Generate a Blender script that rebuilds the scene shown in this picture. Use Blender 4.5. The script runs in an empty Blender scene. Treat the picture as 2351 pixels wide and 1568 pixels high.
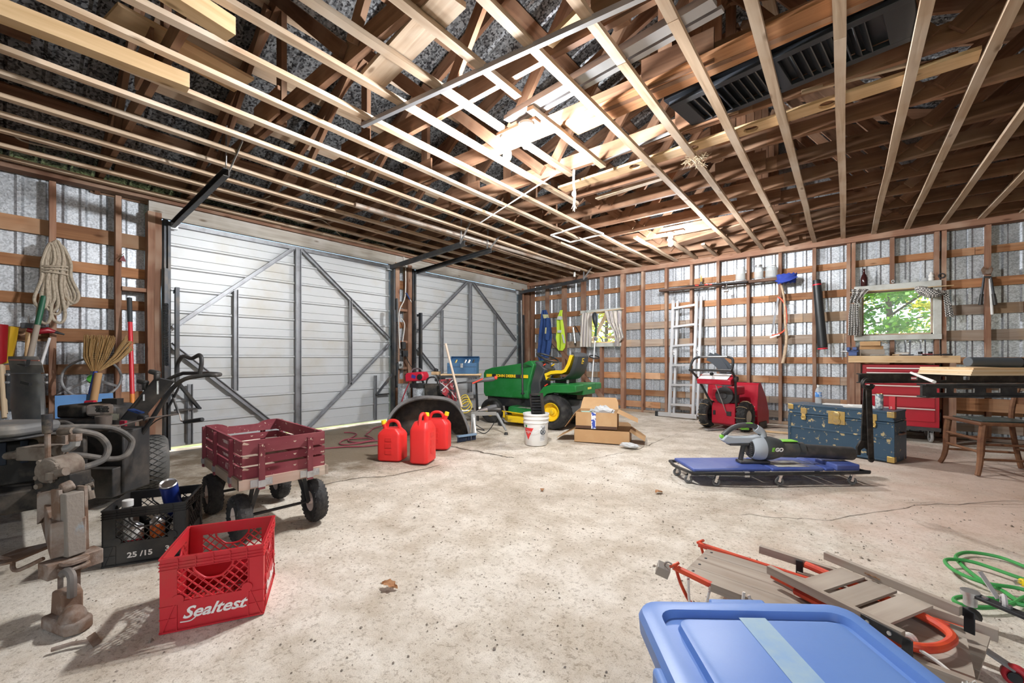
import bpy, bmesh, math, random
from mathutils import Vector as V, Matrix, Euler
R = random.Random(7)
PI = math.pi
scene = bpy.context.scene
COL = scene.collection

# ---------------------------------------------------------------- camera
F_PX = 963.0; CX = 1175.5; HORIZON = 822.0; YAW = math.radians(39.2)
CAM = V((5.86, -7.74, 1.03))
cam_data = bpy.data.cameras.new('camera'); cam = bpy.data.objects.new('camera', cam_data)
COL.objects.link(cam); scene.camera = cam
cam.location = CAM; cam.rotation_euler = (PI/2, 0, YAW)
cam_data.sensor_width = 36.0; cam_data.lens = F_PX/2351*36
cam_data.shift_y = (HORIZON-784)/2351; cam_data.clip_start = 0.05; cam_data.clip_end = 200

# ---------------------------------------------------------------- world, exposure
world = bpy.data.worlds.new('sky'); scene.world = world; world.use_nodes = True
wn = world.node_tree; bg = wn.nodes['Background']
sky = wn.nodes.new('ShaderNodeTexSky'); sky.sky_type = 'NISHITA'
sky.sun_elevation = math.radians(48); sky.sun_rotation = math.radians(150); sky.sun_disc = False
wn.links.new(sky.outputs[0], bg.inputs[0]); bg.inputs[1].default_value = 0.38
vs = scene.view_settings
vs.view_transform = 'Standard'; vs.look = 'None'; vs.gamma = 1.0; vs.use_curve_mapping = False
vs.exposure = 0.35
LAMP = 2600.0   # emission strength of the bulbs
sd = bpy.data.lights.new('sun', 'SUN'); sd.energy = 7.0; sd.angle = math.radians(1); sd.color = (1, .95, .85)
so = bpy.data.objects.new('sun', sd); COL.objects.link(so); so.rotation_euler = (math.radians(42), 0, math.radians(-105))

# ---------------------------------------------------------------- pixel -> place
FW = V((-math.sin(YAW), math.cos(YAW), 0)); RT = V((math.cos(YAW), math.sin(YAW), 0))
def ray(px, py): return FW + RT*((px-CX)/F_PX) + V((0, 0, (HORIZON-py)/F_PX))
def G(px, py, z=0.0):                      # point at height z
    d = ray(px, py); return CAM + d*((z-CAM.z)/d.z)
def BW(px, py, y=0.0):                     # point on a plane parallel to the back wall
    d = ray(px, py); return CAM + d*((y-CAM.y)/d.y)
def DW(px, py, x=0.0):                     # point on a plane parallel to the door wall
    d = ray(px, py); return CAM + d*((x-CAM.x)/d.x)
def DP(px, py, depth):                     # point at a known depth in front of the camera
    return CAM + ray(px, py)*depth
def depth_of(p): return (V(p)-CAM).dot(FW)

# ---------------------------------------------------------------- materials
MATS = {}
def M(name, c, rough=.5, metal=0.0, c2=None, scale=6, lo=.45, hi=.65, stretch=(1, 1, 1), bump=0.0, bscale=80, rnd=0.0,
      emit=0.0, alpha=1.0, trans=0.0, ior=1.45, detail=5, spec=None, coord='Object'):
    if name in MATS: return MATS[name]
    m = bpy.data.materials.new(name); m.use_nodes = True; MATS[name] = m
    nt = m.node_tree; p = nt.nodes['Principled BSDF']; N = nt.nodes.new; L = nt.links.new
    p.inputs['Roughness'].default_value = rough; p.inputs['Metallic'].default_value = metal
    if spec is not None: p.inputs['Specular IOR Level'].default_value = spec
    p.inputs['Transmission Weight'].default_value = trans; p.inputs['IOR'].default_value = ior
    p.inputs['Alpha'].default_value = alpha
    col = (*c, 1); p.inputs['Base Color'].default_value = col
    out = None
    if c2 or bump or rnd:
        tc = N('ShaderNodeTexCoord'); mp = N('ShaderNodeMapping'); mp.inputs['Scale'].default_value = stretch
        oi = N('ShaderNodeObjectInfo')
        add = N('ShaderNodeVectorMath'); add.operation = 'ADD'
        mul = N('ShaderNodeVectorMath'); mul.operation = 'SCALE'; mul.inputs[0].default_value = (13.1, 7.7, 5.3)
        L(oi.outputs['Random'], mul.inputs['Scale']); L(tc.outputs[coord], add.inputs[0]); L(mul.outputs[0], add.inputs[1])
        L(add.outputs[0], mp.inputs[0])
    if c2:
        nz = N('ShaderNodeTexNoise'); nz.inputs['Scale'].default_value = scale; nz.inputs['Detail'].default_value = detail
        nz.inputs['Roughness'].default_value = .6
        L(mp.outputs[0], nz.inputs[0])
        rp = N('ShaderNodeValToRGB'); rp.color_ramp.elements[0].position = lo; rp.color_ramp.elements[1].position = hi
        rp.color_ramp.elements[0].color = col; rp.color_ramp.elements[1].color = (*c2, 1)
        L(nz.outputs[0], rp.inputs[0]); out = rp.outputs[0]
    if rnd:
        h = N('ShaderNodeHueSaturation'); mr = N('ShaderNodeMapRange')
        mr.inputs[3].default_value = 1-rnd; mr.inputs[4].default_value = 1+rnd
        L(oi.outputs['Random'], mr.inputs[0]); L(mr.outputs[0], h.inputs['Value'])
        if out: L(out, h.inputs['Color'])
        else: h.inputs['Color'].default_value = col
        out = h.outputs[0]
    if out: L(out, p.inputs['Base Color'])
    if bump:
        bn = N('ShaderNodeTexNoise'); bn.inputs['Scale'].default_value = bscale; bn.inputs['Detail'].default_value = 4
        L(mp.outputs[0], bn.inputs[0])
        bp = N('ShaderNodeBump'); bp.inputs['Strength'].default_value = bump; bp.inputs['Distance'].default_value = .01
        L(bn.outputs[0], bp.inputs['Height']); L(bp.outputs[0], p.inputs['Normal'])
    if emit:
        p.inputs['Emission Color'].default_value = col; p.inputs['Emission Strength'].default_value = emit
    return m

def wood(name, a, b, c, rough=.75, rnd=.25, grain=1.0):
    """sawn board: grain runs along the board's own x axis, knots and stains, every board a little different"""
    if name in MATS: return MATS[name]
    m = bpy.data.materials.new(name); m.use_nodes = True; MATS[name] = m
    nt = m.node_tree; p = nt.nodes['Principled BSDF']; N = nt.nodes.new; L = nt.links.new
    p.inputs['Roughness'].default_value = rough; p.inputs['Specular IOR Level'].default_value = .25
    tc = N('ShaderNodeTexCoord'); oi = N('ShaderNodeObjectInfo')
    mul = N('ShaderNodeVectorMath'); mul.operation = 'SCALE'; mul.inputs[0].default_value = (37, 11, 17)
    L(oi.outputs['Random'], mul.inputs['Scale'])
    add = N('ShaderNodeVectorMath'); L(tc.outputs['Object'], add.inputs[0]); L(mul.outputs[0], add.inputs[1])
    mp = N('ShaderNodeMapping'); mp.inputs['Scale'].default_value = (1.6, 28, 28); L(add.outputs[0], mp.inputs[0])
    n1 = N('ShaderNodeTexNoise'); n1.inputs['Scale'].default_value = 1.0*grain; n1.inputs['Detail'].default_value = 8; n1.inputs['Distortion'].default_value = .6
    L(mp.outputs[0], n1.inputs[0])
    r1 = N('ShaderNodeValToRGB'); e = r1.color_ramp.elements
    e[0].position = .3; e[0].color = (*b, 1); e[1].position = .7; e[1].color = (*a, 1); L(n1.outputs[0], r1.inputs[0])
    n2 = N('ShaderNodeTexNoise'); n2.inputs['Scale'].default_value = 2.3; n2.inputs['Detail'].default_value = 3; L(add.outputs[0], n2.inputs[0])
    r2 = N('ShaderNodeValToRGB'); r2.color_ramp.elements[0].position = .48; r2.color_ramp.elements[1].position = .72
    L(n2.outputs[0], r2.inputs[0])
    mx = N('ShaderNodeMixRGB'); L(r2.outputs[0], mx.inputs[0]); L(r1.outputs[0], mx.inputs[1]); mx.inputs[2].default_value = (*c, 1)
    vo = N('ShaderNodeTexVoronoi'); vo.inputs['Scale'].default_value = 1.0
    mk = N('ShaderNodeMapping'); mk.inputs['Scale'].default_value = (3.2, 9, 9); L(add.outputs[0], mk.inputs[0]); L(mk.outputs[0], vo.inputs[0])
    rk = N('ShaderNodeValToRGB'); rk.color_ramp.elements[0].position = .06; rk.color_ramp.elements[1].position = .16
    rk.color_ramp.elements[0].color = (.35, .28, .22, 1); rk.color_ramp.elements[1].color = (1, 1, 1, 1); L(vo.outputs[0], rk.inputs[0])
    mm = N('ShaderNodeMixRGB'); mm.blend_type = 'MULTIPLY'; mm.inputs[0].default_value = .8; L(mx.outputs[0], mm.inputs[1]); L(rk.outputs[0], mm.inputs[2])
    h = N('ShaderNodeHueSaturation'); mr = N('ShaderNodeMapRange'); mr.inputs[3].default_value = 1-rnd; mr.inputs[4].default_value = 1+rnd
    L(oi.outputs['Random'], mr.inputs[0]); L(mr.outputs[0], h.inputs['Value']); L(mm.outputs[0], h.inputs['Color'])
    L(h.outputs[0], p.inputs['Base Color'])
    bp = N('ShaderNodeBump'); bp.inputs['Strength'].default_value = .25; bp.inputs['Distance'].default_value = .004
    L(n1.outputs[0], bp.inputs['Height']); L(bp.outputs[0], p.inputs['Normal'])
    return m

def galv(name, a, b, scale=90, metal=.7, rough=.38):
    """spangled zinc"""
    m = bpy.data.materials.new(name); m.use_nodes = True; MATS[name] = m
    nt = m.node_tree; p = nt.nodes['Principled BSDF']; N = nt.nodes.new; L = nt.links.new
    p.inputs['Metallic'].default_value = metal
    tc = N('ShaderNodeTexCoord'); vo = N('ShaderNodeTexVoronoi'); vo.inputs['Scale'].default_value = scale
    L(tc.outputs['Object'], vo.inputs[0])
    sp = N('ShaderNodeSeparateColor'); L(vo.outputs['Color'], sp.inputs[0])
    n = N('ShaderNodeTexNoise'); n.inputs['Scale'].default_value = 3; n.inputs['Detail'].default_value = 6; L(tc.outputs['Object'], n.inputs[0])
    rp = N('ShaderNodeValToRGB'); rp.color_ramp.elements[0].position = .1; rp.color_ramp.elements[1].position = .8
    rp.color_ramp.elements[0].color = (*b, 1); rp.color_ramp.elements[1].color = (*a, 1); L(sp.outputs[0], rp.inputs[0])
    mx = N('ShaderNodeMixRGB'); mx.blend_type = 'MULTIPLY'; mx.inputs[0].default_value = .5
    r2 = N('ShaderNodeValToRGB'); r2.color_ramp.elements[0].position = .3; r2.color_ramp.elements[1].position = .6
    r2.color_ramp.elements[0].color = (.55, .55, .55, 1); L(n.outputs[0], r2.inputs[0])
    L(rp.outputs[0], mx.inputs[1]); L(r2.outputs[0], mx.inputs[2]); L(mx.outputs[0], p.inputs['Base Color'])
    mr = N('ShaderNodeMapRange'); mr.inputs[3].default_value = rough-.12; mr.inputs[4].default_value = rough+.15
    L(sp.outputs[1], mr.inputs[0]); L(mr.outputs[0], p.inputs['Roughness'])
    return m

W_STRAP = wood('strapping wood', (.60, .46, .33), (.42, .29, .19), (.66, .55, .44), rnd=.2)
W_TRUSS = wood('truss wood', (.27, .145, .085), (.155, .078, .045), (.32, .20, .13), rnd=.28)
W_STUD = wood('stud wood', (.33, .18, .115), (.20, .10, .065), (.42, .29, .21), rnd=.2)
W_GIRT = wood('girt wood', (.44, .22, .105), (.26, .115, .055), (.50, .32, .20), rnd=.3)
W_GREY = wood('weathered girt wood', (.40, .33, .27), (.27, .20, .155), (.47, .32, .20), rnd=.2)
W_PALE = wood('pale pine', (.74, .53, .31), (.58, .38, .20), (.78, .60, .38), rnd=.12)
W_HEAD = wood('old whitewashed header', (.50, .47, .42), (.34, .30, .25), (.54, .52, .49), rnd=.06)
W_DARK = wood('dark brown board', (.13, .075, .05), (.07, .04, .03), (.17, .10, .07), rnd=.1)
GALV = galv('galvanised sheet', (.69, .73, .78), (.44, .47, .51), scale=80, metal=.55, rough=.4)
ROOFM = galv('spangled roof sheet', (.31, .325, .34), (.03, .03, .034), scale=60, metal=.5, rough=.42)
DOORM = M('door sheet', (.56, .58, .595), .45, .2, c2=(.50, .485, .44), scale=1.6, lo=.5, hi=.75, bump=.05, bscale=15)
STEEL = M('grey steel', (.30, .31, .33), .45, .6, c2=(.22, .22, .23), scale=8)
DSTEEL = M('dark steel', (.055, .06, .068), .45, .5, c2=(.10, .09, .08), scale=7)
ZINC = M('zinc', (.62, .64, .66), .35, .85, c2=(.45, .46, .48), scale=20)
CHROME = M('chrome', (.75, .76, .78), .16, 1.0)
BLACK = M('black plastic', (.018, .019, .021), .45, c2=(.05, .046, .042), scale=6)
DUSTBLK = M('dusty black paint', (.028, .029, .031), .5, c2=(.11, .095, .08), scale=5, lo=.45, hi=.75)
RUBBER = M('tyre rubber', (.022, .022, .023), .75, c2=(.06, .058, .055), scale=10)
RUST = M('rusty steel', (.20, .125, .085), .8, .3, c2=(.36, .31, .27), scale=9, bump=.3, bscale=60)
WHITE = M('white plastic', (.82, .82, .80), .4, c2=(.70, .68, .64), scale=4, lo=.55, hi=.8)
GLASS = M('clear glass', (.95, .97, .97), .03, trans=1.0, ior=1.1)
YELLOW = M('mower yellow', (.90, .62, .02), .35, c2=(.55, .38, .06), scale=7, lo=.55, hi=.75)
GREEN = M('mower green', (.015, .17, .035), .3, c2=(.03, .20, .06), scale=4)
PAPER = M('white paper', (.86, .85, .82), .8)
CARD = M('cardboard', (.50, .30, .145), .85, c2=(.56, .36, .19), scale=3)

# ---------------------------------------------------------------- mesh builder
def axis_matrix(d):
    """rotation that turns z onto d"""
    return V((0, 0, 1)).rotation_difference(V(d).normalized()).to_matrix()

class MB:
    def __init__(s): s.v = []; s.f = []; s.fm = []; s.mi = 0
    def add(s, vs, fs):
        o = len(s.v); s.v += [tuple(x) for x in vs]
        for f in fs: s.f.append(tuple(i+o for i in f)); s.fm.append(s.mi)
        return s
    def slot(s, i): s.mi = i; return s
    def box(s, c, size, rot=None):
        c = V(c); h = V(size)/2; m = rot
        if isinstance(rot, (tuple, list)): m = Euler(rot).to_matrix()
        vs = []
        for x in (-1, 1):
            for y in (-1, 1):
                for z in (-1, 1):
                    q = V((x*h.x, y*h.y, z*h.z)); vs.append(c + (m @ q if m else q))
        return s.add(vs, [(0, 1, 3, 2), (4, 6, 7, 5), (0, 4, 5, 1), (2, 3, 7, 6), (0, 2, 6, 4), (1, 5, 7, 3)])
    def bb(s, x0, x1, y0, y1, z0, z1): return s.box(((x0+x1)/2, (y0+y1)/2, (z0+z1)/2), (abs(x1-x0), abs(y1-y0), abs(z1-z0)))
    def bar(s, a, b, w, h, up=(0, 0, 1)):
        a, b = V(a), V(b); d = (b-a).normalized(); u = V(up)
        if abs(d.dot(u)) > .98: u = V((1, 0, 0)) if abs(d.x) < .9 else V((0, 1, 0))
        sd_ = d.cross(u).normalized(); u = sd_.cross(d).normalized()
        vs = [p + sd_*(i*w/2) + u*(j*h/2) for p in (a, b) for i, j in ((-1, -1), (1, -1), (1, 1), (-1, 1))]
        return s.add(vs, [(3, 2, 1, 0), (4, 5, 6, 7), (0, 1, 5, 4), (1, 2, 6, 5), (2, 3, 7, 6), (3, 0, 4, 7)])
    def tube(s, pts, r, n=8, closed=False, caps=True):
        pts = [V(p) for p in pts]; k = len(pts); rs = r if isinstance(r, (list, tuple)) else [r]*k
        vs = []; prev = None
        for i, p in enumerate(pts):
            if closed: t = pts[(i+1) % k]-pts[i-1]
            else: t = pts[min(i+1, k-1)]-pts[max(i-1, 0)]
            if t.length < 1e-9: t = V((0, 0, 1))
            t.normalize()
            if prev is None:
                u = V((0, 0, 1)) if abs(t.z) < .9 else V((1, 0, 0))
                u = (u - t*u.dot(t)).normalized()
            else:
                u = prev - t*prev.dot(t)
                u = u.normalized() if u.length > 1e-6 else t.orthogonal().normalized()
            prev = u; w = t.cross(u)
            for j in range(n):
                a = 2*PI*j/n; vs.append(p + (u*math.cos(a) + w*math.sin(a))*rs[i])
        fs = []
        for i in range(k if closed else k-1):
            a, b = i*n, ((i+1) % k)*n
            for j in range(n): fs.append((a+j, a+(j+1) % n, b+(j+1) % n, b+j))
        if caps and not closed: fs += [tuple(range(n-1, -1, -1)), tuple((k-1)*n+j for j in range(n))]
        return s.add(vs, fs)
    def cyl(s, a, b, r, r2=None, n=16): return s.tube([a, b], [r, r if r2 is None else r2], n)
    def lathe(s, prof, n=24, c=(0, 0, 0), axis=(0, 0, 1), a0=0, a1=2*PI, mat=None):
        m = mat or axis_matrix(axis); c = V(c); k = len(prof); full = abs(a1-a0-2*PI) < 1e-6; cnt = n if full else n+1
        vs = []
        for i in range(cnt):
            a = a0+(a1-a0)*i/n
            for r_, z in prof: vs.append(c + m @ V((r_*math.cos(a), r_*math.sin(a), z)))
        fs = []
        for i in range(n):
            i2 = (i+1) % cnt
            for j in range(k-1):
                q = (i*k+j, i2*k+j, i2*k+j+1, i*k+j+1)
                fs.append(q)
        return s.add(vs, fs)
    def prism(s, poly, z0, z1, mat=None, c=(0, 0, 0)):
        c = V(c); n = len(poly)
        f = (lambda q: c + (mat @ V(q) if mat else V(q)))
        vs = [f((x, y, z0)) for x, y in poly] + [f((x, y, z1)) for x, y in poly]
        return s.add(vs, [tuple(range(n-1, -1, -1)), tuple(range(n, 2*n))] + [(i, (i+1) % n, n+(i+1) % n, n+i) for i in range(n)])
    def ball(s, c, r, n=12, m=8):
        c = V(c); rr = V((r, r, r)) if not isinstance(r, (tuple, list)) else V(r); vs = []
        for i in range(m+1):
            t = PI*i/m
            for j in range(n):
                a = 2*PI*j/n; vs.append(c + V((rr.x*math.sin(t)*math.cos(a), rr.y*math.sin(t)*math.sin(a), rr.z*math.cos(t))))
        return s.add(vs, [(i*n+j, (i+1)*n+j, (i+1)*n+(j+1) % n, i*n+(j+1) % n) for i in range(m) for j in range(n)])
    def ring(s, c, Rr, r, axis=(0, 0, 1), n=28, k=8, a0=0, a1=2*PI, sx=1, sy=1):
        m = axis_matrix(axis); full = abs(a1-a0-2*PI) < 1e-6
        pts = [V(c) + m @ V((Rr*sx*math.cos(a0+(a1-a0)*i/n), Rr*sy*math.sin(a0+(a1-a0)*i/n), 0)) for i in range(n if full else n+1)]
        return s.tube(pts, r, k, closed=full)
    def grid(s, rows, thick=0.0):
        """surface through rows of points, optionally given a thickness"""
        nr, nc = len(rows), len(rows[0]); P = [[V(p) for p in r] for r in rows]
        vs = [p for r in P for p in r]; fs = [(i*nc+j, i*nc+j+1, (i+1)*nc+j+1, (i+1)*nc+j) for i in range(nr-1) for j in range(nc-1)]
        if thick:
            off = []
            for i in range(nr):
                for j in range(nc):
                    du = P[i][min(j+1, nc-1)]-P[i][max(j-1, 0)]; dv = P[min(i+1, nr-1)][j]-P[max(i-1, 0)][j]
                    nn = du.cross(dv); nn = nn.normalized() if nn.length > 1e-9 else V((0, 0, 1)); off.append(P[i][j]-nn*thick)
            o = len(vs); vs = vs+off; fs = fs+[tuple(reversed([q+o for q in f])) for f in fs]
            e = [i*nc for i in range(nr)]; per = [(0, j) for j in range(nc)] + [(i, nc-1) for i in range(1, nr)] + [(nr-1, j) for j in range(nc-2, -1, -1)] + [(i, 0) for i in range(nr-2, 0, -1)]
            idx = [i*nc+j for i, j in per]
            for q in range(len(idx)):
                a, b = idx[q], idx[(q+1) % len(idx)]; fs.append((b, a, a+o, b+o))
        return s.add(vs, fs)
    def mesh(s, name, mats, smooth=35):
        me = bpy.data.meshes.new(name); me.from_pydata(s.v, [], s.f)
        for m in (mats if isinstance(mats, (list, tuple)) else [mats]): me.materials.append(m)
        if any(s.fm): me.polygons.foreach_set('material_index', s.fm)
        b = bmesh.new(); b.from_mesh(me); bmesh.ops.recalc_face_normals(b, faces=b.faces); b.to_mesh(me); b.free()
        if smooth:
            me.shade_smooth(); me.set_sharp_from_angle(angle=math.radians(smooth))
        return me
    def o(s, name, mats, parent=None, bevel=0.0, smooth=35, seg=2, loc=None, rot=None):
        ob = bpy.data.objects.new(name, s.mesh(name, mats, smooth)); COL.objects.link(ob)
        ob.parent = parent
        if loc is not None: ob.location = loc
        if rot is not None: ob.rotation_euler = rot
        if bevel:
            md = ob.modifiers.new('bevel', 'BEVEL'); md.width = bevel; md.segments = seg; md.limit_method = 'ANGLE'; md.angle_limit = math.radians(40)
        return ob

def thing(name, label, cat, loc=(0, 0, 0), rotz=0.0, group=None, kind=None, rot=None):
    o = bpy.data.objects.new(name, None); COL.objects.link(o); o.empty_display_size = .05
    o.location = loc; o.rotation_euler = rot if rot is not None else (0, 0, rotz)
    if label: o['label'] = label
    if cat: o['category'] = cat
    if group: o['group'] = group
    if kind: o['kind'] = kind
    return o
def tag(o, label, cat, group=None, kind=None):
    if label: o['label'] = label
    if cat: o['category'] = cat
    if group: o['group'] = group
    if kind: o['kind'] = kind
    return o
def lab(o, label): o['label'] = label; return o
def copy_tree(o, parent=None):
    c = o.copy(); COL.objects.link(c); c.parent = parent
    for ch in list(o.children): copy_tree(ch, c)
    return c
_board_cache = {}
def board(name, a, b, w, t, mat, parent=None, up=(0, 0, 1), wob=0.0):
    """a sawn board from a to b; w across, t along 'up'; its own x axis runs along the grain"""
    a, b = V(a), V(b); d = b-a; L = d.length; x = d.normalized(); u = V(up)
    if abs(x.dot(u)) > .98: u = V((1, 0, 0)) if abs(x.x) < .9 else V((0, 1, 0))
    y = u.cross(x).normalized(); z = x.cross(y).normalized()
    key = (round(L, 2), round(w, 3), round(t, 3), mat.name, round(wob, 3))
    if key in _board_cache: me = _board_cache[key]
    else:
        m = MB()
        if wob:
            n = 7; P = []
            ws = [(R.uniform(-wob, wob), R.uniform(-wob, wob)) for _ in range(n)]
            vs = []; fs = []
            for i in range(n):
                xx = -L/2+L*i/(n-1); oy, oz = ws[i]
                if i in (0, n-1): oy = oz = 0
                vs += [(xx, oy-w/2, oz-t/2), (xx, oy+w/2, oz-t/2), (xx, oy+w/2, oz+t/2), (xx, oy-w/2, oz+t/2)]
            for i in range(n-1):
                for j in range(4): fs.append((i*4+j, i*4+(j+1) % 4, i*4+4+(j+1) % 4, i*4+4+j))
            fs += [(3, 2, 1, 0), tuple((n-1)*4+j for j in range(4))]
            m.add(vs, fs)
        else: m.box((0, 0, 0), (L, w, t))
        me = m.mesh('board', mat, smooth=0); _board_cache[key] = me
    o = bpy.data.objects.new(name, me); COL.objects.link(o); o.parent = parent
    mw = Matrix((x, y, z)).transposed().to_4x4(); mw.translation = (a+b)/2
    o.matrix_local = mw
    return o
def arc(c, r, a0, a1, n, plane='xz'):
    out = []
    for i in range(n+1):
        a = a0+(a1-a0)*i/n; p, q = r*math.cos(a), r*math.sin(a)
        out.append(V(c) + (V((p, 0, q)) if plane == 'xz' else V((p, q, 0)) if plane == 'xy' else V((0, p, q))))
    return out
def smooth_path(pts, n=6, closed=False):
    """Catmull-Rom through pts"""
    P = [V(p) for p in pts]; k = len(P); out = []
    for i in range(k if closed else k-1):
        g = (lambda j: P[j % k]) if closed else (lambda j: P[max(0, min(k-1, j))])
        p0, p1, p2, p3 = g(i-1), g(i), g(i+1), g(i+2)
        for s_ in range(n):
            t = s_/n
            out.append(.5*((2*p1)+(p2-p0)*t+(2*p0-5*p1+4*p2-p3)*t*t+(3*p1-p0-3*p2+p3)*t**3))
    if not closed: out.append(P[-1])
    return out
def text(name, s, size, mat, parent, loc, rot, depth=.0006, shear=0.0, align='CENTER', sx=1.0, bold=0.0):
    c = bpy.data.curves.new(name, 'FONT'); c.body = s; c.size = size; c.extrude = depth; c.shear = shear
    c.align_x = align; c.align_y = 'CENTER'; c.offset = bold; c.resolution_u = 3
    t = bpy.data.objects.new(name, c); COL.objects.link(t)
    me = bpy.data.meshes.new_from_object(t.evaluated_get(bpy.context.evaluated_depsgraph_get())); bpy.data.objects.remove(t)
    me.materials.clear(); me.materials.append(mat)
    o = bpy.data.objects.new(name, me); COL.objects.link(o); o.parent = parent; o.location = loc
    o.rotation_euler = rot; o.scale = (sx, 1, 1)
    return o
cy = scene.cycles
cy.adaptive_threshold = 0.03; cy.max_bounces = 6; cy.diffuse_bounces = 4; cy.glossy_bounces = 3; cy.transmission_bounces = 6; cy.transparent_max_bounces = 6
cy.caustics_reflective = False; cy.caustics_refractive = False; cy.sample_clamp_indirect = 8.0
# ================================================================ floor
def floor_material():
    m = bpy.data.materials.new('worn concrete'); m.use_nodes = True
    nt = m.node_tree; p = nt.nodes['Principled BSDF']; N = nt.nodes.new; L = nt.links.new
    p.inputs['Roughness'].default_value = .85; p.inputs['Specular IOR Level'].default_value = .2
    tc = N('ShaderNodeTexCoord')
    def noise(s, d=6, r=.6, dist=0.0):
        n = N('ShaderNodeTexNoise'); n.inputs['Scale'].default_value = s; n.inputs['Detail'].default_value = d
        n.inputs['Roughness'].default_value = r; n.inputs['Distortion'].default_value = dist; L(tc.outputs['Object'], n.inputs[0]); return n.outputs[0]
    def ramp(src, stops):
        r = N('ShaderNodeValToRGB'); e = r.color_ramp.elements
        while len(e) < len(stops): e.new(.5)
        for i, (q, c) in enumerate(stops): e[i].position = q; e[i].color = (*c, 1)
        L(src, r.inputs[0]); return r.outputs[0]
    def mix(f, a, b, mode='MIX'):
        x = N('ShaderNodeMixRGB'); x.blend_type = mode
        if isinstance(f, float): x.inputs[0].default_value = f
        else: L(f, x.inputs[0])
        L(a, x.inputs[1])
        if isinstance(b, tuple): x.inputs[2].default_value = (*b, 1)
        else: L(b, x.inputs[2])
        return x.outputs[0]
    base = ramp(noise(.9, 8, .65, .3), [(.30, (.54, .48, .40)), (.48, (.75, .69, .60)), (.68, (.82, .77, .69))])
    patch = ramp(noise(3.2, 9, .7), [(.38, (.62, .57, .50)), (.60, (1, 1, 1))])
    c = mix(.75, base, patch, 'MULTIPLY')
    grit = ramp(noise(55, 3, .7), [(.36, (.45, .40, .35)), (.46, (1, 1, 1))]); c = mix(.55, c, grit, 'MULTIPLY')
    fine = ramp(noise(210, 2, .8), [(.30, (.55, .5, .45)), (.5, (1, 1, 1))]); c = mix(.6, c, fine, 'MULTIPLY')
    # damp earth that blew in under the doors
    sx = N('ShaderNodeSeparateXYZ'); L(tc.outputs['Object'], sx.inputs[0])
    def bump1(src, c0, w):
        a = N('ShaderNodeMath'); a.operation = 'SUBTRACT'; L(src, a.inputs[0]); a.inputs[1].default_value = c0
        b = N('ShaderNodeMath'); b.operation = 'ABSOLUTE'; L(a.outputs[0], b.inputs[0])
        d = N('ShaderNodeMath'); d.operation = 'DIVIDE'; L(b.outputs[0], d.inputs[0]); d.inputs[1].default_value = w; return d.outputs[0]
    e1 = bump1(sx.outputs[0], 1.0, 1.5); e2 = bump1(sx.outputs[1], -5.3, 1.6)
    mxn = N('ShaderNodeMath'); mxn.operation = 'MAXIMUM'; L(e1, mxn.inputs[0]); L(e2, mxn.inputs[1])
    nn = N('ShaderNodeMath'); nn.operation = 'MULTIPLY_ADD'; L(noise(2.2, 7, .65), nn.inputs[0]); nn.inputs[1].default_value = -1.6; nn.inputs[2].default_value = 1.55
    add = N('ShaderNodeMath'); add.operation = 'ADD'; L(mxn.outputs[0], add.inputs[0]); L(nn.outputs[0], add.inputs[1])
    st = ramp(add.outputs[0], [(.0, (1, 1, 1)), (1.0, (0, 0, 0))])
    rr = N('ShaderNodeMapRange'); L(add.outputs[0], rr.inputs[0]); rr.inputs[1].default_value = 1.85; rr.inputs[2].default_value = 1.45; rr.inputs[3].default_value = 0; rr.inputs[4].default_value = .93
    c = mix(rr.outputs[0], c, (.20, .155, .105))
    # pinkish light over by the tool chest, painted into the floor colour
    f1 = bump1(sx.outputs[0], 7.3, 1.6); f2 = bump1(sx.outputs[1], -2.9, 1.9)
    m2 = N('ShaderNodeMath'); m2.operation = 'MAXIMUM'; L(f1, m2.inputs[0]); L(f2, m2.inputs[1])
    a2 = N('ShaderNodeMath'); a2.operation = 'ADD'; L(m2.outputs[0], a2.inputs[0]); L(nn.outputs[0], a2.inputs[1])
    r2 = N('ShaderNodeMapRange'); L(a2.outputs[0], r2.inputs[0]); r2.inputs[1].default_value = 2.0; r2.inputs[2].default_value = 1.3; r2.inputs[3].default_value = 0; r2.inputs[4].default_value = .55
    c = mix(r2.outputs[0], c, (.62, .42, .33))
    L(c, p.inputs['Base Color'])
    bn = N('ShaderNodeBump'); bn.inputs['Strength'].default_value = .55; bn.inputs['Distance'].default_value = .012
    ad = N('ShaderNodeMath'); ad.operation = 'ADD'; L(noise(26, 6, .7), ad.inputs[0]); L(noise(4, 4), ad.inputs[1]); L(ad.outputs[0], bn.inputs['Height'])
    L(bn.outputs[0], p.inputs['Normal'])
    return m
ROOM_X, ROOM_Y = 9.8, -10.9
def floor_z(x, y):
    return .006*math.sin(1.9*x+.7*y)*math.sin(1.3*y-.4*x)+.004*math.sin(5.1*x+2)*math.sin(4.3*y)-.006
b = MB(); nx, ny = 110, 125
b.grid([[(-.2+(ROOM_X+.2)*i/nx, ROOM_Y+(.2-ROOM_Y)*j/ny, floor_z(-.2+(ROOM_X+.2)*i/nx, ROOM_Y+(.2-ROOM_Y)*j/ny)) for i in range(nx+1)] for j in range(ny+1)])
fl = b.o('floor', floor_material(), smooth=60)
tag(fl, 'worn pale concrete floor with grit, cracks and damp dirt', None, kind='structure')
GRASS = M('dry grass ground', (.20, .25, .08), .95, c2=(.42, .42, .18), scale=1.2)
b = MB(); b.grid([[(-45, -60, -.05), (55, -60, -.05)], [(-45, 45, -.05), (55, 45, -.05)]])
tag(b.o('ground', GRASS), 'grass and earth outside the garage', None, kind='structure')

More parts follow.
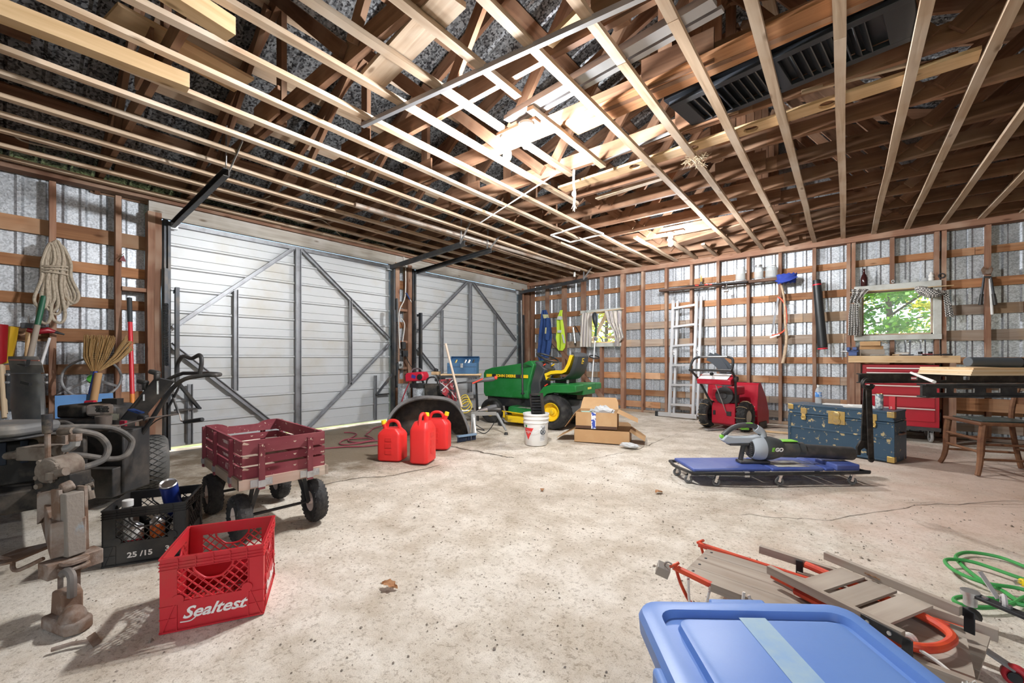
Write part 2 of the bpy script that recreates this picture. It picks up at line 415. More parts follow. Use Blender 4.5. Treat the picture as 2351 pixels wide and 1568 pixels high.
# joints and cracks in the slab
CRK = M('crack dirt', (.13, .105, .08), .95)
def crack(pts, w):
    P = [V((*G(x, y, 0).xy, 0)) for x, y in pts]; Q = []; r = random.Random(len(pts)+pts[0][0])
    for i in range(len(P)-1):
        for k in range(8): q = P[i].lerp(P[i+1], k/8); Q.append(q+V((r.uniform(-.02, .02), r.uniform(-.02, .02), 0)))
    Q.append(P[-1]); b = MB(); rows = [[], []]
    for i, q in enumerate(Q):
        d = (Q[min(i+1, len(Q)-1)]-Q[max(i-1, 0)]).normalized(); n = V((-d.y, d.x, 0))*w*r.uniform(.4, 1); z = V((0, 0, floor_z(q.x, q.y)+.0025)); rows[0].append(q+n+z); rows[1].append(q-n+z)
    b.grid(rows); b.o('crack', CRK, fl)
crack([(1350, 1055), (1420, 1040), (1470, 1028), (1540, 1000), (1600, 985)], .004)
crack([(1000, 1018), (1060, 1028), (1130, 1042), (1180, 1050)], .016)
crack([(700, 1120), (820, 1095), (900, 1090), (1010, 1065)], .008)
crack([(1700, 1180), (1900, 1190), (2100, 1160), (2340, 1150)], .003)
# loose grit and small stones on the slab
KEEP = [(5.83, -6.8, .45), (5.77, -1.88, .55), (3.79, -7.13, .26), (2.93, -7.2, .26), (2.9, -3.66, .17), (3.42, -2.93, .5), (2.53, -5.06, .2), (2.22, -5.2, .2), (2.17, -4.56, .22)]
def gravel():
    b = MB(); r = random.Random(3)
    for i in range(3600):
        if i < 2300: x, y = r.uniform(2.0, 8.2), r.uniform(-7.6, -3.5)
        else: x, y = r.uniform(.1, 8.5), r.uniform(-7.6, -.3)
        if any((x-a)**2+(y-c)**2 < q*q for a, c, q in KEEP): continue
        s = r.uniform(.0025, .0065)*(1.9 if r.random() < .05 else 1)
        z = floor_z(x, y)+s*.3; a = r.uniform(0, 6.3); ca, sa = math.cos(a)*s, math.sin(a)*s
        b.add([(x+ca, y+sa, z), (x-sa*.8, y+ca*.8, z), (x-ca, y-sa, z), (x+sa*.7, y-ca*.7, z), (x, y, z+s*.75)], [(0, 1, 4), (1, 2, 4), (2, 3, 4), (3, 0, 4)])
    o = b.o('gravel', M('grit', (.33, .28, .23), .95, c2=(.16, .12, .09), scale=30), smooth=0)
    tag(o, 'loose grit and small stones scattered over the concrete floor', 'gravel', kind='stuff')
gravel()

# ================================================================ corrugated sheet
def ribbed(b, p0, du, dn, w, z0, z1, period=.15, depth=.017):
    """vertical ribbed sheet from p0 along du for w, ribs standing out along dn"""
    xs = []; u = 0.0
    while u < w-1e-6:
        for q, h in ((0, 0), (period*.58, 0), (period*.70, 1), (period*.88, 1)):
            if u+q <= w: xs.append((u+q, h*depth))
        u += period
    xs.append((w, 0))
    rows = [[V(p0)+V(du)*q+V(dn)*h+V((0, 0, z)) for q, h in xs] for z in (z0, z1)]
    b.grid(rows)
def sheets(parent, p0, du, dn, length, z0, z1, width=.76):
    k = max(1, round(length/width)); w = length/k
    for i in range(k):
        b = MB(); ribbed(b, V(p0)+V(du)*(w*i), du, dn, w+.01, z0, z1); b.o('metal_sheet', GALV, parent, smooth=20)

# ================================================================ back wall
GIRT_Z = [(2.39, .095), (1.985, .11), (1.65, .13), (1.32, .135), (.995, .095), (.69, .12), (.365, .105), (.14, .11)]
WIN1 = (5.86, 6.74, 1.275, 2.045); WIN2 = (1.41, 2.32, 1.26, 2.02)
wb = thing('wall_back', 'back wall of brown studs, horizontal girts and galvanised sheet', None, kind='structure')
STUDS = [.03, .13, .534, .979, 1.452, 1.874, 2.336, 2.742, 3.187, 3.632, 4.066, 4.52, 4.962, 5.397, 5.80, 5.855, 6.265, 6.70, 6.765, 7.15, 7.6, 8.05, 8.5, 8.95, 9.4, 9.75]
for x in STUDS:
    wide = .075 if x in (.979, 2.336, 1.452) else .045
    if x in (6.265, 1.874):
        wn_ = WIN1 if x > 3 else WIN2
        board('stud', (x, .05, 0), (x, .05, wn_[2]-.0), wide, .1, W_STUD, wb, up=(0, 1, 0))
        board('stud', (x, .05, wn_[3]), (x, .05, 2.68), wide, .1, W_STUD, wb, up=(0, 1, 0))
    else:
        board('stud', (x, .05, 0), (x, .05, 2.68), wide, .1, W_STUD, wb, up=(0, 1, 0), wob=.004)
for i, (z, h) in enumerate(GIRT_Z):
    x = 0.0; rr = random.Random(i*11+5)
    while x < ROOM_X:
        x2 = min(ROOM_X, x+rr.choice([.9, 1.3, 1.75, 2.2])); segs = [(x, x2)]
        for wx0, wx1, wz0, wz1 in (WIN1, WIN2):
            if wz0-.06 < z < wz1+.06:
                ns = []
                for s0, s1 in segs:
                    if s1 <= wx0 or s0 >= wx1: ns.append((s0, s1)); continue
                    if s0 < wx0: ns.append((s0, wx0))
                    if s1 > wx1: ns.append((wx1, s1))
                segs = ns
        grey = rr.random() < (.75 if z in (1.32, .365, .14) else .3 if z in (.69, 1.65) else .1)
        for s0, s1 in segs:
            if s1-s0 > .05: board('girt', (s0+.002, .114, z), (s1-.002, .114, z), .022, h+rr.uniform(-.008, .008), W_GREY if grey else W_GIRT, wb)
        x = x2
board('top_plate', (-.1, .035, 2.72), (4.7, .035, 2.72), .14, .085, W_STUD, wb)
board('top_plate', (4.7, .035, 2.725), (ROOM_X, .035, 2.725), .14, .085, W_STUD, wb)
board('top_plate', (-.1, .02, 2.785), (3.3, .02, 2.785), .10, .04, W_TRUSS, wb)
board('top_plate', (3.3, .02, 2.785), (ROOM_X, .02, 2.785), .10, .04, W_TRUSS, wb)
board('sill_plate', (-.1, .05, .02), (5.0, .05, .02), .10, .04, W_GREY, wb)
board('sill_plate', (5.0, .05, .02), (ROOM_X, .05, .02), .10, .04, W_GREY, wb)
y_s = .145
for x0, x1, z0, z1 in ((-.15, WIN2[0], -.02, 4.8), (WIN2[0], WIN2[1], -.02, WIN2[2]), (WIN2[0], WIN2[1], WIN2[3], 4.8), (WIN2[1], WIN1[0], -.02, 4.8),
                       (WIN1[0], WIN1[1], -.02, WIN1[2]), (WIN1[0], WIN1[1], WIN1[3], 4.8), (WIN1[1], ROOM_X, -.02, 4.8)):
    sheets(wb, (x0, y_s, 0), (1, 0, 0), (0, -1, 0), x1-x0, z0, z1)
# a slanted brace board behind the mower
board('brace_board', BW(1262, 775, .0), BW(1402, 935, -.05), .02, .09, W_STUD, wb, up=(0, 0, 1))

# ================================================================ door wall
wl = thing('wall_left', 'door wall of studs, girts and galvanised sheet with pale header', None, kind='structure')
GIRT_L = [(2.27, .145), (1.935, .105), (1.59, .10), (1.255, .13), (.918, .10), (.614, .115), (.32, .11), (.10, .10)]
D1 = (-6.56, -3.66); D2 = (-3.24, -.28)          # door openings
for y in [-10.6, -10.15, -9.7, -9.25, -8.8, -8.3, -7.85, -7.412, -6.955]:
    board('stud', (-.05, y, 0), (-.05, y, 2.7), .045, .1, W_STUD, wl, up=(1, 0, 0), wob=.004)
for y in (-6.70, -6.645): board('door_post', (-.03, y, 0), (-.03, y, 2.6), .06, .14, W_STUD, wl, up=(1, 0, 0), wob=.006)
for y in (-3.58, -3.33): board('door_post', (-.03, y, 0), (-.03, y, 2.6), .075, .14, W_STUD, wl, up=(1, 0, 0), wob=.003)
for y in (-.20, -.05): board('door_post', (-.03, y, 0), (-.03, y, 2.6), .06, .14, W_STUD, wl, up=(1, 0, 0))
for i, (z, h) in enumerate(GIRT_L):
    for y0, y1 in ((-10.9, -8.6), (-8.6, -7.4), (-7.4, -6.62), (-3.62, -3.28), (-.24, 0.0)):
        board('girt', (-.112, y0, z), (-.112, y1, z), .022, h, W_GREY if (i > 5) else W_GIRT, wl)
for z in (1.83, 1.30, .86): board('blocking', (-.03, -3.56, z), (-.03, -3.35, z), .10, .04, W_STUD, wl)
board('blocking', (-.03, -6.93, 1.75), (-.03, -6.72, 1.75), .10, .04, W_STUD, wl)
board('door_header', (0.0, -6.72, 2.635), (0.0, -3.6, 2.635), .045, .16, W_HEAD, wl)
board('door_header', (0.0, -3.6, 2.635), (0.0, -.02, 2.635), .045, .16, W_HEAD, wl)
board('top_plate', (-.02, -10.9, 2.745), (-.02, -5.4, 2.745), .14, .05, W_STUD, wl)
board('top_plate', (-.02, -5.4, 2.745), (-.02, 0, 2.745), .14, .05, W_STUD, wl)
for y0, y1 in ((-10.9, -6.60), (-3.64, -3.26), (-.26, .15)):
    sheets(wl, (-.14, y0, 0), (0, 1, 0), (1, 0, 0), y1-y0, -.02, 2.84)

# ================================================================ the two walls behind the camera
wr = thing('wall_right', 'end wall of galvanised sheet on studs', None, kind='structure')
sheets(wr, (ROOM_X+.14, .15, 0), (0, -1, 0), (-1, 0, 0), -ROOM_Y+.2, -.02, 2.84)
for k in range(20): board('stud', (ROOM_X+.05, -.3-k*.55, 0), (ROOM_X+.05, -.3-k*.55, 2.7), .045, .1, W_STUD, wr, up=(1, 0, 0))
for z, h in GIRT_Z: board('girt', (ROOM_X+.11, 0, z), (ROOM_X+.11, ROOM_Y, z), .022, h, W_GIRT, wr)
wf = thing('wall_front', 'front wall of galvanised sheet with a wide doorway added for fill daylight', None, kind='structure')
for x0, x1, z0 in ((-.1, 5.2, -.02), (5.2, 9.0, 2.45), (9.0, ROOM_X+.1, -.02)):  # gap in the sheets is an added opening that lets fill daylight in
    sheets(wf, (x0, ROOM_Y-.14, 0), (1, 0, 0), (0, 1, 0), x1-x0, z0, 4.8)
for k in range(20):
    x = .2+k*.5
    if not 5.15 < x < 9.05: board('stud', (x, ROOM_Y-.05, 0), (x, ROOM_Y-.05, 2.7), .045, .1, W_STUD, wf, up=(0, 1, 0))
board('door_header', (5.1, ROOM_Y-.04, 2.52), (9.1, ROOM_Y-.04, 2.52), .045, .16, W_HEAD, wf)

# ================================================================ roof, trusses, strapping
cl = thing('ceiling', 'open roof of wooden trusses, purlins, strapping and metal sheet', None, kind='structure')
RIDGE = ROOM_X/2; Z_EAVE = 2.90; SLOPE = .37
def roof_z(x): return Z_EAVE+SLOPE*(x if x < RIDGE else ROOM_X-x)
for side in (0, 1):
    xa, xb = (-.4, RIDGE) if side == 0 else (RIDGE, ROOM_X+.4)
    k = 14; w = (-ROOM_Y+.5)/k
    for i in range(k):
        y0 = ROOM_Y-.2+i*w; b = MB(); xs = []; u = 0
        while u < w-1e-6:
            for q, h in ((0, 0), (.13, 0), (.15, .016), (.17, .016)):
                if u+q <= w: xs.append((u+q, h))
            u += .19
        xs.append((w+.01, 0))
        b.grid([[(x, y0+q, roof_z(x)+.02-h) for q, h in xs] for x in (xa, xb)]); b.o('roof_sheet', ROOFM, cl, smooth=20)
for side in (0, 1):
    k = 0; s = .12
    while s < RIDGE:
        x = s if side == 0 else ROOM_X-s; z = roof_z(x)-.002; n = V((-SLOPE if side == 0 else SLOPE, 0, 1)).normalized()
        for y0, y1 in ((ROOM_Y-.1, -7.3+R.uniform(-.3, .3)), (-7.2+.2, -3.6), (-3.6, .2)):
            board('purlin', (x, y0, z), (x, y1, z), .12, .022, W_STRAP if R.random() < .25 else W_TRUSS, cl, up=n)
        s += .56
TRUSS_Y = [-.06, -.52, -1.07, -1.6, -2.11, -2.62, -3.12, -3.70, -4.33, -5.0, -5.68, -6.4, -7.1, -7.8, -8.5, -9.2, -9.9, -10.6]
Z_CH = 2.86                                     # centre of the bottom chords
for j, y in enumerate(TRUSS_Y):
    t = bpy.data.objects.new('roof_truss', None); COL.objects.link(t); t.parent = cl; t.location = (0, y, 0)
    y = 0; up = (0, 0, 1); m = W_TRUSS
    board('bottom_chord', (-.1, y, Z_CH), (RIDGE+.4, y, Z_CH), .04, .13, m, t)
    board('bottom_chord', (RIDGE+.4, y, Z_CH), (ROOM_X+.1, y, Z_CH), .04, .13, m, t)
    zt = (lambda x: roof_z(x)-.085)
    board('top_chord', (-.15, y, zt(-.15)), (RIDGE, y, zt(RIDGE)), .04, .13, m, t)
    board('top_chord', (RIDGE, y, zt(RIDGE)), (ROOM_X+.15, y, zt(ROOM_X+.15)), .04, .13, m, t)
    for a, c in ((RIDGE, RIDGE), (2.45, 2.45), (7.35, 7.35)):
        board('web', (a, y+.04, Z_CH-.06), (c, y+.04, zt(c)), .09, .04, m, t, up=(0, 1, 0))
    for a, c in ((1.3, 2.40), (3.5, 2.50), (3.6, RIDGE-.05), (6.2, RIDGE+.05), (6.3, 7.3), (8.5, 7.4)):
        board('web', (a, y-.04, Z_CH), (c, y-.04, zt(c)), .09, .035, m, t, up=(0, 1, 0))
    if j % 2 == 0 or j in (9, 11):
        for gx in (2.45, RIDGE+.1, 7.35): board('gusset', (gx-.22, y-.068, Z_CH+.02), (gx+.22, y-.068, Z_CH+.02), .018, .2, m, t)
XS = [4.476+.335*k for k in range(-13, 11)]
def sx_(x, y): return x-.013*(y+6.0)*1.0        # the strapping runs a little out of square
def strap(x, y0, y1, w=.055, t=.03):
    board('strapping_board', (sx_(x, y0), y0, 2.768), (sx_(x, y1), y1, 2.768), w, t, W_STRAP, cl, wob=.006)
for x in XS:
    k = round((x-4.476)/.335)
    if k == -1: strap(x, ROOM_Y, -5.56); strap(x-.02, -5.40, -4.27); strap(x, -.95, -.03)
    elif k == -2: strap(x, ROOM_Y, -4.30); strap(x, -1.5, -.03)
    elif k == -3: strap(x, ROOM_Y, -3.62); strap(x, -1.95, -.03)
    elif k == -4: strap(x, ROOM_Y, -1.98); strap(x, -2.0, -.03)
    elif k == 0: strap(x, ROOM_Y, -3.0); strap(x, -2.99, -.03)
    else:
        ym = -5.3+R.uniform(-.6, .6); strap(x, ROOM_Y, ym-.002); strap(x, ym+.002, -.03)

board('fascia', (-.2, -6.55, 2.82), (-.2, .2, 2.82), .02, .22, W_TRUSS, cl)
board('fascia', (-.2, -10.9, 2.80), (-.2, -7.75, 2.80), .02, .22, W_TRUSS, cl)
board('fascia', (ROOM_X+.2, -10.9, 2.82), (ROOM_X+.2, .2, 2.82), .02, .22, W_TRUSS, cl)
for y0, y1 in ((-10.9, -7.75), (-7.15, .2)): board('added_soffit', (-.17, y0, 2.715), (-.17, y1, 2.715), .11, .02, W_TRUSS, cl)  # boards added to keep light off the grass out of the eave
# ================================================================ windows
FRAMEW = M('grey white window paint', (.60, .62, .59), .5, c2=(.48, .48, .44), scale=6)
PANE = M('window pane', (.9, .95, .95), .0, alpha=.07)
def window(name, W, glass, label, sash_mat):
    x0, x1, z0, z1 = W; gx0, gx1, gz0, gz1 = glass
    t = thing(name, label, None, kind='structure')
    b = MB().bb(x0, x1, -.02, .13, gz1, z1); b.o('head_casing', FRAMEW, t, .004)
    b = MB().bb(x0, x1, -.04, .13, z0, gz0); b.o('window_sill', FRAMEW, t, .004)
    b = MB().bb(x0, gx0, -.02, .13, gz0, gz1); b.o('side_casing', FRAMEW, t, .004)
    b = MB().bb(gx1, x1, -.02, .13, gz0, gz1); b.o('side_casing', FRAMEW, t, .004)
    s = .022; b = MB(); b.bb(gx0, gx1, .04, .07, gz0, gz0+s); b.bb(gx0, gx1, .04, .07, gz1-s, gz1); b.bb(gx0, gx0+s, .04, .07, gz0, gz1); b.bb(gx1-s, gx1, .04, .07, gz0, gz1)
    b.o('sash', sash_mat, t, .003)
    b = MB().bb(gx0+s, gx1-s, .052, .056, gz0+s, gz1-s); b.o('glass_pane', PANE, t)
    return t
W1 = window('window_1', WIN1, (5.945, 6.665, 1.345, 1.965), 'wide grey framed window above the workbench', W_GREY)
W2 = window('window_2', WIN2, (1.56, 2.24, 1.335, 1.965), 'small grey framed window behind the mower seat', W_PALE)
board('window_slat', (1.62, .13, 1.38), (1.95, .13, 1.96), .02, .07, W_PALE, W2); 
for z in (1.45, 1.62, 1.79): board('window_slat', (1.95, .135, z), (2.22, .135, z+.01), .02, .05, W_PALE, W2)

# ================================================================ swing-up doors
def garage_door(name, Y, label, px):
    y0, y1 = Y; X = -.07; MB().bb(-.09, .04, y0-.035, y0, 0, 2.55).o('jamb_plate', DSTEEL, wl); MB().bb(-.09, .04, y1, y1+.035, 0, 2.55).o('jamb_plate', DSTEEL, wl); H = 2.50; t = thing(name, label, None, kind='structure')
    n = 10; h = H/n; me = None
    for i in range(n):
        z = .03+i*h
        if me is None:
            b = MB(); pr = [(0, 0), (.012, .022), (.03, .022), (.042, 0), (h*.52, .0), (h*.535, .006), (h*.55, 0), (h, 0)]
            b.grid([[(X+q[1], y, q[0]) for q in pr] for y in (y0+.02, y1-.02)]); me = b.mesh('door_panel', DOORM, 25)
        o = bpy.data.objects.new('door_panel', me); COL.objects.link(o); o.parent = t; o.location = (0, 0, z)
    xf = X+.045
    def P(q): p = DW(q[0], q[1], xf); return V((xf, min(max(p.y, y0+.03), y1-.03), min(max(p.z, .05), H+.02)))
    MB().bb(X-.01, X+.05, y0, y1, H+.0, H+.05).o('top_rail', STEEL, t)
    for a, c, w in px:
        a, c = P(a), P(c)
        if abs(a.y-c.y) < .12: c.y = a.y
        d = (c-a).normalized(); s = d.cross(V((1, 0, 0))).normalized()
        b = MB(); b.bar(a, c, w, .006, up=(1, 0, 0))                                # a flat angle web
        b.bar(a+s*(w/2-.004)+V((.014, 0, 0)), c+s*(w/2-.004)+V((.014, 0, 0)), .007, .028, up=(1, 0, 0))
        b.bar(a-s*(w/2-.004)+V((.014, 0, 0)), c-s*(w/2-.004)+V((.014, 0, 0)), .007, .028, up=(1, 0, 0))
        b.o('brace' if abs(a.y-c.y) > .05 else 'upright', STEEL, t, smooth=0)
    return t
dA = garage_door('door_1', D1, 'large swing-up metal garage door beside the wagon', [((684, 570), (684, 990), .075), ((672, 572), (398, 752), .05), ((693, 575), (893, 778), .05),
    ((390, 790), (632, 978), .055), ((893, 790), (704, 992), .045), ((541, 665), (541, 897), .05), ((804, 688), (804, 882), .045), ((436, 882), (436, 1035), .05), ((861, 862), (861, 972), .04)])
dB = garage_door('door_2', D2, 'swing-up metal garage door behind the green mower', [((1079, 648), (1079, 900), .075), ((1072, 648), (960, 762), .05), ((1086, 648), (1184, 782), .05),
    ((958, 800), (1010, 866), .055), ((1186, 795), (1146, 850), .045), ((1014, 712), (1014, 930), .05), ((1137, 722), (1137, 900), .05)])
# ---------------------------------------------------------------- door hardware
def spring(b, a, c, r, turns, wr=.004):
    a, c = V(a), V(c); n = turns*8; b.tube([a.lerp(c, i/n)+V((r*math.cos(i*PI/4), r*math.sin(i*PI/4), 0)) for i in range(n+1)], wr, 5)
def hardware(door, ya, yb):
    for s, y in ((1, ya), (-1, yb)):
        yy = y-s*.035
        MB().bb(-.02, .07, yy-.012, yy+.012, .02, 2.52).o('jamb_plate', DSTEEL, door)
        b = MB(); spring(b, (.09, y-s*.07, .95), (.09, y-s*.07, 1.62), .024, 42); b.o('spring', DSTEEL, door)
        b = MB(); b.bb(.075, .105, y-s*.085, y-s*.055, 1.62, 2.0); b.bb(.075, .105, y-s*.085, y-s*.055, .55, .95); b.o('spring_hook', DSTEEL, door)
        b = MB(); b.bb(.10, .16, y+s*.0, y+s*.035, .75, 1.80); b.bb(.05, .15, y, y+s*.012, 1.74, 1.78); b.o('lever_arm', DSTEEL, door)
        b = MB(); b.bar((.10, y+s*.02, .78), (-.0, y+s*.25, .45), .03, .03); b.bar((-.0, y+s*.02, .45), (-.0, y+s*.27, .45), .03, .02); b.o('lever_arm', DSTEEL, door)
        z0, z1 = 2.50, 2.60                       # horizontal track
        a, c = V((.02, y+s*.02, z0)), V((1.75, y+s*.02, z1))
        b = MB()
        b.bar(a, c, .008, .06); 
        b.bar(a+V((0, -s*.02, .03)), c+V((0, -s*.02, .03)), .045, .006); b.bar(a+V((0, -s*.02, -.03)), c+V((0, -s*.02, -.03)), .045, .006); b.o('track', DSTEEL, door)
        b = MB()
        b.bar(c+V((-.08, 0, 0)), c+V((-.06, 0, .42)), .03, .004, up=(0, 1, 0)); b.bar(c+V((-.08, s*.01, 0)), c+V((.16, s*.05, .24)), .03, .004, up=(0, 1, 0))
        b.o('hanger_strap', ZINC, door)
        MB().bb(-.02, .03, y-s*.04, y+s*.05, 2.46, 2.53).o('corner_bracket', ZINC, door)
hardware(dA, -6.52, -3.70); hardware(dB, -3.20, -.32)

# ---------------------------------------------------------------- bulbs
BULB = M('lit bulb', (1, 1, 1), .3, emit=LAMP)
BULB.node_tree.nodes['Principled BSDF'].inputs['Emission Color'].default_value = (.97, .985, 1, 1)
DIM = M('added fill bulb', (1, 1, 1), .3, emit=LAMP*.35)
def lamp(label, p, heads, bulb=None):
    t = thing('ceiling_lamp', label, 'lamp', p)
    MB().bb(-.18, .18, -.04, .04, .07, .09).o('mounting_board', W_TRUSS, t)
    for dx, dy in heads:
        b = MB(); b.lathe([(0, .07), (.055, .07), (.055, .05), (.035, .04), (.03, 0), (0, 0)], 16, (dx, dy, 0)); b.o('porcelain_holder', WHITE, t)
        b = MB(); b.lathe([(.001, -.115), (.022, -.108), (.032, -.085), (.031, -.06), (.02, -.025), (.015, 0.0)], 12, (dx, dy, 0)); b.o('bulb', bulb or BULB, t)
    return t
lamp('bare bulb pair glowing amid the broken strapping, nearer lamp', (3.92, -5.29, 2.66), ((.10, -.03), (-.12, .02)))
lamp('bare bulb glowing near the back wall above the ladder', (3.93, -1.97, 2.66), ((0, 0),), BULB)
lamp('single bare bulb added behind the camera as fill light', (6.9, -8.6, 2.66), ((0, 0),), DIM)  # unseen lamp added to lift the shadows
# ================================================================ shared bits
def tyre(b, c, Rr, w, rim, axis, n=36):
    """tyre as a body of revolution about axis through c"""
    h = w/2; pr = [(rim, -h*.75), (rim+(Rr-rim)*.35, -h), (Rr-.35*(Rr-rim), -h*.98), (Rr-.1*(Rr-rim), -h*.8), (Rr, -h*.5), (Rr+.002, 0), (Rr, h*.5),
                   (Rr-.1*(Rr-rim), h*.8), (Rr-.35*(Rr-rim), h*.98), (rim+(Rr-rim)*.35, h), (rim, h*.75), (rim*.97, 0), (rim, -h*.75)]
    b.lathe(pr, n, c, axis)
def treads(b, c, Rr, w, axis, rows, per, lug, high=.008, skew=.3):
    m = axis_matrix(axis); c = V(c)
    for r_ in range(rows):
        zz = -w*.36+w*.72*r_/(rows-1)
        rad = Rr-.012*(abs(zz)/(w*.36))**2
        for k in range(per):
            a = 2*PI*(k+(.5 if r_ % 2 else 0))/per
            q = m @ Matrix.Rotation(a, 3, 'Z') @ Matrix.Rotation(skew*(1 if r_ % 2 else -1), 3, 'X')
            p = c + m @ V((rad*math.cos(a), rad*math.sin(a), zz)); b.box(p, (high*2, lug, w*.72/rows*.8), q)
def disc(b, c, prof, axis, n=24): b.lathe(prof, n, c, axis)

# ================================================================ milk crates
def crate_side(W, H, band):
    """one lattice side in its own x-z plane, outer face at y = 0, thickness inwards (+y)"""
    b = MB(); T = .006; h = W/2
    top = H-.046; cw = .052
    b.bb(-h, h, 0, T, 0, band); b.bb(-h, h, 0, T, top, H)
    for s in (-1, 1): b.bb(s*h, s*(h-cw), 0, T, band, top)
    b.bb(-h, h, -.004, T+.002, H-.006, H)                                        # rim lip
    for z in (top, top+.012, top+.024): b.bb(-h, h, -.004, 0, z, z+.003)
    for k in range(1, 6): x = -h+W*k/6; b.bb(x-.0015, x+.0015, -.004, 0, top, H)
    b.bb(-h, h, -.003, 0, 0, .006)
    for s in (-1, 1):
        b.bb(s*(h-cw)-.0015, s*(h-cw)+.0015, -.003, 0, .0, top)
        for z in (.05, band-.01): b.bb(s*h, s*(h-cw), -.003, 0, z, z+.003)
        b.bar((s*(h-.008), -.0015, .004), (s*(h-cw+.006), -.0015, band), .003, .003)
        b.cyl((s*(h-cw-.004), -.005, band+.014), (s*(h-cw-.004), .006, band+.014), .019, n=18)
    ix = h-cw
    hand = [(-.064, top+.002), (-.061, top-.016), (-.034, top-.045), (-.015, top-.053), (.015, top-.053), (.034, top-.045), (.061, top-.016), (.064, top+.002)]
    b.tube(smooth_path([(x, .004, z) for x, z in hand], 3), .0042, 6)
    def inside_handle(x, z):
        d = top-z
        return d < .053 and abs(x) < .064-max(0, d-.012)*.9
    pitch = .034
    for sgn in (-1, 1):
        k = -14
        while k < 15:
            run = None; x0 = k*pitch
            for i in range(0, 121):
                z = band+(top-band)*i/120; x = x0+sgn*(z-band)
                ok = -ix < x < ix and not inside_handle(x, z)
                if ok and run is None: run = (x, z)
                if (not ok or i == 120) and run is not None:
                    if abs(z-run[1]) > .006: b.bar((run[0], .004, run[1]), (x, .004, z), .0075, .0034)
                    run = None
            k += 1
    b.bb(-ix, ix, -.001, T, band, band+.004)
    return b
def milk_crate(label, loc, rotz, col, W=.335, H=.28, band=.107, txt=None):
    t = thing('milk_crate', label, 'milk crate', loc, rotz, 'milk crates')
    me = crate_side(W, H, band).mesh('crate_side', col, 30); sides = []
    for k in range(4):
        o = bpy.data.objects.new('lattice_side', me); COL.objects.link(o); o.parent = t
        a = k*PI/2; o.rotation_euler = (0, 0, a); o.location = (math.sin(a)*W/2, -math.cos(a)*W/2, 0); sides.append(o)
    b = MB(); n = 9; q = W/2-.004
    for k in range(n+1):
        u = -q+2*q*k/n; b.bb(u-.004, u+.004, -q, q, .004, .012); b.bb(-q, q, u-.004, u+.004, .004, .012)
    b.o('bottom_grid', col, t)
    return t, sides
RED_P = M('red crate plastic', (.56, .018, .03), .45, c2=(.50, .035, .035), scale=9, bump=.04, bscale=120)
LETTER = M('white lettering', (.85, .83, .80), .6)
crate_r, cs = milk_crate('red plastic milk crate with white script lettering, empty', (3.789, -7.133, 0), math.radians(62), RED_P)
text('lettering', 'Sealtest', .060, LETTER, cs[0], (.002, -.0018, .063), (PI/2, 0, 0), shear=.42, sx=1.08, bold=.0014)
b = MB(); b.tube(smooth_path([(-.105, -.0016, .033), (-.075, -.0016, .032), (-.06, -.0016, .040), (-.055, -.0016, .046)], 4), .0022, 5); b.o('lettering', LETTER, cs[0])
b = MB(); b.tube([(.062, -.0016, .048), (.11, -.0016, .048)], .0022, 5); b.o('lettering', LETTER, cs[0])
text('lettering', 'Sealtest', .060, LETTER, cs[1], (.0, -.0018, .063), (PI/2, 0, 0), shear=.42, sx=1.08, bold=.0014)
crate_b, csb = milk_crate('black plastic milk crate full of spray cans and bottles', (2.93, -7.195, 0), math.radians(64), BLACK)
text('lettering', '25 /15', .036, LETTER, csb[0], (-.02, -.0018, .045), (PI/2, 0, 0), sx=1.1, bold=.001)
text('lettering', '3', .036, LETTER, csb[0], (.09, -.0018, .052), (PI/2, 0, 0), sx=1.1, bold=.001)
# contents of the black crate (positions in the crate's own axes)
cm = Matrix.Rotation(math.radians(64), 3, 'Z')
def in_crate(x, y, z=.014): return V((2.93, -7.195, z)) + cm @ V((x, y, 0))
CAN_BLUE = M('blue can paint', (.02, .045, .28), .3, .2); CAN_ORANGE = M('orange can print', (.80, .17, .03), .35); ALU = M('aluminium', (.78, .78, .79), .28, 1.0)
def spray_can(label, p, rot, bands, r=.033, h=.2, cap=None):
    t = thing('spray_can', label, 'can', p, rot=rot, group='cans in the black crate')
    z = 0.0
    for i, (frac, m) in enumerate(bands):
        MB().cyl((0, 0, z), (0, 0, z+h*frac), r, n=24).o('printed_body' if i else 'body', m, t); z += h*frac
    b = MB(); b.lathe([(r, h-.001), (r+.001, h+.003), (r*.9, h+.006), (r*.55, h+.018), (r*.5, h+.024), (0, h+.024)], 24); b.o('dome', ALU, t)
    b = MB(); b.lathe([(0, -.004), (r*.75, -.002), (r*.93, -.008), (r+.001, -.005), (r, .001)], 24); b.o('base_rim', ALU, t)
    if cap: MB().cyl((0, 0, h+.01), (0, 0, h+.06), r*.82, r*.78, 20).o('cap', cap, t, .003)
    return t
spray_can('blue aerosol can lying upside down with shiny base up in the black crate', in_crate(.055, -.02, .345), (PI+.40, .25, .5), [(.55, CAN_BLUE), (.45, CAN_BLUE)], .040, .20)
spray_can('white and orange aerosol can standing in the black crate', in_crate(.035, -.115), (0, 0, .3), [(.42, CAN_BLUE), (.12, WHITE), (.40, CAN_ORANGE), (.06, WHITE)], .031, .17)
spray_can('dark blue tin with red and white print in the black crate', in_crate(-.065, -.105), (0, 0, .4), [(.35, CAN_BLUE), (.3, M('red print', (.55, .03, .04), .4)), (.35, WHITE)], .040, .15)
def bottle(name, label, p, prof, mat, capm, caph, capr, group=None, rot=(0, 0, 0), fill=None):
    t = thing(name, label, 'bottle', p, rot=rot, group=group)
    b = MB(); b.lathe(prof, 24); b.o('body', mat, t)
    if capm: z = prof[-1][1]; b = MB(); b.cyl((0, 0, z-.004), (0, 0, z+caph), capr, n=20); b.o('cap', capm, t, .002)
    return t
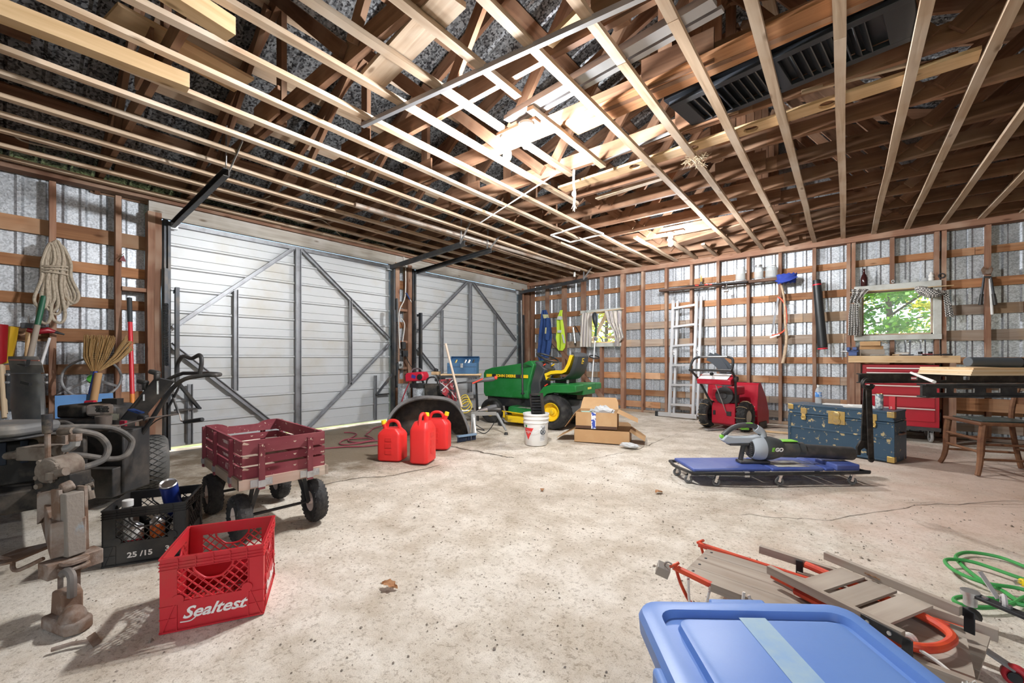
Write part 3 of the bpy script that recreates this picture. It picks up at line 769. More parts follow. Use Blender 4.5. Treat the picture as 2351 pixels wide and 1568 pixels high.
GREYP = M('grey bottle plastic', (.38, .37, .35), .45, c2=(.28, .27, .25), scale=8)
bottle('oil_bottle', 'grey oil bottle with a white ribbed cap in the black crate', in_crate(-.115, -.02), [(0, 0), (.042, 0), (.045, .01), (.045, .17), (.034, .205), (.018, .225), (.018, .24)], GREYP, WHITE, .03, .024)
bottle('shampoo_bottle', 'dusty pale beige bottle at the back of the black crate', in_crate(.115, -.085), [(0, 0), (.034, 0), (.036, .01), (.036, .12), (.026, .15), (.014, .16), (.014, .17)], M('dusty beige plastic', (.55, .50, .42), .6), BLACK, .03, .017)
bottle('glass_jar', 'short clear jar deep inside the black crate', in_crate(.11, .08), [(0, 0), (.03, 0), (.032, .01), (.032, .15), (.025, .18), (.025, .2)], GREYP, BLACK, .02, .027)

# ================================================================ toy wagon
WAG_RED = wood('chipped maroon paint', (.22, .045, .06), (.17, .03, .042), (.30, .09, .10), rnd=.15)
def maroon():
    nt = WAG_RED.node_tree; p = nt.nodes['Principled BSDF']; src = p.inputs['Base Color'].links[0].from_socket
    N = nt.nodes.new; L = nt.links.new
    tc = N('ShaderNodeTexCoord'); n = N('ShaderNodeTexNoise'); n.inputs['Scale'].default_value = 55; n.inputs['Detail'].default_value = 3
    mp = N('ShaderNodeMapping'); mp.inputs['Scale'].default_value = (.5, 1, 1); L(tc.outputs['Object'], mp.inputs[0]); L(mp.outputs[0], n.inputs[0])
    r = N('ShaderNodeValToRGB'); r.color_ramp.elements[0].position = .66; r.color_ramp.elements[1].position = .69; L(n.outputs[0], r.inputs[0])
    mx = N('ShaderNodeMixRGB'); L(r.outputs[0], mx.inputs[0]); L(src, mx.inputs[1]); mx.inputs[2].default_value = (.60, .45, .36, 1); L(mx.outputs[0], p.inputs['Base Color'])
maroon()
def wagon():
    t = thing('toy_wagon', 'maroon wooden stake wagon with black pneumatic tyres', 'wagon', (2.885, -6.655, 0), math.radians(-3.7))
    L, Wd = .82, .44; zb = .315
    board('bed', (-L/2, 0, zb+.012), (L/2, 0, zb+.012), Wd, .022, W_GREY, t)
    WORN = wood('worn bare wood', (.66, .56, .47), (.45, .34, .26), (.50, .33, .27), rnd=.1)
    for s in (-1, 1):
        board('bed_rail', (-L/2-.02, s*(Wd/2+.01), zb+.025), (L/2+.02, s*(Wd/2+.01), zb+.025), .02, .055, W_GREY if s < 0 else WORN, t)
        board('bed_rail', (s*(L/2+.01), -Wd/2-.02, zb+.025), (s*(L/2+.01), Wd/2+.02, zb+.025), .02, .055, WORN, t)
    rows = [(zb+.083, .06), (zb+.148, .045), (zb+.222, .075)]
    for s in (-1, 1):
        for z, h in rows:
            board('side_slat', (-L/2, s*Wd/2, z), (L/2, s*Wd/2, z), .014, h, WAG_RED, t)
            if s == -1 and z == rows[2][0]:      # far end has a dipped handle plank
                b = MB(); n = 14; ys = [-Wd/2+Wd*i/n for i in range(n+1)]
                pr = [(y, z-h/2) for y in ys]+[(y, z+h/2-(.024 if abs(y) < .09 else .024*max(0, 1-(abs(y)-.09)/.05))) for y in reversed(ys)]
                b.prism(pr, -.007, .007, Matrix(((0, 0, 1), (1, 0, 0), (0, 1, 0))), (s*L/2, 0, 0)); b.o('end_slat', WAG_RED, t, smooth=0)
            else: board('end_slat', (s*L/2, -Wd/2, z), (s*L/2, Wd/2, z), .014, h, WAG_RED, t)
        for x in (-L/2+.03, -L/2+.32, L/2-.14 if s < 0 else L/2-.1):
            st = board('stake', (x, s*(Wd/2+.018), zb-.01), (x, s*(Wd/2+.018), zb+.255), .030, .018, WAG_RED, t, up=(0, 1, 0))
            MB().bb(x-.021, x+.021, s*(Wd/2+.008), s*(Wd/2+.030), zb+.012, zb+.045).o('stake_bracket', ZINC, t)
        for y in (-Wd/2+.09, Wd/2-.09):
            board('stake', (s*(L/2+.022), y, zb-.012), (s*(L/2+.022), y, zb+.24), .030, .018, WAG_RED, t, up=(1, 0, 0))
            b = MB(); b.bb(s*(L/2+.018), s*(L/2+.032), y-.019, y+.019, zb+.0, zb+.038); b.bb(s*(L/2+.019), s*(L/2+.023), y-.055, y+.055, zb+.005, zb+.045)
            for q in (-.042, .042): b.cyl((s*(L/2+.022), y+q, zb+.025), (s*(L/2+.026), y+q, zb+.025), .006, n=8)
            b.o('stake_bracket', ZINC, t)
    pink = M('faded pink lettering', (.55, .40, .38), .8)
    text('lettering', 'ATW', .052, pink, t, (.17, -Wd/2-.0085, zb+.083), (PI/2, 0, 0), depth=.0004)
    for x0, x1, z, h in ((.07, .15, .222, .018), (.165, .18, .222, .018), (.195, .27, .222, .018), (.07, .10, .148, .014), (.115, .20, .148, .014), (.21, .28, .148, .014)): MB().bb(x0, x1, -Wd/2-.0086, -Wd/2-.007, zb+z-h/2, zb+z+h/2).o('faded_print', pink, t)
    rim = M('cream rim', (.62, .52, .46), .5)
    for x in (-L/2+.10, L/2-.10):
        b = MB(); b.cyl((x, -.235, .132), (x, .235, .132), .009, n=10)
        for s in (-1, 1):
            for q in (-.05, .05): b.bar((x+q, s*.12, zb), (x+q*.3, s*.165, .128), .022, .005, up=(1, 0, 0))
        b.o('axle_frame', BLACK, t)
        for s in (-1, 1):
            c = (x, s*.205, .132)
            b = MB(); tyre(b, c, .128, .082, .062, (0, s, 0), 32); treads(b, c, .126, .092, (0, s, 0), 5, 26, .02, .005); w_ = b.o('wheel', RUBBER, t, smooth=40)
            b = MB(); b.lathe([(.062, .03), (.055, .026), (.045, .012), (.02, .012), (.018, .045), (0, .045)], 24, c, (0, s, 0)); b.lathe([(.062, -.03), (.05, -.022), (.02, -.02), (.018, -.04), (0, -.04)], 24, c, (0, s, 0)); b.o('rim', rim, w_)
            b = MB(); b.cyl((x, s*.238, .132), (x, s*.256, .132), .014, n=14); b.o('hub_cap', BLACK, w_)
wagon()

# ================================================================ storage tote in the foreground
TOTE = M('blue tote plastic', (.115, .235, .58), .42, c2=(.135, .26, .59), scale=3, bump=.03, bscale=200)
def rrect(w, d, r, n=5):
    out = []
    for sx, sy, a0 in ((1, 1, 0), (-1, 1, PI/2), (-1, -1, PI), (1, -1, 3*PI/2)):
        for i in range(n+1):
            a = a0+PI/2*i/n; out.append((sx*(w/2-r)+r*math.cos(a), sy*(d/2-r)+r*math.sin(a)))
    return out
def rings(b, layers, n=5):
    """loft of rounded rectangles: (w, d, r, z)"""
    base = len(b.v); k = 4*(n+1); vs = []
    for w, d, r, z in layers: vs += [(x, y, z) for x, y in rrect(w, d, r, n)]
    fs = [(i*k+j, i*k+(j+1) % k, (i+1)*k+(j+1) % k, (i+1)*k+j) for i in range(len(layers)-1) for j in range(k)]
    fs.append(tuple(range(k-1, -1, -1))); fs.append(tuple((len(layers)-1)*k+j for j in range(k)))
    b.add(vs, fs)
def tote():
    t = thing('storage_tote', 'blue plastic storage tote with a moulded lid in the foreground', 'tote', (5.832, -6.80, 0), math.radians(37.5))
    W, D, H = .53, .66, .40
    b = MB(); rings(b, [(W-.14, D-.14, .05, 0), (W-.06, D-.06, .06, H-.10), (W-.05, D-.05, .06, H-.03)]); b.o('tub', TOTE, t)
    b = MB()
    rings(b, [(W+.0, D+.0, .055, H-.045), (W+.005, D+.005, .055, H-.01), (W-.01, D-.01, .05, H+.005), (W-.045, D-.045, .045, H+.012), (W-.085, D-.10, .04, H+.012), (W-.10, D-.115, .035, H-.004), (W-.145, D-.16, .03, H-.004), (W-.155, D-.17, .028, H+.010), (W-.17, D-.185, .02, H+.012)])
    b.o('lid', TOTE, t, smooth=30)
    for s in (-1, 1):
        b = MB(); b.bb(-.07, .07, s*(D/2-.015), s*(D/2+.02), H-.03, H+.002); b.o('latch_lip', TOTE, t, .006)
        b = MB(); b.bb(s*(W/2-.02), s*(W/2+.02), -.12, .12, H-.06, H-.012); b.o('side_handle', TOTE, t, .008)
    tape = M('faded tape residue', (.33, .47, .58), .6, c2=(.25, .40, .62), scale=22, lo=.4, hi=.7)
    b = MB(); b.box((-.01, .03, H+.0128), (.062, .44, .0006)); b.o('tape_strip', tape, t)
    b = MB(); m_ = M('moulded mark', (.13, .25, .60), .5)
    for r_ in (.012, .018): b.ring((.035, -.14, H+.0125), r_, .0012, n=20, k=5)
    b.o('logo_mark', m_, t); 
    for x0, x1, y in ((.062, .078, -.135), (.082, .100, -.129), (.084, .100, -.136), (.104, .122, -.130), (.104, .122, -.137), (.066, .071, -.150), (.078, .084, -.150), (.090, .097, -.150), (.104, .110, -.150)): MB().bb(x0, x1, y-.0012, y+.0012, H+.012, H+.0132).o('moulded_print', m_, t)
tote()
# ================================================================ sleds beside the tote
SLED = wood('weathered sled wood', (.42, .36, .30), (.30, .24, .19), (.47, .41, .34), rnd=.12)
SRED = M('scuffed red sled paint', (.70, .085, .03), .45, c2=(.55, .05, .03), scale=12)
ROPE = M('speckled rope', (.78, .74, .68), .9, c2=(.35, .10, .10), scale=60, lo=.58, hi=.66)
def long_sled(label, loc, rotz, length, z0, width=.30, back=False):
    t = thing('runner_sled', label, 'sled', loc, rotz, 'wooden runner sleds'); w = width
    for k in range(4):
        y = -w*.36+w*.72*k/3; board('deck_plank', (.02, y, z0), (length, y, z0-.012), w*.235, .012, SLED, t)
    for s in (-1, 1):
        b = MB(); b.tube([(-.02, s*(w/2-.01), z0+.012), (.12, s*(w/2+.005), z0+.0), (length, s*(w/2+.025), z0-.03)], .0125, 8); b.o('rail_tube', SRED, t)
        b = MB(); b.tube([(-.03, s*(w/2), z0+.012), (-.005, s*(w/2), z0+.03), (.0, s*(w/2-.01), z0+.035)], .006, 6); b.o('hook', SRED, t)
        P = smooth_path([(-.01, s*(w/2-.01), z0+.005), (.01, s*(w/2-.01), z0-.05), (.05, s*(w/2-.01), z0-.11), (.12, s*(w/2-.01), .02), (.22, s*(w/2-.01), .006), (length+.05, s*(w/2-.01), .006)], 5)
        b = MB()
        for i in range(len(P)-1): b.bar(P[i], P[i+1], .018, .004, up=(0, 0, 1)); 
        b.tube(P, .0045, 6); b.o('runner', SRED, t)
        for x in (.30, length-.1):
            b = MB(); b.bar((x, s*(w/2-.01), .006), (x+.02, s*(w/2-.02), z0-.02), .02, .006, up=(0, 1, 0)); b.o('strut', SRED, t)
    for k in range(4):
        y = -w*.36+w*.72*k/3; b = MB(); b.ball((.045, y, z0+.006), (.006, .006, .003), 8, 4); b.o('rivet', DSTEEL, t)
    return t
a_ = math.radians(-4); O_ = V((5.325, -5.875, 0)); ML = Matrix.Rotation(a_, 3, 'Z')
def SLP(x, y, z=0): return O_ + ML @ V((x, y, z))
s1 = long_sled('grey plank sled with red curved runners at its front, under the slatted sled', O_, a_, .80, .175)
board('side_rail', (.14, -.185, .185), (.86, -.21, .175), .022, .030, SLED, s1)
board('side_rail', (.20, .245, .20), (.62, .245, .18), .022, .030, SLED, s1)
board('side_rail', (.34, .225, .145), (.66, .23, .135), .022, .03, SLED, s1)
b = MB(); b.bb(.335, .36, .222, .228, .145, .205); b.o('bracket', BLACK, s1, .003)
b = MB(); b.bar((.27, -.20, .19), (.275, -.20, .11), .004, .024, up=(1, 0, 0)); b.bar((.27, -.20, .115), (.36, -.20, .085), .004, .022, up=(0, 0, 1)); b.o('bracket', BLACK, s1, .002)
board('side_rail', (.29, -.19, .10), (.52, -.19, .08), .02, .03, SLED, s1)
for pts in ([(.045, -.16, .175), (.055, -.18, .11), (.075, -.2, .03)], [(.13, -.16, .18), (.12, -.19, .10), (.125, -.22, .02)], [(.255, -.215, .22), (.25, -.225, .15), (.24, -.24, .03)], [(.27, -.215, .215), (.30, -.23, .12), (.30, -.25, .03)]):
    b = MB(); b.tube(smooth_path(pts, 4), .0052, 7); b.o('rope', ROPE, s1)
b = MB(); b.box((-.06, -.15, .165), (.05, .045, .04), (.2, .3, .4)); b.tube(arc((-.035, -.15, .185), .018, 0, PI, 8), .004, 6); b.o('padlock', M('dull padlock', (.33, .30, .27), .5, .6), s1, .006)

def slat_sled():
    t = thing('runner_sled', 'wooden sled with three cross slats and a red tube loop, on top', 'sled', (5.72, -5.79, 0), math.radians(-28.5), 'wooden runner sleds')
    z = .232
    board('side_rail', (-.03, .16, z+.004), (.37, .155, z+.004), .020, .028, SLED, t)
    board('side_rail', (-.04, -.155, z+.004), (.37, -.16, z+.004), .020, .028, SLED, t)
    for x in (.075, .172, .268): board('cross_slat', (x, -.145, z-.016), (x, .148, z-.016), .078, .009, SLED, t)
    b = MB(); b.tube(smooth_path([(-.06, .09, z-.034), (.22, .095, z-.034), (.33, .085, z-.034), (.39, .05, z-.034), (.405, -.01, z-.034), (.40, -.07, z-.034), (.375, -.115, z-.034), (.32, -.135, z-.034), (.22, -.14, z-.034), (.05, -.14, z-.034)], 5), .0135, 10); b.o('loop_tube', SRED, t)
    for s, yy in ((1, .168), (-1, -.173)):
        b = MB(); b.bar((.27 if s < 0 else .355, yy, z+.004), (.395, yy, z-.004), .004, .028, up=(0, 0, 1)); b.bar((.385, yy, z+.01), (.385, yy, z-.06), .004, .026, up=(1, 0, 0)); b.o('bracket', BLACK, t, .002)
        if s < 0:
            for x, zz in ((.29, .002), (.345, .002), (.385, -.045)):
                b = MB(); b.cyl((x, yy-.006, z+zz), (x, yy, z+zz), .006, n=8); b.o('bolt', ZINC, t)
    for yy in (.11, -.11):
        b = MB(); P = [(-.06, yy, .192), (.36, yy, .192)]; b.bar(*P, .016, .012); b.o('runner', SRED, t)
    b = MB()
    for k in range(2): b.ring((.355, -.115+.012*k, z-.034), .021, .0052, (.8, -.6, .1), 16, 6)
    b.o('rope', ROPE, t)
    b = MB(); b.tube(smooth_path([(.37, -.12, z-.03), (.42, -.11, z-.045), (.46, -.12, z-.055), (.48, -.13, z-.065)], 4), .005, 6); b.o('rope', ROPE, t)
    b = MB(); rr = random.Random(4)
    for k in range(26):
        a = rr.uniform(-.9, .9); l = rr.uniform(.04, .085); q = V((.48, -.13, z-.065))
        b.tube([q, q+V((l*.5*math.cos(a), l*.5*math.sin(a)-.02, rr.uniform(-.02, .035))), q+V((l*math.cos(a), l*math.sin(a)-.03, rr.uniform(-.07, .0)))], .0016, 4)
    tag(b.o('frayed_rope_end', M('white fibre', (.82, .80, .76), .9), t), None, None, kind='stuff')
slat_sled()
s3 = thing('runner_sled', 'bare grey plank sled lowest of the stack with red wheels', 'sled', (5.80, -5.72, 0), math.radians(-14), 'wooden runner sleds')
for k in range(4): board('deck_plank', (.02, -.165+.085*k, .112), (.385, -.165+.085*k, .112), .08, .012, SLED, s3)
board('side_rail', (-.05, -.235, .10), (.42, -.245, .095), .03, .05, SLED, s3); board('side_rail', (-.02, .165, .118), (.40, .17, .115), .025, .04, SLED, s3)
for x, y in ((.44, .11), (.41, -.20)):
    b = MB(); tyre(b, (x, y, .033), .032, .03, .016, (0, 1, 0), 20); w_ = b.o('wheel', M('red wheel rubber', (.45, .03, .04), .5), s3)
    b = MB(); b.cyl((x, y-.02, .033), (x, y+.02, .033), .016, n=12); b.o('hub', DSTEEL, w_)
    b = MB(); b.bar((.35, y, .09), (x, y, .05), .03, .008); b.o('wheel_bracket', ZINC, s3)
for s in (-1, 1): MB().bb(-.05, .36, s*.13-.008, s*.13+.008, .0, .106).o('runner', SRED, s3)

# trailer coupler with a strap, at the edge of the picture
tc_ = thing('caster_dolly', 'black steel dolly arm with a webbing strap beside the green cord', 'dolly', G(2245, 1440, 0), math.radians(-18))
b = MB(); b.bar((-.02, 0, .12), (.30, -.06, .10), .04, .012); b.bar((.13, -.02, .115), (.24, -.12, .02), .012, .07); b.bar((.24, -.12, .02), (.5, -.2, .03), .012, .06); b.o('arm', DUSTBLK, tc_, .002)
b = MB(); b.cyl((-.02, 0, .075), (-.02, 0, .115), .02, n=16); b.cyl((-.02, 0, .115), (-.02, 0, .13), .028, n=16); b.o('swivel', ZINC, tc_)
b = MB(); b.bar((.05, .01, .13), (.0, .03, .205), .022, .003); b.ring((.065, 0, .13), .02, .008, (1, .3, 0), 14, 6); b.o('strap', M('grey webbing', (.55, .53, .52), .9), tc_)
for x in (.02, .08, .16, .2):
    b = MB(); b.cyl((x, -.01-.1*x, .11), (x, -.01-.1*x, .13), .009, n=6); b.o('bolt', ZINC, tc_)
for x, y in ((-.02, 0), (.3, -.08)):
    b = MB(); b.cyl((x, y-.02, .03), (x, y+.02, .03), .03, n=16); b.o('caster_wheel', RUBBER, tc_)

# green extension cord
GC = M('green cord', (.06, .33, .085), .4)
t = thing('extension_cord', 'green extension cord lying in loops on the floor', 'cord', (0, 0, 0))
def gp(l, z=.012): return [V((*G(x, y, z).xy, z)) for x, y in l]
pts = gp([(2460, 1345), (2351, 1300), (2290, 1278), (2225, 1268), (2196, 1276), (2205, 1294), (2250, 1330), (2300, 1355), (2351, 1385), (2440, 1400)])
b = MB(); b.tube(smooth_path(pts, 8), .0085, 8)
pts = gp([(2470, 1400), (2351, 1354), (2260, 1338), (2195, 1312), (2170, 1290), (2185, 1284), (2240, 1292), (2351, 1330), (2440, 1355)], .028)
b.tube(smooth_path(pts, 8), .0085, 8)
pts = gp([(2470, 1420), (2351, 1390), (2290, 1376), (2215, 1370), (2190, 1377), (2210, 1389), (2260, 1395), (2320, 1388), (2351, 1372), (2400, 1360)], .02)
b.tube(smooth_path(pts, 8), .0085, 8)
b.o('cord_loops', GC, t)
pp = G(2344, 1337, .03); b = MB(); b.cyl(pp, pp+V((.06, .03, 0)), .017, .014, 14); b.o('plug', M('yellow plug', (.85, .62, .02), .4), t, .003)
b = MB()
for dz, dy in ((.006, 0), (-.006, .008), (-.006, -.008)): b.bar(pp+V((0, dy, dz)), pp+V((-.022, dy-.011, dz)), .002, .005)
b.o('prongs', ZINC, t)

# dry leaves
LEAF = M('dry oak leaf', (.48, .25, .12), .8, c2=(.35, .16, .07), scale=30)
def leaf(label, p, rz, s=1.0, tilt=0.0):
    n = 9; up = []
    for i in range(n+1):
        u = i/n; w = .022*math.sin(PI*min(1, u*.95+.05))*(1+.35*math.sin(u*22)); up.append((u*.075*s, w*s))
    poly = up+[(x, -y) for x, y in reversed(up)]
    b = MB(); k = len(up)
    rows = [[(x, y*f, .010*s*(abs(f)**2)+.006*math.sin(x*60)) for f in (-1, -.5, 0, .5, 1)] for x, y in up]
    b.grid(rows, .0006); o = b.o('dry_leaf', LEAF, loc=p, rot=(tilt, 0, rz)); return tag(o, label, 'leaf', 'dry leaves')
leaf('dry brown leaf lying on the slatted sled', (5.935, -5.735, .228), 2.6, .75)
leaf('dry brown leaf on the floor in front of the crate', G(876, 1342, .004), .4, 1.1)
leaf('dry brown leaf on the floor left of the creeper', G(1505, 1132, .004), 1.2, 1.0)
leaf('dry brown leaf on the floor between the bucket and creeper', G(1245, 1128, .004), 2.2, .7)
# ================================================================ ride-on mower
MOW_DK = M('mower dark plastic', (.045, .05, .055), .5, c2=(.075, .075, .075), scale=5)
def mower():
    t = thing('ride_on_mower', 'green and yellow ride-on lawn mower with black seat', 'mower', (2.46, -2.30, 0), math.radians(185))
    # hood: side profile extruded, slightly tapered to the nose
    prof = [(.50, .40), (1.19, .40), (1.225, .46), (1.225, .78), (1.19, .835), (1.05, .875), (.60, .955), (.52, .985), (.47, .99), (.40, .93), (.50, .60)]
    b = MB(); n = len(prof); vs = []
    def half(x): return .25-.02*max(0, x-.5)
    for s in (-1, 1):
        for x, z in prof: vs.append((x+(.16 if x > 1 else 0), s*(half(x)-(.03 if z > .93 else .0)), z))
    b.add(vs, [tuple(range(n)), tuple(reversed(range(n, 2*n)))]+[(i, n+i, n+(i+1) % n, (i+1) % n) for i in range(n)]); hood = b.o('hood', GREEN, t, .018, seg=3)
    for s in (-1, 1):
        b = MB(); y = s*.2525
        for k in range(3): b.bar((.44+.03*k, y, .90-.0*k), (.60+.02*k, y-s*.004, .955-.035*k), .004, .006, up=(0, 0, 1))
        b.o('louvre', BLACK, hood)
        b = MB(); b.bar((1.32, s*.2375, .745), (.50, s*.2535, .745), .004, .050); b.o('yellow_stripe', YELLOW, hood)
        b = MB(); b.bar((1.20, s*.2415, .745), (.63, s*.2535, .745), .0046, .051); b.o('name_band', BLACK, hood)
        text('lettering', 'JOHN DEERE', .058, YELLOW, hood, (.92, s*.2535, .745), (PI/2, 0, PI if s > 0 else 0), depth=.0008, sx=1.15, bold=.003)
        b = MB(); b.prism([(.50, .42), (.80, .42), (.78, .52), (.52, .53)], 0, .008, Matrix(((1, 0, 0), (0, 0, 1), (0, 1, 0))), (0, s*.249-(0 if s > 0 else .008), 0)); b.o('side_panel', GREEN, hood, .003)
    b = MB(); b.bb(1.378, 1.395, -.20, .20, .46, .76); b.o('grille', BLACK, hood)
    for s in (-1, 1): b = MB(); b.bb(1.385, 1.40, s*.06, s*.17, .64, .72); b.o('headlight', M('lamp lens', (.8, .8, .78), .2), hood)
    b = MB(); b.bb(.35, 1.32, -.20, .20, .26, .41); b.o('chassis', BLACK, t)
    # dash and steering column
    b = MB(); b.prism([(.30, .30), (.50, .30), (.60, .62), (.50, .93), (.40, .985), (.24, .86), (.34, .66)], -.17, .17, Matrix(((1, 0, 0), (0, 0, 1), (0, 1, 0)))); b.o('dash_tower', MOW_DK, t, .02, seg=3)
    b = MB(); b.cyl((.40, 0, .90), (.31, 0, 1.02), .022, n=12); b.o('steering_column', BLACK, t)
    ax = V((-.38, 0, .92)).normalized(); c = V((.30, 0, 1.035)); b = MB(); b.ring(c, .18, .013, ax, 32, 8); m = axis_matrix(ax)
    for a in (.3, 2.4, 4.5): b.bar(c-ax*.03, c+m @ V((.175*math.cos(a), .175*math.sin(a), 0)), .03, .008, up=tuple(ax))
    b.ball(c-ax*.02, (.04, .04, .02)); b.o('steering_wheel', BLACK, t)
    for p, m_ in (((.33, .10, .905), M('red knob', (.80, .07, .03), .4)), ((.29, -.10, .90), YELLOW), ((.27, .14, .60), M('red knob', (.80, .07, .03), .4))):
        b = MB(); b.bar(p, V(p)+V((-.05, .0, .035)), .03, .018); b.o('lever', m_, t, .004)
    # fenders and foot plates
    for s in (-1, 1):
        b = MB(); pr = [(.27, .33), (.20, .52), (.12, .615), (.02, .645), (-.34, .66), (-.40, .655), (-.40, .56), (-.30, .545), (-.05, .54), (.06, .52), (.14, .44), (.19, .31)]
        vs = []; n = len(pr); y0, y1 = s*.20, s*.455
        for y in (y0, y1):
            for x, z in pr: vs.append((x, y, z if y == y0 else z-.004))
        b.add(vs, [tuple(range(n)), tuple(reversed(range(n, 2*n)))]+[(i, n+i, n+(i+1) % n, (i+1) % n) for i in range(n)]); b.o('fender', GREEN, t, .014, seg=3)
        b = MB(); rows = [[(x, s*y, z) for y in (.16, .25, .38, .43, .44)] for x, z in ((.18, .27), (.30, .265), (.62, .27), (.74, .285))]
        for i, r_ in enumerate(rows):
            r_[3] = (r_[3][0], r_[3][1], r_[3][2]-.01); r_[4] = (r_[4][0], r_[4][1], r_[4][2]-.075)
        b.grid(rows, .006); b.o('foot_plate', GREEN, t)
        b = MB(); b.box((.48, s*.32, .2735 if s > 0 else .2735), (.34, .11, .006)); b.o('foot_pad', M('worn foot pad', (.38, .36, .32), .9, c2=(.12, .12, .11), scale=25), t)
    b = MB(); b.bb(-.40, .14, -.21, .21, .50, .655); b.o('rear_deck', GREEN, t, .01)
    b = MB(); b.bb(-.405, -.395, -.06, .06, .575, .605); b.o('reflector', M('yellow sticker', (.80, .72, .12), .4), t)
    b = MB(); b.bb(-.36, -.20, -.19, .0, .34, .52); b.o('battery_box', M('dusty brown box', (.26, .20, .13), .7), t)
    b = MB(); b.bb(-.34, .40, -.17, .17, .20, .42); b.o('rear_frame', M('transaxle grey', (.10, .10, .10), .6), t, .01)
    # seat
    b = MB(); rows = []
    pr = [(.17, .735), (.20, .76), (.12, .79), (.02, .80), (-.06, .80), (-.13, .83), (-.19, .93), (-.235, 1.06)]
    for x, z in pr: rows.append([(x, y, z-.02*(1-abs(y)/.22) if z < .82 else z) for y in (-.22, -.20, -.10, 0, .10, .20, .22)])
    b.grid(rows, -.05); b.o('seat_cushion', YELLOW, t, .012)
    b = MB(); rows = []
    for k, (x, z) in enumerate([(.13, .72), (-.05, .715), (-.14, .735), (-.215, .81), (-.265, .94), (-.285, 1.05), (-.26, 1.085), (-.225, 1.09)]):
        w = .225-(.02 if k < 2 else 0)-(.05 if k >= 6 else 0)-(.02 if k == 5 else 0); rows.append([(x+(.03 if abs(y) == 1 else 0), y*w, z+(.015 if abs(y) == 1 and k < 3 else 0)) for y in (-1, -.85, -.4, 0, .4, .85, 1)])
    b.grid(rows, .02); b.o('seat_shell', MOW_DK, t)
    b = MB(); b.box((-.297, 0, .985), (.004, .065, .085), (0, -.16, 0)); b.o('emblem', YELLOW, t, .006)
    b = MB(); b.box((-.300, 0, .985), (.004, .05, .068), (0, -.16, 0)); b.o('emblem_field', MOW_DK, t, .004)
    b = MB(); b.prism([(-.018, -.012), (-.008, .0), (-.012, .018), (0, .006), (.018, .010), (.010, -.004), (.016, -.016), (.002, -.010)], -.001, .001, Matrix(((0, 0, 1), (1, 0, 0), (0, 1, 0))), (-.3035, 0, .985)); b.o('emblem_deer', YELLOW, t, smooth=0)
    b = MB(); b.bb(-.12, .10, -.13, .13, .66, .72); b.o('seat_mount', BLACK, t)
    for y in (-.15, .15): b = MB(); b.lathe([(.0, 0), (.022, 0), (.022, .05), (0, .05)], 10, (-.12, y, .66)); b.o('seat_spring', ZINC, t)
    b = MB(); b.ball((.19, .10, .77), (.05, .045, .055)); b.o('chrome_dome', CHROME, t)
    # wheels
    for s in (-1, 1):
        c = (0, s*.345, .255); b = MB(); tyre(b, c, .25, .24, .135, (0, s, 0), 40); treads(b, c, .249, .24, (0, s, 0), 8, 34, .022, .006, 0); w_ = b.o('rear_wheel', RUBBER, t, smooth=40)
        b = MB(); b.lathe([(.136, .10), (.128, .115), (.122, .10), (.115, .05), (.075, .03), (.06, .05), (.04, .055), (.035, .075), (.02, .08), (0, .08)], 30, c, (0, s, 0)); b.lathe([(.136, -.1), (.12, -.09), (.1, -.02), (0, -.02)], 24, c, (0, s, 0)); b.o('rim', YELLOW, w_)
        c = (1.13, s*.335, .195); b = MB(); tyre(b, c, .19, .16, .09, (0, s, 0), 36); b.o('front_wheel', RUBBER, t)
        b = MB(); b.lathe([(.09, .06), (.08, .07), (.07, .04), (.03, .035), (.02, .07), (0, .07)], 24, c, (0, s, 0)); b.o('rim', YELLOW, t)
    # mowing deck
    b = MB(); b.prism([(.22, -.44), (.30, -.52), (.70, -.52), (.84, -.40), (.84, .40), (.70, .52), (.30, .52), (.22, .44)], .065, .155); b.prism([(.28, -.40), (.70, -.40), (.78, -.3), (.78, .3), (.70, .40), (.28, .40)], .155, .20)
    b.o('mower_deck', M('worn deck yellow', (.86, .58, .02), .45, c2=(.12, .09, .07), scale=3.4, lo=.52, hi=.62), t, .012)
    for y in (.47, -.47):
        b = MB(); b.bar((.25, y, .19), (.85, y*.95, .215), .02, .012); b.bar((.80, y, .12), (.80, y, .22), .02, .02); b.o('deck_link', YELLOW, t)
    b = MB(); b.cyl((.82, .50, .05), (.82, .54, .05), .05, n=16); b.o('gauge_wheel', RUBBER, t)
mower()
# the black pole that leans on the mower's hood
b = MB(); a, c = BW(1200, 905, -2.72), BW(1196, 690, -2.60); b.tube([a, a.lerp(c, .5), c], .014, 10); b.tube([a, a+V((.0, 0, .02))], .03, 10)
tag(b.o('black_pole', BLACK), 'tall thin black pole standing upright against the mower hood', 'pole')

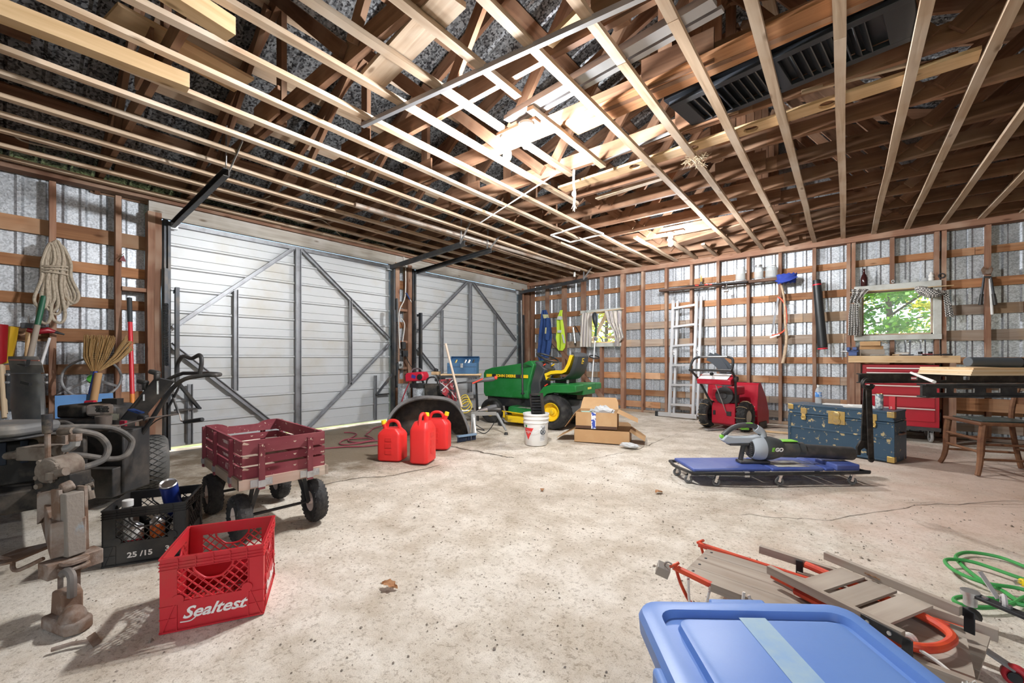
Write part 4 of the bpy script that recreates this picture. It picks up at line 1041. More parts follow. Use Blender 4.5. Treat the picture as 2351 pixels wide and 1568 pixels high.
# ================================================================ white bucket
def bucket():
    p = V((2.905, -3.66, 0)); t = thing('bucket', 'white plastic bucket with a red triangle logo, holding a black grate', 'bucket', p, YAW)
    b = MB(); pr = [(0, .004), (.128, .0), (.131, .004), (.145, .26), (.152, .262), (.152, .275), (.146, .278), (.148, .305), (.156, .308), (.156, .32), (.149, .323), (.15, .35), (.158, .353), (.158, .372), (.150, .374), (.146, .35), (.128, .02), (0, .016)]
    b.lathe(pr, 48); b.o('pail', WHITE, t)
    b = MB(); b.tube(smooth_path([(-.155, 0, .29), (-.13, -.10, .20), (-.02, -.165, .17), (.10, -.13, .25), (.155, 0, .29)], 6), .002, 6); b.o('handle', ZINC, t)
    def wrap(name, poly, m, off=.0012):
        def pt(a, z): r_ = .131+.014*(z-.004)/.256+off; return (r_*math.sin(a), -r_*math.cos(a), z)
        b = MB()
        if len(poly) == 4:
            n = 8; (a0, z0), (a1, z1), (a2, z2), (a3, z3) = poly
            b.grid([[pt(a0+(a1-a0)*i/n, z0+(z1-z0)*i/n) for i in range(n+1)], [pt(a3+(a2-a3)*i/n, z3+(z2-z3)*i/n) for i in range(n+1)]])
        else: b.add([pt(*q) for q in poly], [tuple(range(len(poly)))])
        return b.o(name, m, t, smooth=0)
    RL = M('logo red', (.72, .05, .05), .5); GL = M('logo green', (.03, .22, .06), .5); INK = M('warning ink', (.06, .07, .09), .6)
    def tri(a0, a1, z0, z1, n=8):                       # downward triangle wrapped on the pail
        b = MB(); rows = []; am = a0+(a1-a0)*.45
        for i in range(n+1):
            u = i/n; z = z1-(z1-z0)*u; w = (a1-a0)/2*(1-u)+.004; r_ = .131+.014*(z-.004)/.256+.0015
            rows.append([(r_*math.sin(am+w*q/4), -r_*math.cos(am+w*q/4), z) for q in range(-4, 5)])
        b.grid(rows); b.o('logo_panel', RL, t)
    tri(-1.25, -.22, .07, .21)
    for a_, z_, r_ in ((-.98, .222, .013), (-.93, .235, .010), (-1.03, .235, .010)): wrap('logo_leaf', [(a_+r_/.14*math.cos(q*PI/5), z_+r_*math.sin(q*PI/5)) for q in range(10)], GL, .002)
    wrap('warning_label', [(.27, .055), (.80, .055), (.80, .235), (.27, .235)], M('label white', (.80, .80, .80), .6), .0012)
    for z in (.205,): wrap('warning_line', [(.31, z), (.76, z), (.76, z+.009), (.31, z+.009)], INK, .002)
    def flat(s_, size, a_, z_, m_): r_ = .131+.014*(z_-.004)/.256+.003; text('lettering', s_, size, m_, t, (r_*math.sin(a_), -r_*math.cos(a_), z_), (PI/2, 0, a_), depth=.0006)
    flat('CANADIAN', .016, -.74, .163, LETTER); flat('TIRE', .016, -.74, .148, LETTER); flat('WARNING', .012, .535, .2265, INK)
    b = MB(); b.ring((0, 0, 0), .031, .004, n=24, k=6); o = b.o('warning_mark', INK, t); a_ = .535; r_ = .1425; o.location = (r_*math.sin(a_), -r_*math.cos(a_), .165); o.rotation_euler = (PI/2, 0, a_)
    b = MB(); b.bar((-.024, .024, 0), (.024, -.024, 0), .006, .003); b.box((.005, .008, 0), (.014, .02, .003)); b.box((-.01, -.012, 0), (.02, .014, .003)); o2 = b.o('warning_mark', INK, t); o2.location = o.location; o2.rotation_euler = o.rotation_euler
    for k in range(6): wrap('warning_line', [(.31, .118-.010*k), (.76, .118-.010*k), (.76, .1225-.010*k), (.31, .1225-.010*k)], M('small print', (.35, .36, .38), .7), .002)
bucket()
t = thing('plastic_grate', 'black plastic slotted grate standing in the white bucket', 'grate', (2.94, -3.64, .19), YAW, rot=(.10, -.06, YAW-.45))
b = MB(); W_, H_ = .15, .42
b.bb(-W_/2, -W_/2+.012, -.03, .03, 0, H_); b.bb(W_/2-.014, W_/2, -.035, .035, 0, H_); b.bb(-W_/2, W_/2, -.03, .03, H_-.012, H_); b.bb(-W_/2, W_/2, -.03, .03, 0, .012); b.o('frame', BLACK, t)
for k in range(11): MB().box((0, 0, .035+k*.034), (W_-.02, .05, .007), (.5, 0, 0)).o('slat', BLACK, t)

# ================================================================ red fuel cans
GASRED = M('fuel can red', (.80, .035, .032), .42, c2=(.74, .03, .03), scale=4, bump=.02, bscale=150)
def gas_can(label, loc, rotz, W=.24, D=.20, H=.34, lie=0):
    t = thing('fuel_can', label, 'fuel can', loc, rotz, 'red fuel cans', rot=(0, lie, rotz))
    b = MB(); rings(b, [(W-.03, D-.03, .03, 0), (W, D, .035, .015), (W, D, .035, H*.80), (W-.02, D-.02, .035, H*.88), (W-.10, D-.05, .03, H)], 5); b.o('body', GASRED, t, smooth=40)
    b = MB(); b.tube(smooth_path([(-W*.36, 0, H*.85), (-W*.25, 0, H+.05), (-.01, 0, H+.075), (W*.18, 0, H+.055), (W*.26, 0, H*.92)], 5), .017, 10); b.o('handle', GASRED, t)
    b = MB(); b.cyl((W*.26, 0, H*.92), (W*.36, 0, H+.045), .026, n=16); b.o('neck', GASRED, t)
    b = MB(); b.cyl((W*.355, 0, H+.035), (W*.395, 0, H+.075), .028, .024, 16); b.o('cap', M('can cap yellow', (.92, .62, .02), .4), t, .003)
    for s in (-1, 1):
        for z0, z1 in ((H*.62, H*.74), (H*.42, H*.56), (H*.22, H*.36)):
            b = MB(); b.bb(-.035, .035, s*D/2, s*(D/2+.003), z0, z1); b.o('embossed_panel', GASRED, t, .002)
    return t
gas_can('tall red fuel can standing in front of the other two', (2.53, -5.06, 0), math.radians(118), .25, .19, .40)
gas_can('short red fuel can with yellow cap on the side nearer the door', (2.22, -5.20, 0), math.radians(-150), .25, .20, .32)
gas_can('red fuel can tucked behind inside the dark fender shell', (2.17, -4.56, 0), math.radians(35), .28, .20, .34)
# ================================================================ dark shell (tractor fender) standing on the floor
def shell():
    a, c = G(888, 1012, 0), G(1082, 1008, 0); d = (c-a).normalized(); n = V((-d.y, d.x, 0)); L = (c-a).length
    t = thing('tractor_fender', 'dark curved plastic tractor fender standing on edge behind the fuel cans', 'fender', (a+c)/2, math.atan2(d.y, d.x))
    prof = [(-.53, 0), (-.535, .10), (-.50, .26), (-.42, .38), (-.30, .47), (-.12, .52), (.08, .52), (.24, .49), (.34, .42), (.42, .30), (.49, .12), (.50, .0)]
    P = smooth_path([(x*L/1.07, 0, z) for x, z in prof], 4)
    b = MB(); rows = []
    for p in P:
        w = .32; rows.append([(p.x, 0, p.z), (p.x*.985, -.0, p.z*.97), (p.x*.985, .06, p.z*.975), (p.x*.97, w*.8, p.z*.99), (p.x*.95, w, p.z*.98), (p.x*.6, w+.02, p.z*.75), (0, w+.03, .12+p.z*.2)])
    b.grid(rows, .005); b.o('shell', M('dusty fender plastic', (.035, .03, .027), .5, c2=(.13, .10, .075), scale=4), t)
    b = MB(); rows = [[(p.x, .0, p.z), (p.x*1.05, -.005, p.z*1.06+.004)] for p in P]; b.grid(rows, .006); b.o('lip', M('scuffed grey lip', (.24, .24, .24), .45, c2=(.06, .06, .06), scale=3), t)
    b = MB(); b.bar((L/2-.02, -.01, .0), (L/2-.01, -.01, .22), .05, .012, up=(1, 0, 0)); b.o('bracket', RUST, t, .003)
shell()

# ================================================================ cardboard boxes
def carton(label, loc, rotz, W, D, H, flaps, group=None):
    t = thing('cardboard_box', label, 'box', loc, rotz, group); T = .004
    b = MB(); b.bb(-W/2, W/2, -D/2, D/2, 0, T); b.bb(-W/2, W/2, -D/2, -D/2+T, 0, H); b.bb(-W/2, W/2, D/2-T, D/2, 0, H); b.bb(-W/2, -W/2+T, -D/2, D/2, 0, H); b.bb(W/2-T, W/2, -D/2, D/2, 0, H)
    b.o('walls', CARD, t, smooth=0)
    for side, ang, ln in flaps:
        if side in 'ew':
            s = 1 if side == 'e' else -1; a = V((s*W/2, -D/2+.005, H)); v = V((s*math.cos(ang), 0, math.sin(ang)))*ln; u = V((0, D-.01, 0))
        else:
            s = 1 if side == 'n' else -1; a = V((-W/2+.005, s*D/2, H)); v = V((0, s*math.cos(ang), math.sin(ang)))*ln; u = V((W-.01, 0, 0))
        b = MB(); b.grid([[a, a+u], [a+v*.6+u*.02, a+u*.98+v*.6], [a+v+u*.05, a+u*.92+v]], .004); b.o('flap', CARD, t, smooth=0)
    return t
lowb = carton('flattened brown cardboard box at the bottom of the pair', (3.42, -2.93, 0), math.radians(20), .66, .42, .155, (('e', -.55, .20), ('w', -.5, .26), ('n', .2, .15)))
b = MB(); b.box((.331, .05, .09), (.003, .05, .11)); b.o('tape', M('printed tape', (.80, .80, .82), .5, c2=(.15, .2, .5), scale=25, lo=.5, hi=.55), lowb)
upb = carton('open brown cardboard box on top holding a plastic bag', (3.345, -2.94, .165), math.radians(22), .50, .40, .20, (('e', -.42, .26), ('w', -.95, .24), ('n', .75, .2)))
b = MB(); b.box((-.03, -.2025, .10), (.055, .003, .20)); b.o('tape', M('blue printed tape', (.80, .81, .84), .5, c2=(.04, .08, .42), scale=22, lo=.52, hi=.56), upb)
b = MB(); b.bb(-.248, .248, -.2030, -.2005, .0, .035); b.o('water_stain', M('wet cardboard', (.10, .05, .03), .8), upb)
def crumple(name, label, p, size, mat, seed, cat):
    r = random.Random(seed); b = MB(); b.ball((0, 0, size[2]), size, 16, 10)
    b.v = [(x*(1+r.uniform(-.18, .18)), y*(1+r.uniform(-.18, .18)), max(0, z*(1+r.uniform(-.2, .2)))) for x, y, z in b.v]
    return tag(b.o(name, mat, loc=p, smooth=0), label, cat)
BAG = M('translucent bag', (.82, .84, .85), .35, trans=.3)
crumple('plastic_bag', 'crumpled white plastic bag in the upper cardboard box', (3.41, -2.93, .30), (.15, .12, .06), BAG, 2, 'bag')
crumple('plastic_bag', 'small crumpled clear plastic bag on the floor by the cardboard box', (3.86, -3.16, 0), (.11, .06, .028), BAG, 5, 'bag')
MB().box((0, 0, .004), (.2, .16, .008), (0, 0, .3)).o('green_folder', M('pale green card', (.40, .55, .45), .7), upb, loc=(-.11, .05, .17))
# ================================================================ red snow blower (seen from behind)
SBR = M('snow blower red', (.42, .012, .03), .35, c2=(.52, .05, .08), scale=4, lo=.5, hi=.8)
def snow_blower():
    t = thing('snow_blower', 'red two-stage snow blower with tyre chains by the ladder', 'snow blower', (4.42, -1.06, 0), math.radians(79))
    # local: x forward, y left
    for s in (-1, 1):
        c = (0, s*.265, .205); b = MB(); tyre(b, c, .20, .125, .095, (0, s, 0), 32); treads(b, c, .199, .13, (0, s, 0), 5, 22, .03, .010); w_ = b.o('wheel', RUBBER, t, smooth=40)
        b = MB(); b.lathe([(.095, .04), (.08, .05), (.03, .03), (0, .03)], 20, c, (0, s, 0)); b.o('rim', M('dirty rim', (.55, .5, .42), .6), w_)
        b = MB()
        for k in range(8):
            a = 2*PI*k/8; q = V((math.cos(a), 0, math.sin(a)))
            b.tube([V(c)+q*.19+V((0, -.07, 0)), V(c)+q*.216+V((0, -.03, 0)), V(c)+q*.216+V((0, .03, 0)), V(c)+q*.19+V((0, .07, 0))], .0055, 5)
        b.o('tyre_chain', M('rusty chain', (.42, .32, .20), .6, .7), w_)
    b = MB(); b.prism([(-.10, .09), (-.03, .055), (.26, .075), (.26, .36), (-.06, .38), (-.10, .32)], -.165, .165, Matrix(((1, 0, 0), (0, 0, 1), (0, 1, 0)))); b.o('body', SBR, t, .012)
    for y, w in ((.12, .03), (-.085, .06)):
        b = MB(); b.bb(-.115, -.095, y-w/2, y+w/2, .21, .27); b.o('slot', BLACK, t)
    b = MB(); b.cyl((.08, 0, .39), (.08, 0, .58), .145, .135, 28); b.lathe([(.125, 0), (.125, .04), (.10, .05), (.05, .05), (.045, .065), (0, .065)], 28, (-.03, 0, .49), (-1, 0, 0)); b.o('engine', M('engine grey', (.05, .052, .055), .5), t, .004)
    b = MB(); b.bb(-.02, .26, -.16, -.02, .50, .62); b.o('fuel_tank', SBR, t, .02)
    b = MB(); b.bb(.02, .2, .12, .22, .42, .58); b.o('muffler', SBR, t, .02)
    b = MB(); b.prism([(-.40, .665), (-.36, .66), (-.19, .68), (-.17, .775), (-.26, .80), (-.405, .73)], -.235, .235, Matrix(((1, 0, 0), (0, 0, 1), (0, 1, 0)))); b.o('control_panel', SBR, t, .01)
    b = MB(); b.grid([[(-.408, -.19, .735), (-.408, .21, .735)], [(-.262, -.19, .806), (-.262, .21, .806)]], .003); b.o('panel_decal', M('white decal', (.78, .74, .74), .5), t)
    for s in (-1, 1):
        b = MB(); b.tube(smooth_path([(-.02, s*.16, .25), (-.08, s*.175, .36), (-.30, s*.25, .70), (-.40, s*.272, .80), (-.50, s*.28, .86)], 4), .016, 10); b.o('handle_leg', BLACK, t)
        b = MB(); b.tube(smooth_path([(-.50, s*.28, .86), (-.46, s*.285, .95), (-.42, s*.26, 1.02), (-.40, s*.19, 1.045)], 4), .017, 10); b.o('grip', BLACK, t)
    b = MB(); b.tube([(-.40, -.20, 1.045), (-.40, .20, 1.045)], .014, 10); b.o('upper_bar', M('bright bar', (.30, .31, .32), .3, .8), t)
    b = MB(); b.tube([(-.51, -.29, .865), (-.51, .29, .86)], .017, 10); b.o('lower_bar', BLACK, t)
    b = MB(); b.tube([(-.11, -.05, .25), (-.30, .0, .62), (-.40, .015, .80)], .006, 8); b.o('shift_rod', ZINC, t)
    b = MB(); b.ball((-.41, .018, .81), .026); b.o('shift_knob', BLACK, t)
    b = MB(); b.bar((-.30, -.06, .83), (-.30, -.13, .825), .02, .02); b.o('toggle', BLACK, t)
    b = MB(); b.cyl((-.42, -.30, .75), (-.42, -.33, .75), .035, n=18); b.o('knob', BLACK, t)
    b = MB(); b.cyl((.33, .10, .45), (.33, .10, .60), .085, n=20); b.o('chute_base', SBR, t)
    pts = [(.33, .10, .60), (.33, .12, .76), (.33, .17, .88), (.33, .27, .99), (.33, .38, 1.05)]
    b = MB(); P = smooth_path(pts, 4); rows = []
    for i, p in enumerate(P):
        u = i/(len(P)-1); w = .085; d = (P[min(i+1, len(P)-1)]-P[max(i-1, 0)]).normalized(); nrm = V((1, 0, 0)).cross(d)
        rows.append([p+V((w, 0, 0))+nrm*.075, p+V((w, 0, 0))-nrm*.06, p-V((w, 0, 0))-nrm*.06, p-V((w, 0, 0))+nrm*.075])
    b.grid(rows, .004); b.o('chute', M('chute plastic', (.075, .085, .10), .35), t)
    # auger housing
    b = MB(); pr = [(.38, .06), (.38, .50), (.36, .53), (.44, .54), (.72, .50), (.72, .44)]
    rows = [[(x, y+.07, z) for y in (-.36, -.12, .12, .36)] for x, z in ((.74, .05), (.46, .055), (.37, .14), (.345, .25), (.34, .36), (.40, .63), (.44, .66))]
    b.grid(rows, .004); b.o('auger_housing', SBR, t)
    for s in (-1, 1):
        b = MB(); b.prism([(.36, .04), (.78, .04), (.78, .22), (.66, .46), (.46, .67), (.38, .65), (.34, .32)], -.003, .003, Matrix(((1, 0, 0), (0, 0, 1), (0, 1, 0))), (0, s*.362+.07, 0)); b.o('housing_side', SBR, t, smooth=0)
        b = MB(); b.bb(.40, .66, s*.366+.07, s*.38+.07, .0, .09); b.o('skid_shoe', DSTEEL, t)
    b = MB()
    for s in (-1, 1):
        n = 40; rows = []
        for i in range(n+1): a = i/n*4*PI; rows.append([(.58+.03*math.cos(a), s*(.03+.31*i/n)+.07, .22+.03*math.sin(a)), (.58+.15*math.cos(a), s*(.03+.31*i/n)+.07, .22+.15*math.sin(a))])
        b.grid(rows, .004)
    b.o('auger', SBR, t)
    b = MB(); b.tube([(-.33, .24, .74), (-.2, .30, .70), (.0, .32, .66), (.25, .12, .6)], .006, 6); b.o('chute_rod', ZINC, t)
snow_blower()

# ================================================================ ladder
def ladder():
    t = thing('folding_ladder', 'aluminium folding ladder leaning on the back wall', 'ladder', (0, 0, 0)); AL = M('ladder aluminium', (.62, .63, .65), .35, .55)
    bl, br = BW(1537, 945, -.33), BW(1591, 950, -.33); tl, tr = BW(1546, 690, -.12), BW(1600, 680, -.12)
    bl.z = br.z = .04; off = V((.05, .09, 0))
    for k, o_ in enumerate((V((0, 0, 0)), off)):
        for a, c in ((bl, tl), (br, tr)):
            b = MB(); b.bar(a+o_, c+o_, .042, .062, up=(0, 1, 0)); b.o('rail', AL, t, .003)
    for a, c in ((bl, tl), (br, tr)):
        b = MB(); d = (c-a).normalized(); b.prism([(-.03, 0), (.03, 0), (.012, .06), (0, .075), (-.012, .06)], -.012, .012, Matrix(((0, 0, 1), (1, 0, 0), (0, 1, 0))), c); b.o('end_cap', M('cap grey', (.35, .36, .37), .5), t)
        q = a.lerp(c, .545); b = MB(); b.cyl(q+V((-.03, .04, 0)), q+V((.03, .04, 0)), .055, n=20); b.cyl(q+V((-.036, .04, 0)), q+V((.036, .04, 0)), .025, n=16); b.o('hinge', ALU, t)
    for py in (922, 879, 836, 793, 750, 708):
        f = (945-py)/(945-690); a = bl.lerp(tl, f); c = br.lerp(tr, f); b = MB(); b.bar(a, c, .04, .036); b.o('rung', AL, t)
        if py in (922, 836, 750): b = MB(); b.bar(a+off, c+off, .03, .024); b.o('rung', AL, t)
    for s in (-1, 1):
        a = bl.lerp(tl, .09); c = br.lerp(tr, .09); m_ = (a+c)/2
        b = MB(); b.bar((a if s < 0 else c)+V((0, 0, -.06)), m_.lerp(a if s < 0 else c, .5)+V((0, 0, .0)), .012, .004); b.o('brace', AL, t)
    d = (br-bl).normalized(); b = MB(); b.bar(bl-d*.21+V((0, .0, .005)), br+d*.06+V((0, 0, .005)), .04, .07); b.o('stabiliser_bar', AL, t, .003)
    b = MB(); b.box(bl-d*.22+V((0, 0, .005)), (.05, .06, .085)); b.o('bar_foot', BLACK, t, .004)
ladder()

# ================================================================ blue steamer trunk
def trunk():
    TB = M('scuffed trunk blue', (.035, .075, .12), .42, c2=(.46, .37, .20), scale=19, lo=.60, hi=.65, bump=.1, bscale=20)
    t = thing('steamer_trunk', 'dark blue scuffed metal trunk with brass latches', 'trunk', (5.77, -1.88, 0), math.radians(-17.4)); L, D, H = .93, .36, .50
    b = MB(); b.bb(-L/2, L/2, -D/2, D/2, 0, H*.78); b.o('body', TB, t, .008)
    b = MB(); b.bb(-L/2-.003, L/2+.003, -D/2-.003, D/2+.003, H*.785, H); b.o('lid', TB, t, .012)
    for z in (H*.02, H*.46, H*.75, H*.80, H*.97):
        b = MB(); b.bb(-L/2-.006, L/2+.006, -D/2-.008, D/2+.006, z, z+.018); b.o('edge_band', TB, t, .003)
    for s in (-1, 1):
        b = MB(); b.bb(s*(L/2-.02), s*(L/2+.008), -D/2-.008, D/2+.008, 0, H*.78); b.o('corner_band', TB, t, .003)
    BR = M('worn brass', (.62, .43, .14), .38, .75, c2=(.45, .35, .2), scale=14)
    b = MB(); b.bb(-.075, .075, -D/2-.012, -D/2-.004, H*.64, H*.92); pl = b.o('lock_plate', BR, t, .002)
    b = MB(); b.lathe([(.034, 0), (.034, .01), (.02, .014), (0, .014)], 20, (0, -D/2-.012, H*.85), (0, -1, 0)); b.bb(-.026, .026, -D/2-.024, -D/2-.012, H*.70, H*.86); b.lathe([(.04, 0), (.04, .008), (0, .012)], 20, (0, -D/2-.012, H*.71), (0, -1, 0)); b.o('hasp', BR, pl, .003)
    for x in (-.31, .31):
        b = MB(); b.bb(x-.03, x+.03, -D/2-.014, -D/2-.004, H*.80, H*.93); b.bb(x-.02, x+.02, -D/2-.018, -D/2-.004, H*.66, H*.80); b.ring((x, -D/2-.018, H*.72), .022, .006, (0, 1, 0), 16, 6); b.o('draw_latch', BR, t, .003)
    for sx in (-1, 1):
        for sz, z in ((0, .0), (1, H-.06)):
            b = MB(); b.bb(sx*(L/2-.05), sx*(L/2+.010), -D/2-.011, -D/2+.05, z, z+.06); b.o('corner_cap', BR, t, .006)
    b = MB(); b.tube(smooth_path([(L/2+.008, -.08, H*.55), (L/2+.03, -.05, H*.55), (L/2+.03, .05, H*.55), (L/2+.008, .08, H*.55)], 4), .010, 8); b.o('side_handle', M('worn leather', (.20, .12, .09), .7), t)
    return t
TR = trunk(); TM = Matrix.Rotation(math.radians(-17.4), 3, 'Z')
def on_trunk(x, y, z=.506): return V((5.77, -1.88, z)) + TM @ V((x, y, 0))
CLEAR = M('bottle plastic', (.85, .90, .93), .08, alpha=.35)
t = bottle('water_bottle', 'clear plastic water bottle with a blue label on the trunk', on_trunk(-.26, .06), [(0, 0), (.028, 0), (.032, .008), (.032, .06), (.030, .065), (.032, .07), (.032, .135), (.027, .155), (.013, .185), (.012, .195)], CLEAR, WHITE, .016, .014)
b = MB(); b.lathe([(.0325, .075), (.0328, .076), (.0328, .128), (.0325, .129)], 24); b.o('label_band', M('bottle label blue', (.08, .25, .62), .4, c2=(.7, .8, .9), scale=30, lo=.5, hi=.6), t)
def drink_can(label, p, m, group=None):
    t = thing('drink_can', label, 'can', p, .4, group); b = MB(); b.lathe([(0, .004), (.024, .0), (.033, .012), (.033, .135), (.030, .150), (.027, .156), (.026, .152), (0, .150)], 28); b.o('body', m, t)
    b = MB(); b.lathe([(.0255, .1535), (.028, .156), (.027, .158), (.025, .1545), (0, .153)], 24); b.o('lid', M('gold can', (.75, .55, .15), .3, .9), t); return t
drink_can('tall pale beer can with gold top on the trunk', on_trunk(.32, -.05), M('can print', (.62, .66, .66), .35, .3, c2=(.20, .26, .30), scale=18, lo=.48, hi=.54))
b = MB(); b.box((0, 0, .065), (.05, .05, .13)); o = b.o('red_carton', M('red carton print', (.55, .03, .04), .5, c2=(.75, .72, .66), scale=20, lo=.6, hi=.63), loc=on_trunk(.40, .05), rot=(0, 0, -.3)); tag(o, 'small red carton standing on the trunk behind the beer can', 'carton')
b = MB(); b.box((0, 0, .008), (.26, .2, .016)); b.box((.02, .01, .018), (.18, .14, .006), (0, 0, .2)); o = b.o('paper_stack', PAPER, loc=on_trunk(.13, .0), rot=(0, 0, .1)); tag(o, 'stack of papers lying on the middle of the trunk', 'papers')
b = MB(); b.box((0, 0, .004), (.20, .13, .008)); o = b.o('envelope', PAPER, loc=on_trunk(-.1, .06), rot=(0, 0, -.2)); tag(o, 'white envelope lying beside the water bottle on the trunk', 'envelope')

# ================================================================ tool chest and bench
def tool_chest():
    TRD = M('tool chest red', (.47, .012, .03), .3, c2=(.40, .01, .025), scale=3)
    t = thing('tool_chest', 'red rolling tool chest with drawers under the workbench', 'tool chest', (6.30, -.37, 0)); W, D = .71, .46
    b = MB(); b.bb(-W/2, W/2, -D/2, D/2, .185, .945); b.o('cabinet', TRD, t, .005)
    z = .915
    for h in (.06, .06, .10, .125, .15, .17):
        b = MB(); b.bb(-W/2+.04, W/2-.04, -D/2-.012, -D/2+.0, z-h+.005, z); d_ = b.o('drawer', TRD, t, .003)
        b = MB(); b.bb(-W/2+.04, W/2-.04, -D/2-.026, -D/2-.012, z-.020, z-.006); b.o('pull', M('brushed pull', (.70, .62, .62), .3, .7), d_); z -= h
    b = MB(); b.bb(-W/2-.01, W/2+.012, -D/2-.01, D/2, .145, .188); b.o('base_rail', DSTEEL, t)
    for x in (-W/2+.07, W/2-.07):
        for y in (-D/2+.07, D/2-.07):
            b = MB(); tyre(b, (x, y, .065), .063, .03, .035, (1, .2, 0), 24); w_ = b.o('caster', M('caster rubber', (.35, .34, .33), .6), t)
            b = MB(); b.bar((x-.024, y, .065), (x-.02, y, .15), .004, .04, up=(0, 1, 0)); b.bar((x+.024, y, .065), (x+.02, y, .15), .004, .04, up=(0, 1, 0)); b.box((x, y, .145), (.06, .06, .01)); b.o('caster_fork', ZINC, w_)
tool_chest()
wbn = thing('workbench', 'workbench with a thick pale wooden top under the window', 'workbench', (0, 0, 0))
board('bench_top', (5.80, -.38, 1.015), (6.82, -.38, 1.015), .56, .085, W_PALE, wbn)
for x, y in ((5.84, -.60), (5.90, -.60), (5.84, -.12), (6.76, -.62), (6.76, -.12)): board('leg', (x, y, 0), (x, y, .972), .05, .09, W_STUD, wbn, up=(0, 1, 0))
board('stretcher', (6.62, -.05, .45), (7.6, -.05, .45), .03, .16, W_GIRT, wbn)
ZB = 1.06
def on_bench(px, py=800, y=-.4): p = BW(px, py, y); return V((p.x, y, ZB))
# vise
t = thing('bench_vise', 'blue bench vise clamped to the end of the workbench', 'vise', (5.85, -.52, ZB), math.radians(-10)); VB = M('vise blue', (.05, .08, .20), .45, .3)
b = MB(); b.bb(-.04, .05, -.05, .05, 0, .05); b.bb(-.06, .06, -.025, .025, .05, .08); b.o('base', VB, t, .004)
b = MB(); b.bb(.0, .05, -.055, .055, .075, .115); b.bb(-.06, -.025, -.055, .055, .07, .115); b.o('jaws', VB, t, .004)
b = MB(); b.cyl((-.13, 0, .06), (-.02, 0, .06), .012, n=12); b.cyl((-.115, 0, -.05), (-.115, 0, .10), .005, n=8); b.o('screw', ZINC, t)
for i, (px, y, s, z, rz, l_) in enumerate(((2002, -.28, (.24, .20, .085), 0, .05, 'long brown cardboard box at the bottom of the bench stack'), (2000, -.26, (.23, .16, .045), .087, .1, 'brown cardboard box in the middle of the bench stack'), (1998, -.28, (.21, .18, .06), .134, -.05, 'small brown cardboard box with open flap on top of the bench stack'))):
    p = on_bench(px, y=y); b = MB(); b.bb(-s[0]/2, s[0]/2, -s[1]/2, s[1]/2, 0, s[2]); o = thing('cardboard_box', l_, 'box', p+V((0, 0, z)), rz, 'boxes on the workbench'); b.o('walls', CARD if i else M('grey card', (.35, .30, .25), .8), o, .002)
    b = MB(); b.bar((s[0]/2, -s[1]/4, s[2]), (s[0]/2+.07, -s[1]/4, s[2]-.03), s[1]*.5, .003) if i == 2 else b.bb(-.02, .02, -s[1]/2-.001, s[1]/2+.001, s[2], s[2]+.001); b.o('flap' if i == 2 else 'tape', CARD if i == 2 else PAPER, o)
p = on_bench(2070, y=-.2); t = thing('plastic_tray', 'white plastic tray at the back of the workbench', 'tray', p); b = MB(); rings(b, [(.12, .09, .01, 0), (.14, .11, .01, .04), (.15, .12, .01, .045)]); b.o('tub', WHITE, t)
for px, y, l_ in ((2113, -.25, 'black marker pot standing on the workbench, nearer the tray'), (2136, -.25, 'black marker pot standing on the workbench, nearer the bench end')):
    p = on_bench(px, y=y); t = thing('small_pot', l_, 'pot', p, group='pots on the workbench'); b = MB(); b.lathe([(0, 0), (.02, 0), (.022, .05), (.019, .052), (.018, .01), (0, .008)], 18); b.o('cup', BLACK, t)
def tool_stick(name, label, a, c, r, mats, cat='tool'):
    t = thing(name, label, cat, (0, 0, 0)); a, c = V(a), V(c); k = len(mats)
    for i, (f0, f1, rr, m_) in enumerate(mats): MB().cyl(a.lerp(c, f0), a.lerp(c, f1), rr, n=10).o(('shaft', 'grip', 'tip', 'band')[i % 4], m_, t)
    return t
zt = ZB+.012
tool_stick('screwdriver', 'screwdriver with a red handle on the workbench', (6.42, -.40, zt), (6.62, -.36, zt), .01, ((0, .5, .004, ZINC), (.5, 1, .011, M('red grip', (.65, .05, .04), .4))))
tool_stick('paint_brush', 'wooden brush lying by the white tray on the workbench', (6.25, -.35, zt), (6.40, -.30, zt), .01, ((0, .6, .008, W_PALE), (.6, 1, .014, PAPER)))
tool_stick('file', 'dark metal file lying on the workbench', (6.30, -.58, zt-.004), (6.55, -.52, zt-.004), .01, ((0, .7, .006, DSTEEL), (.7, 1, .010, BLACK)))
tool_stick('hacksaw_blade', 'long dark saw lying along the workbench end', (6.45, -.50, zt-.004), (6.78, -.45, zt), .01, ((0, .75, .007, DSTEEL), (.75, 1, .012, DSTEEL)))
tool_stick('pliers', 'pair of pliers with spread handles on the workbench', (6.38, -.62, zt-.003), (6.50, -.66, zt-.003), .01, ((0, .4, .008, DSTEEL), (.4, 1, .006, ZINC)))
tool_stick('wrench', 'small steel wrench lying near the vise on the workbench', (6.02, -.58, zt-.004), (6.20, -.56, zt-.004), .01, ((0, .8, .006, ZINC), (.8, 1, .011, ZINC)))

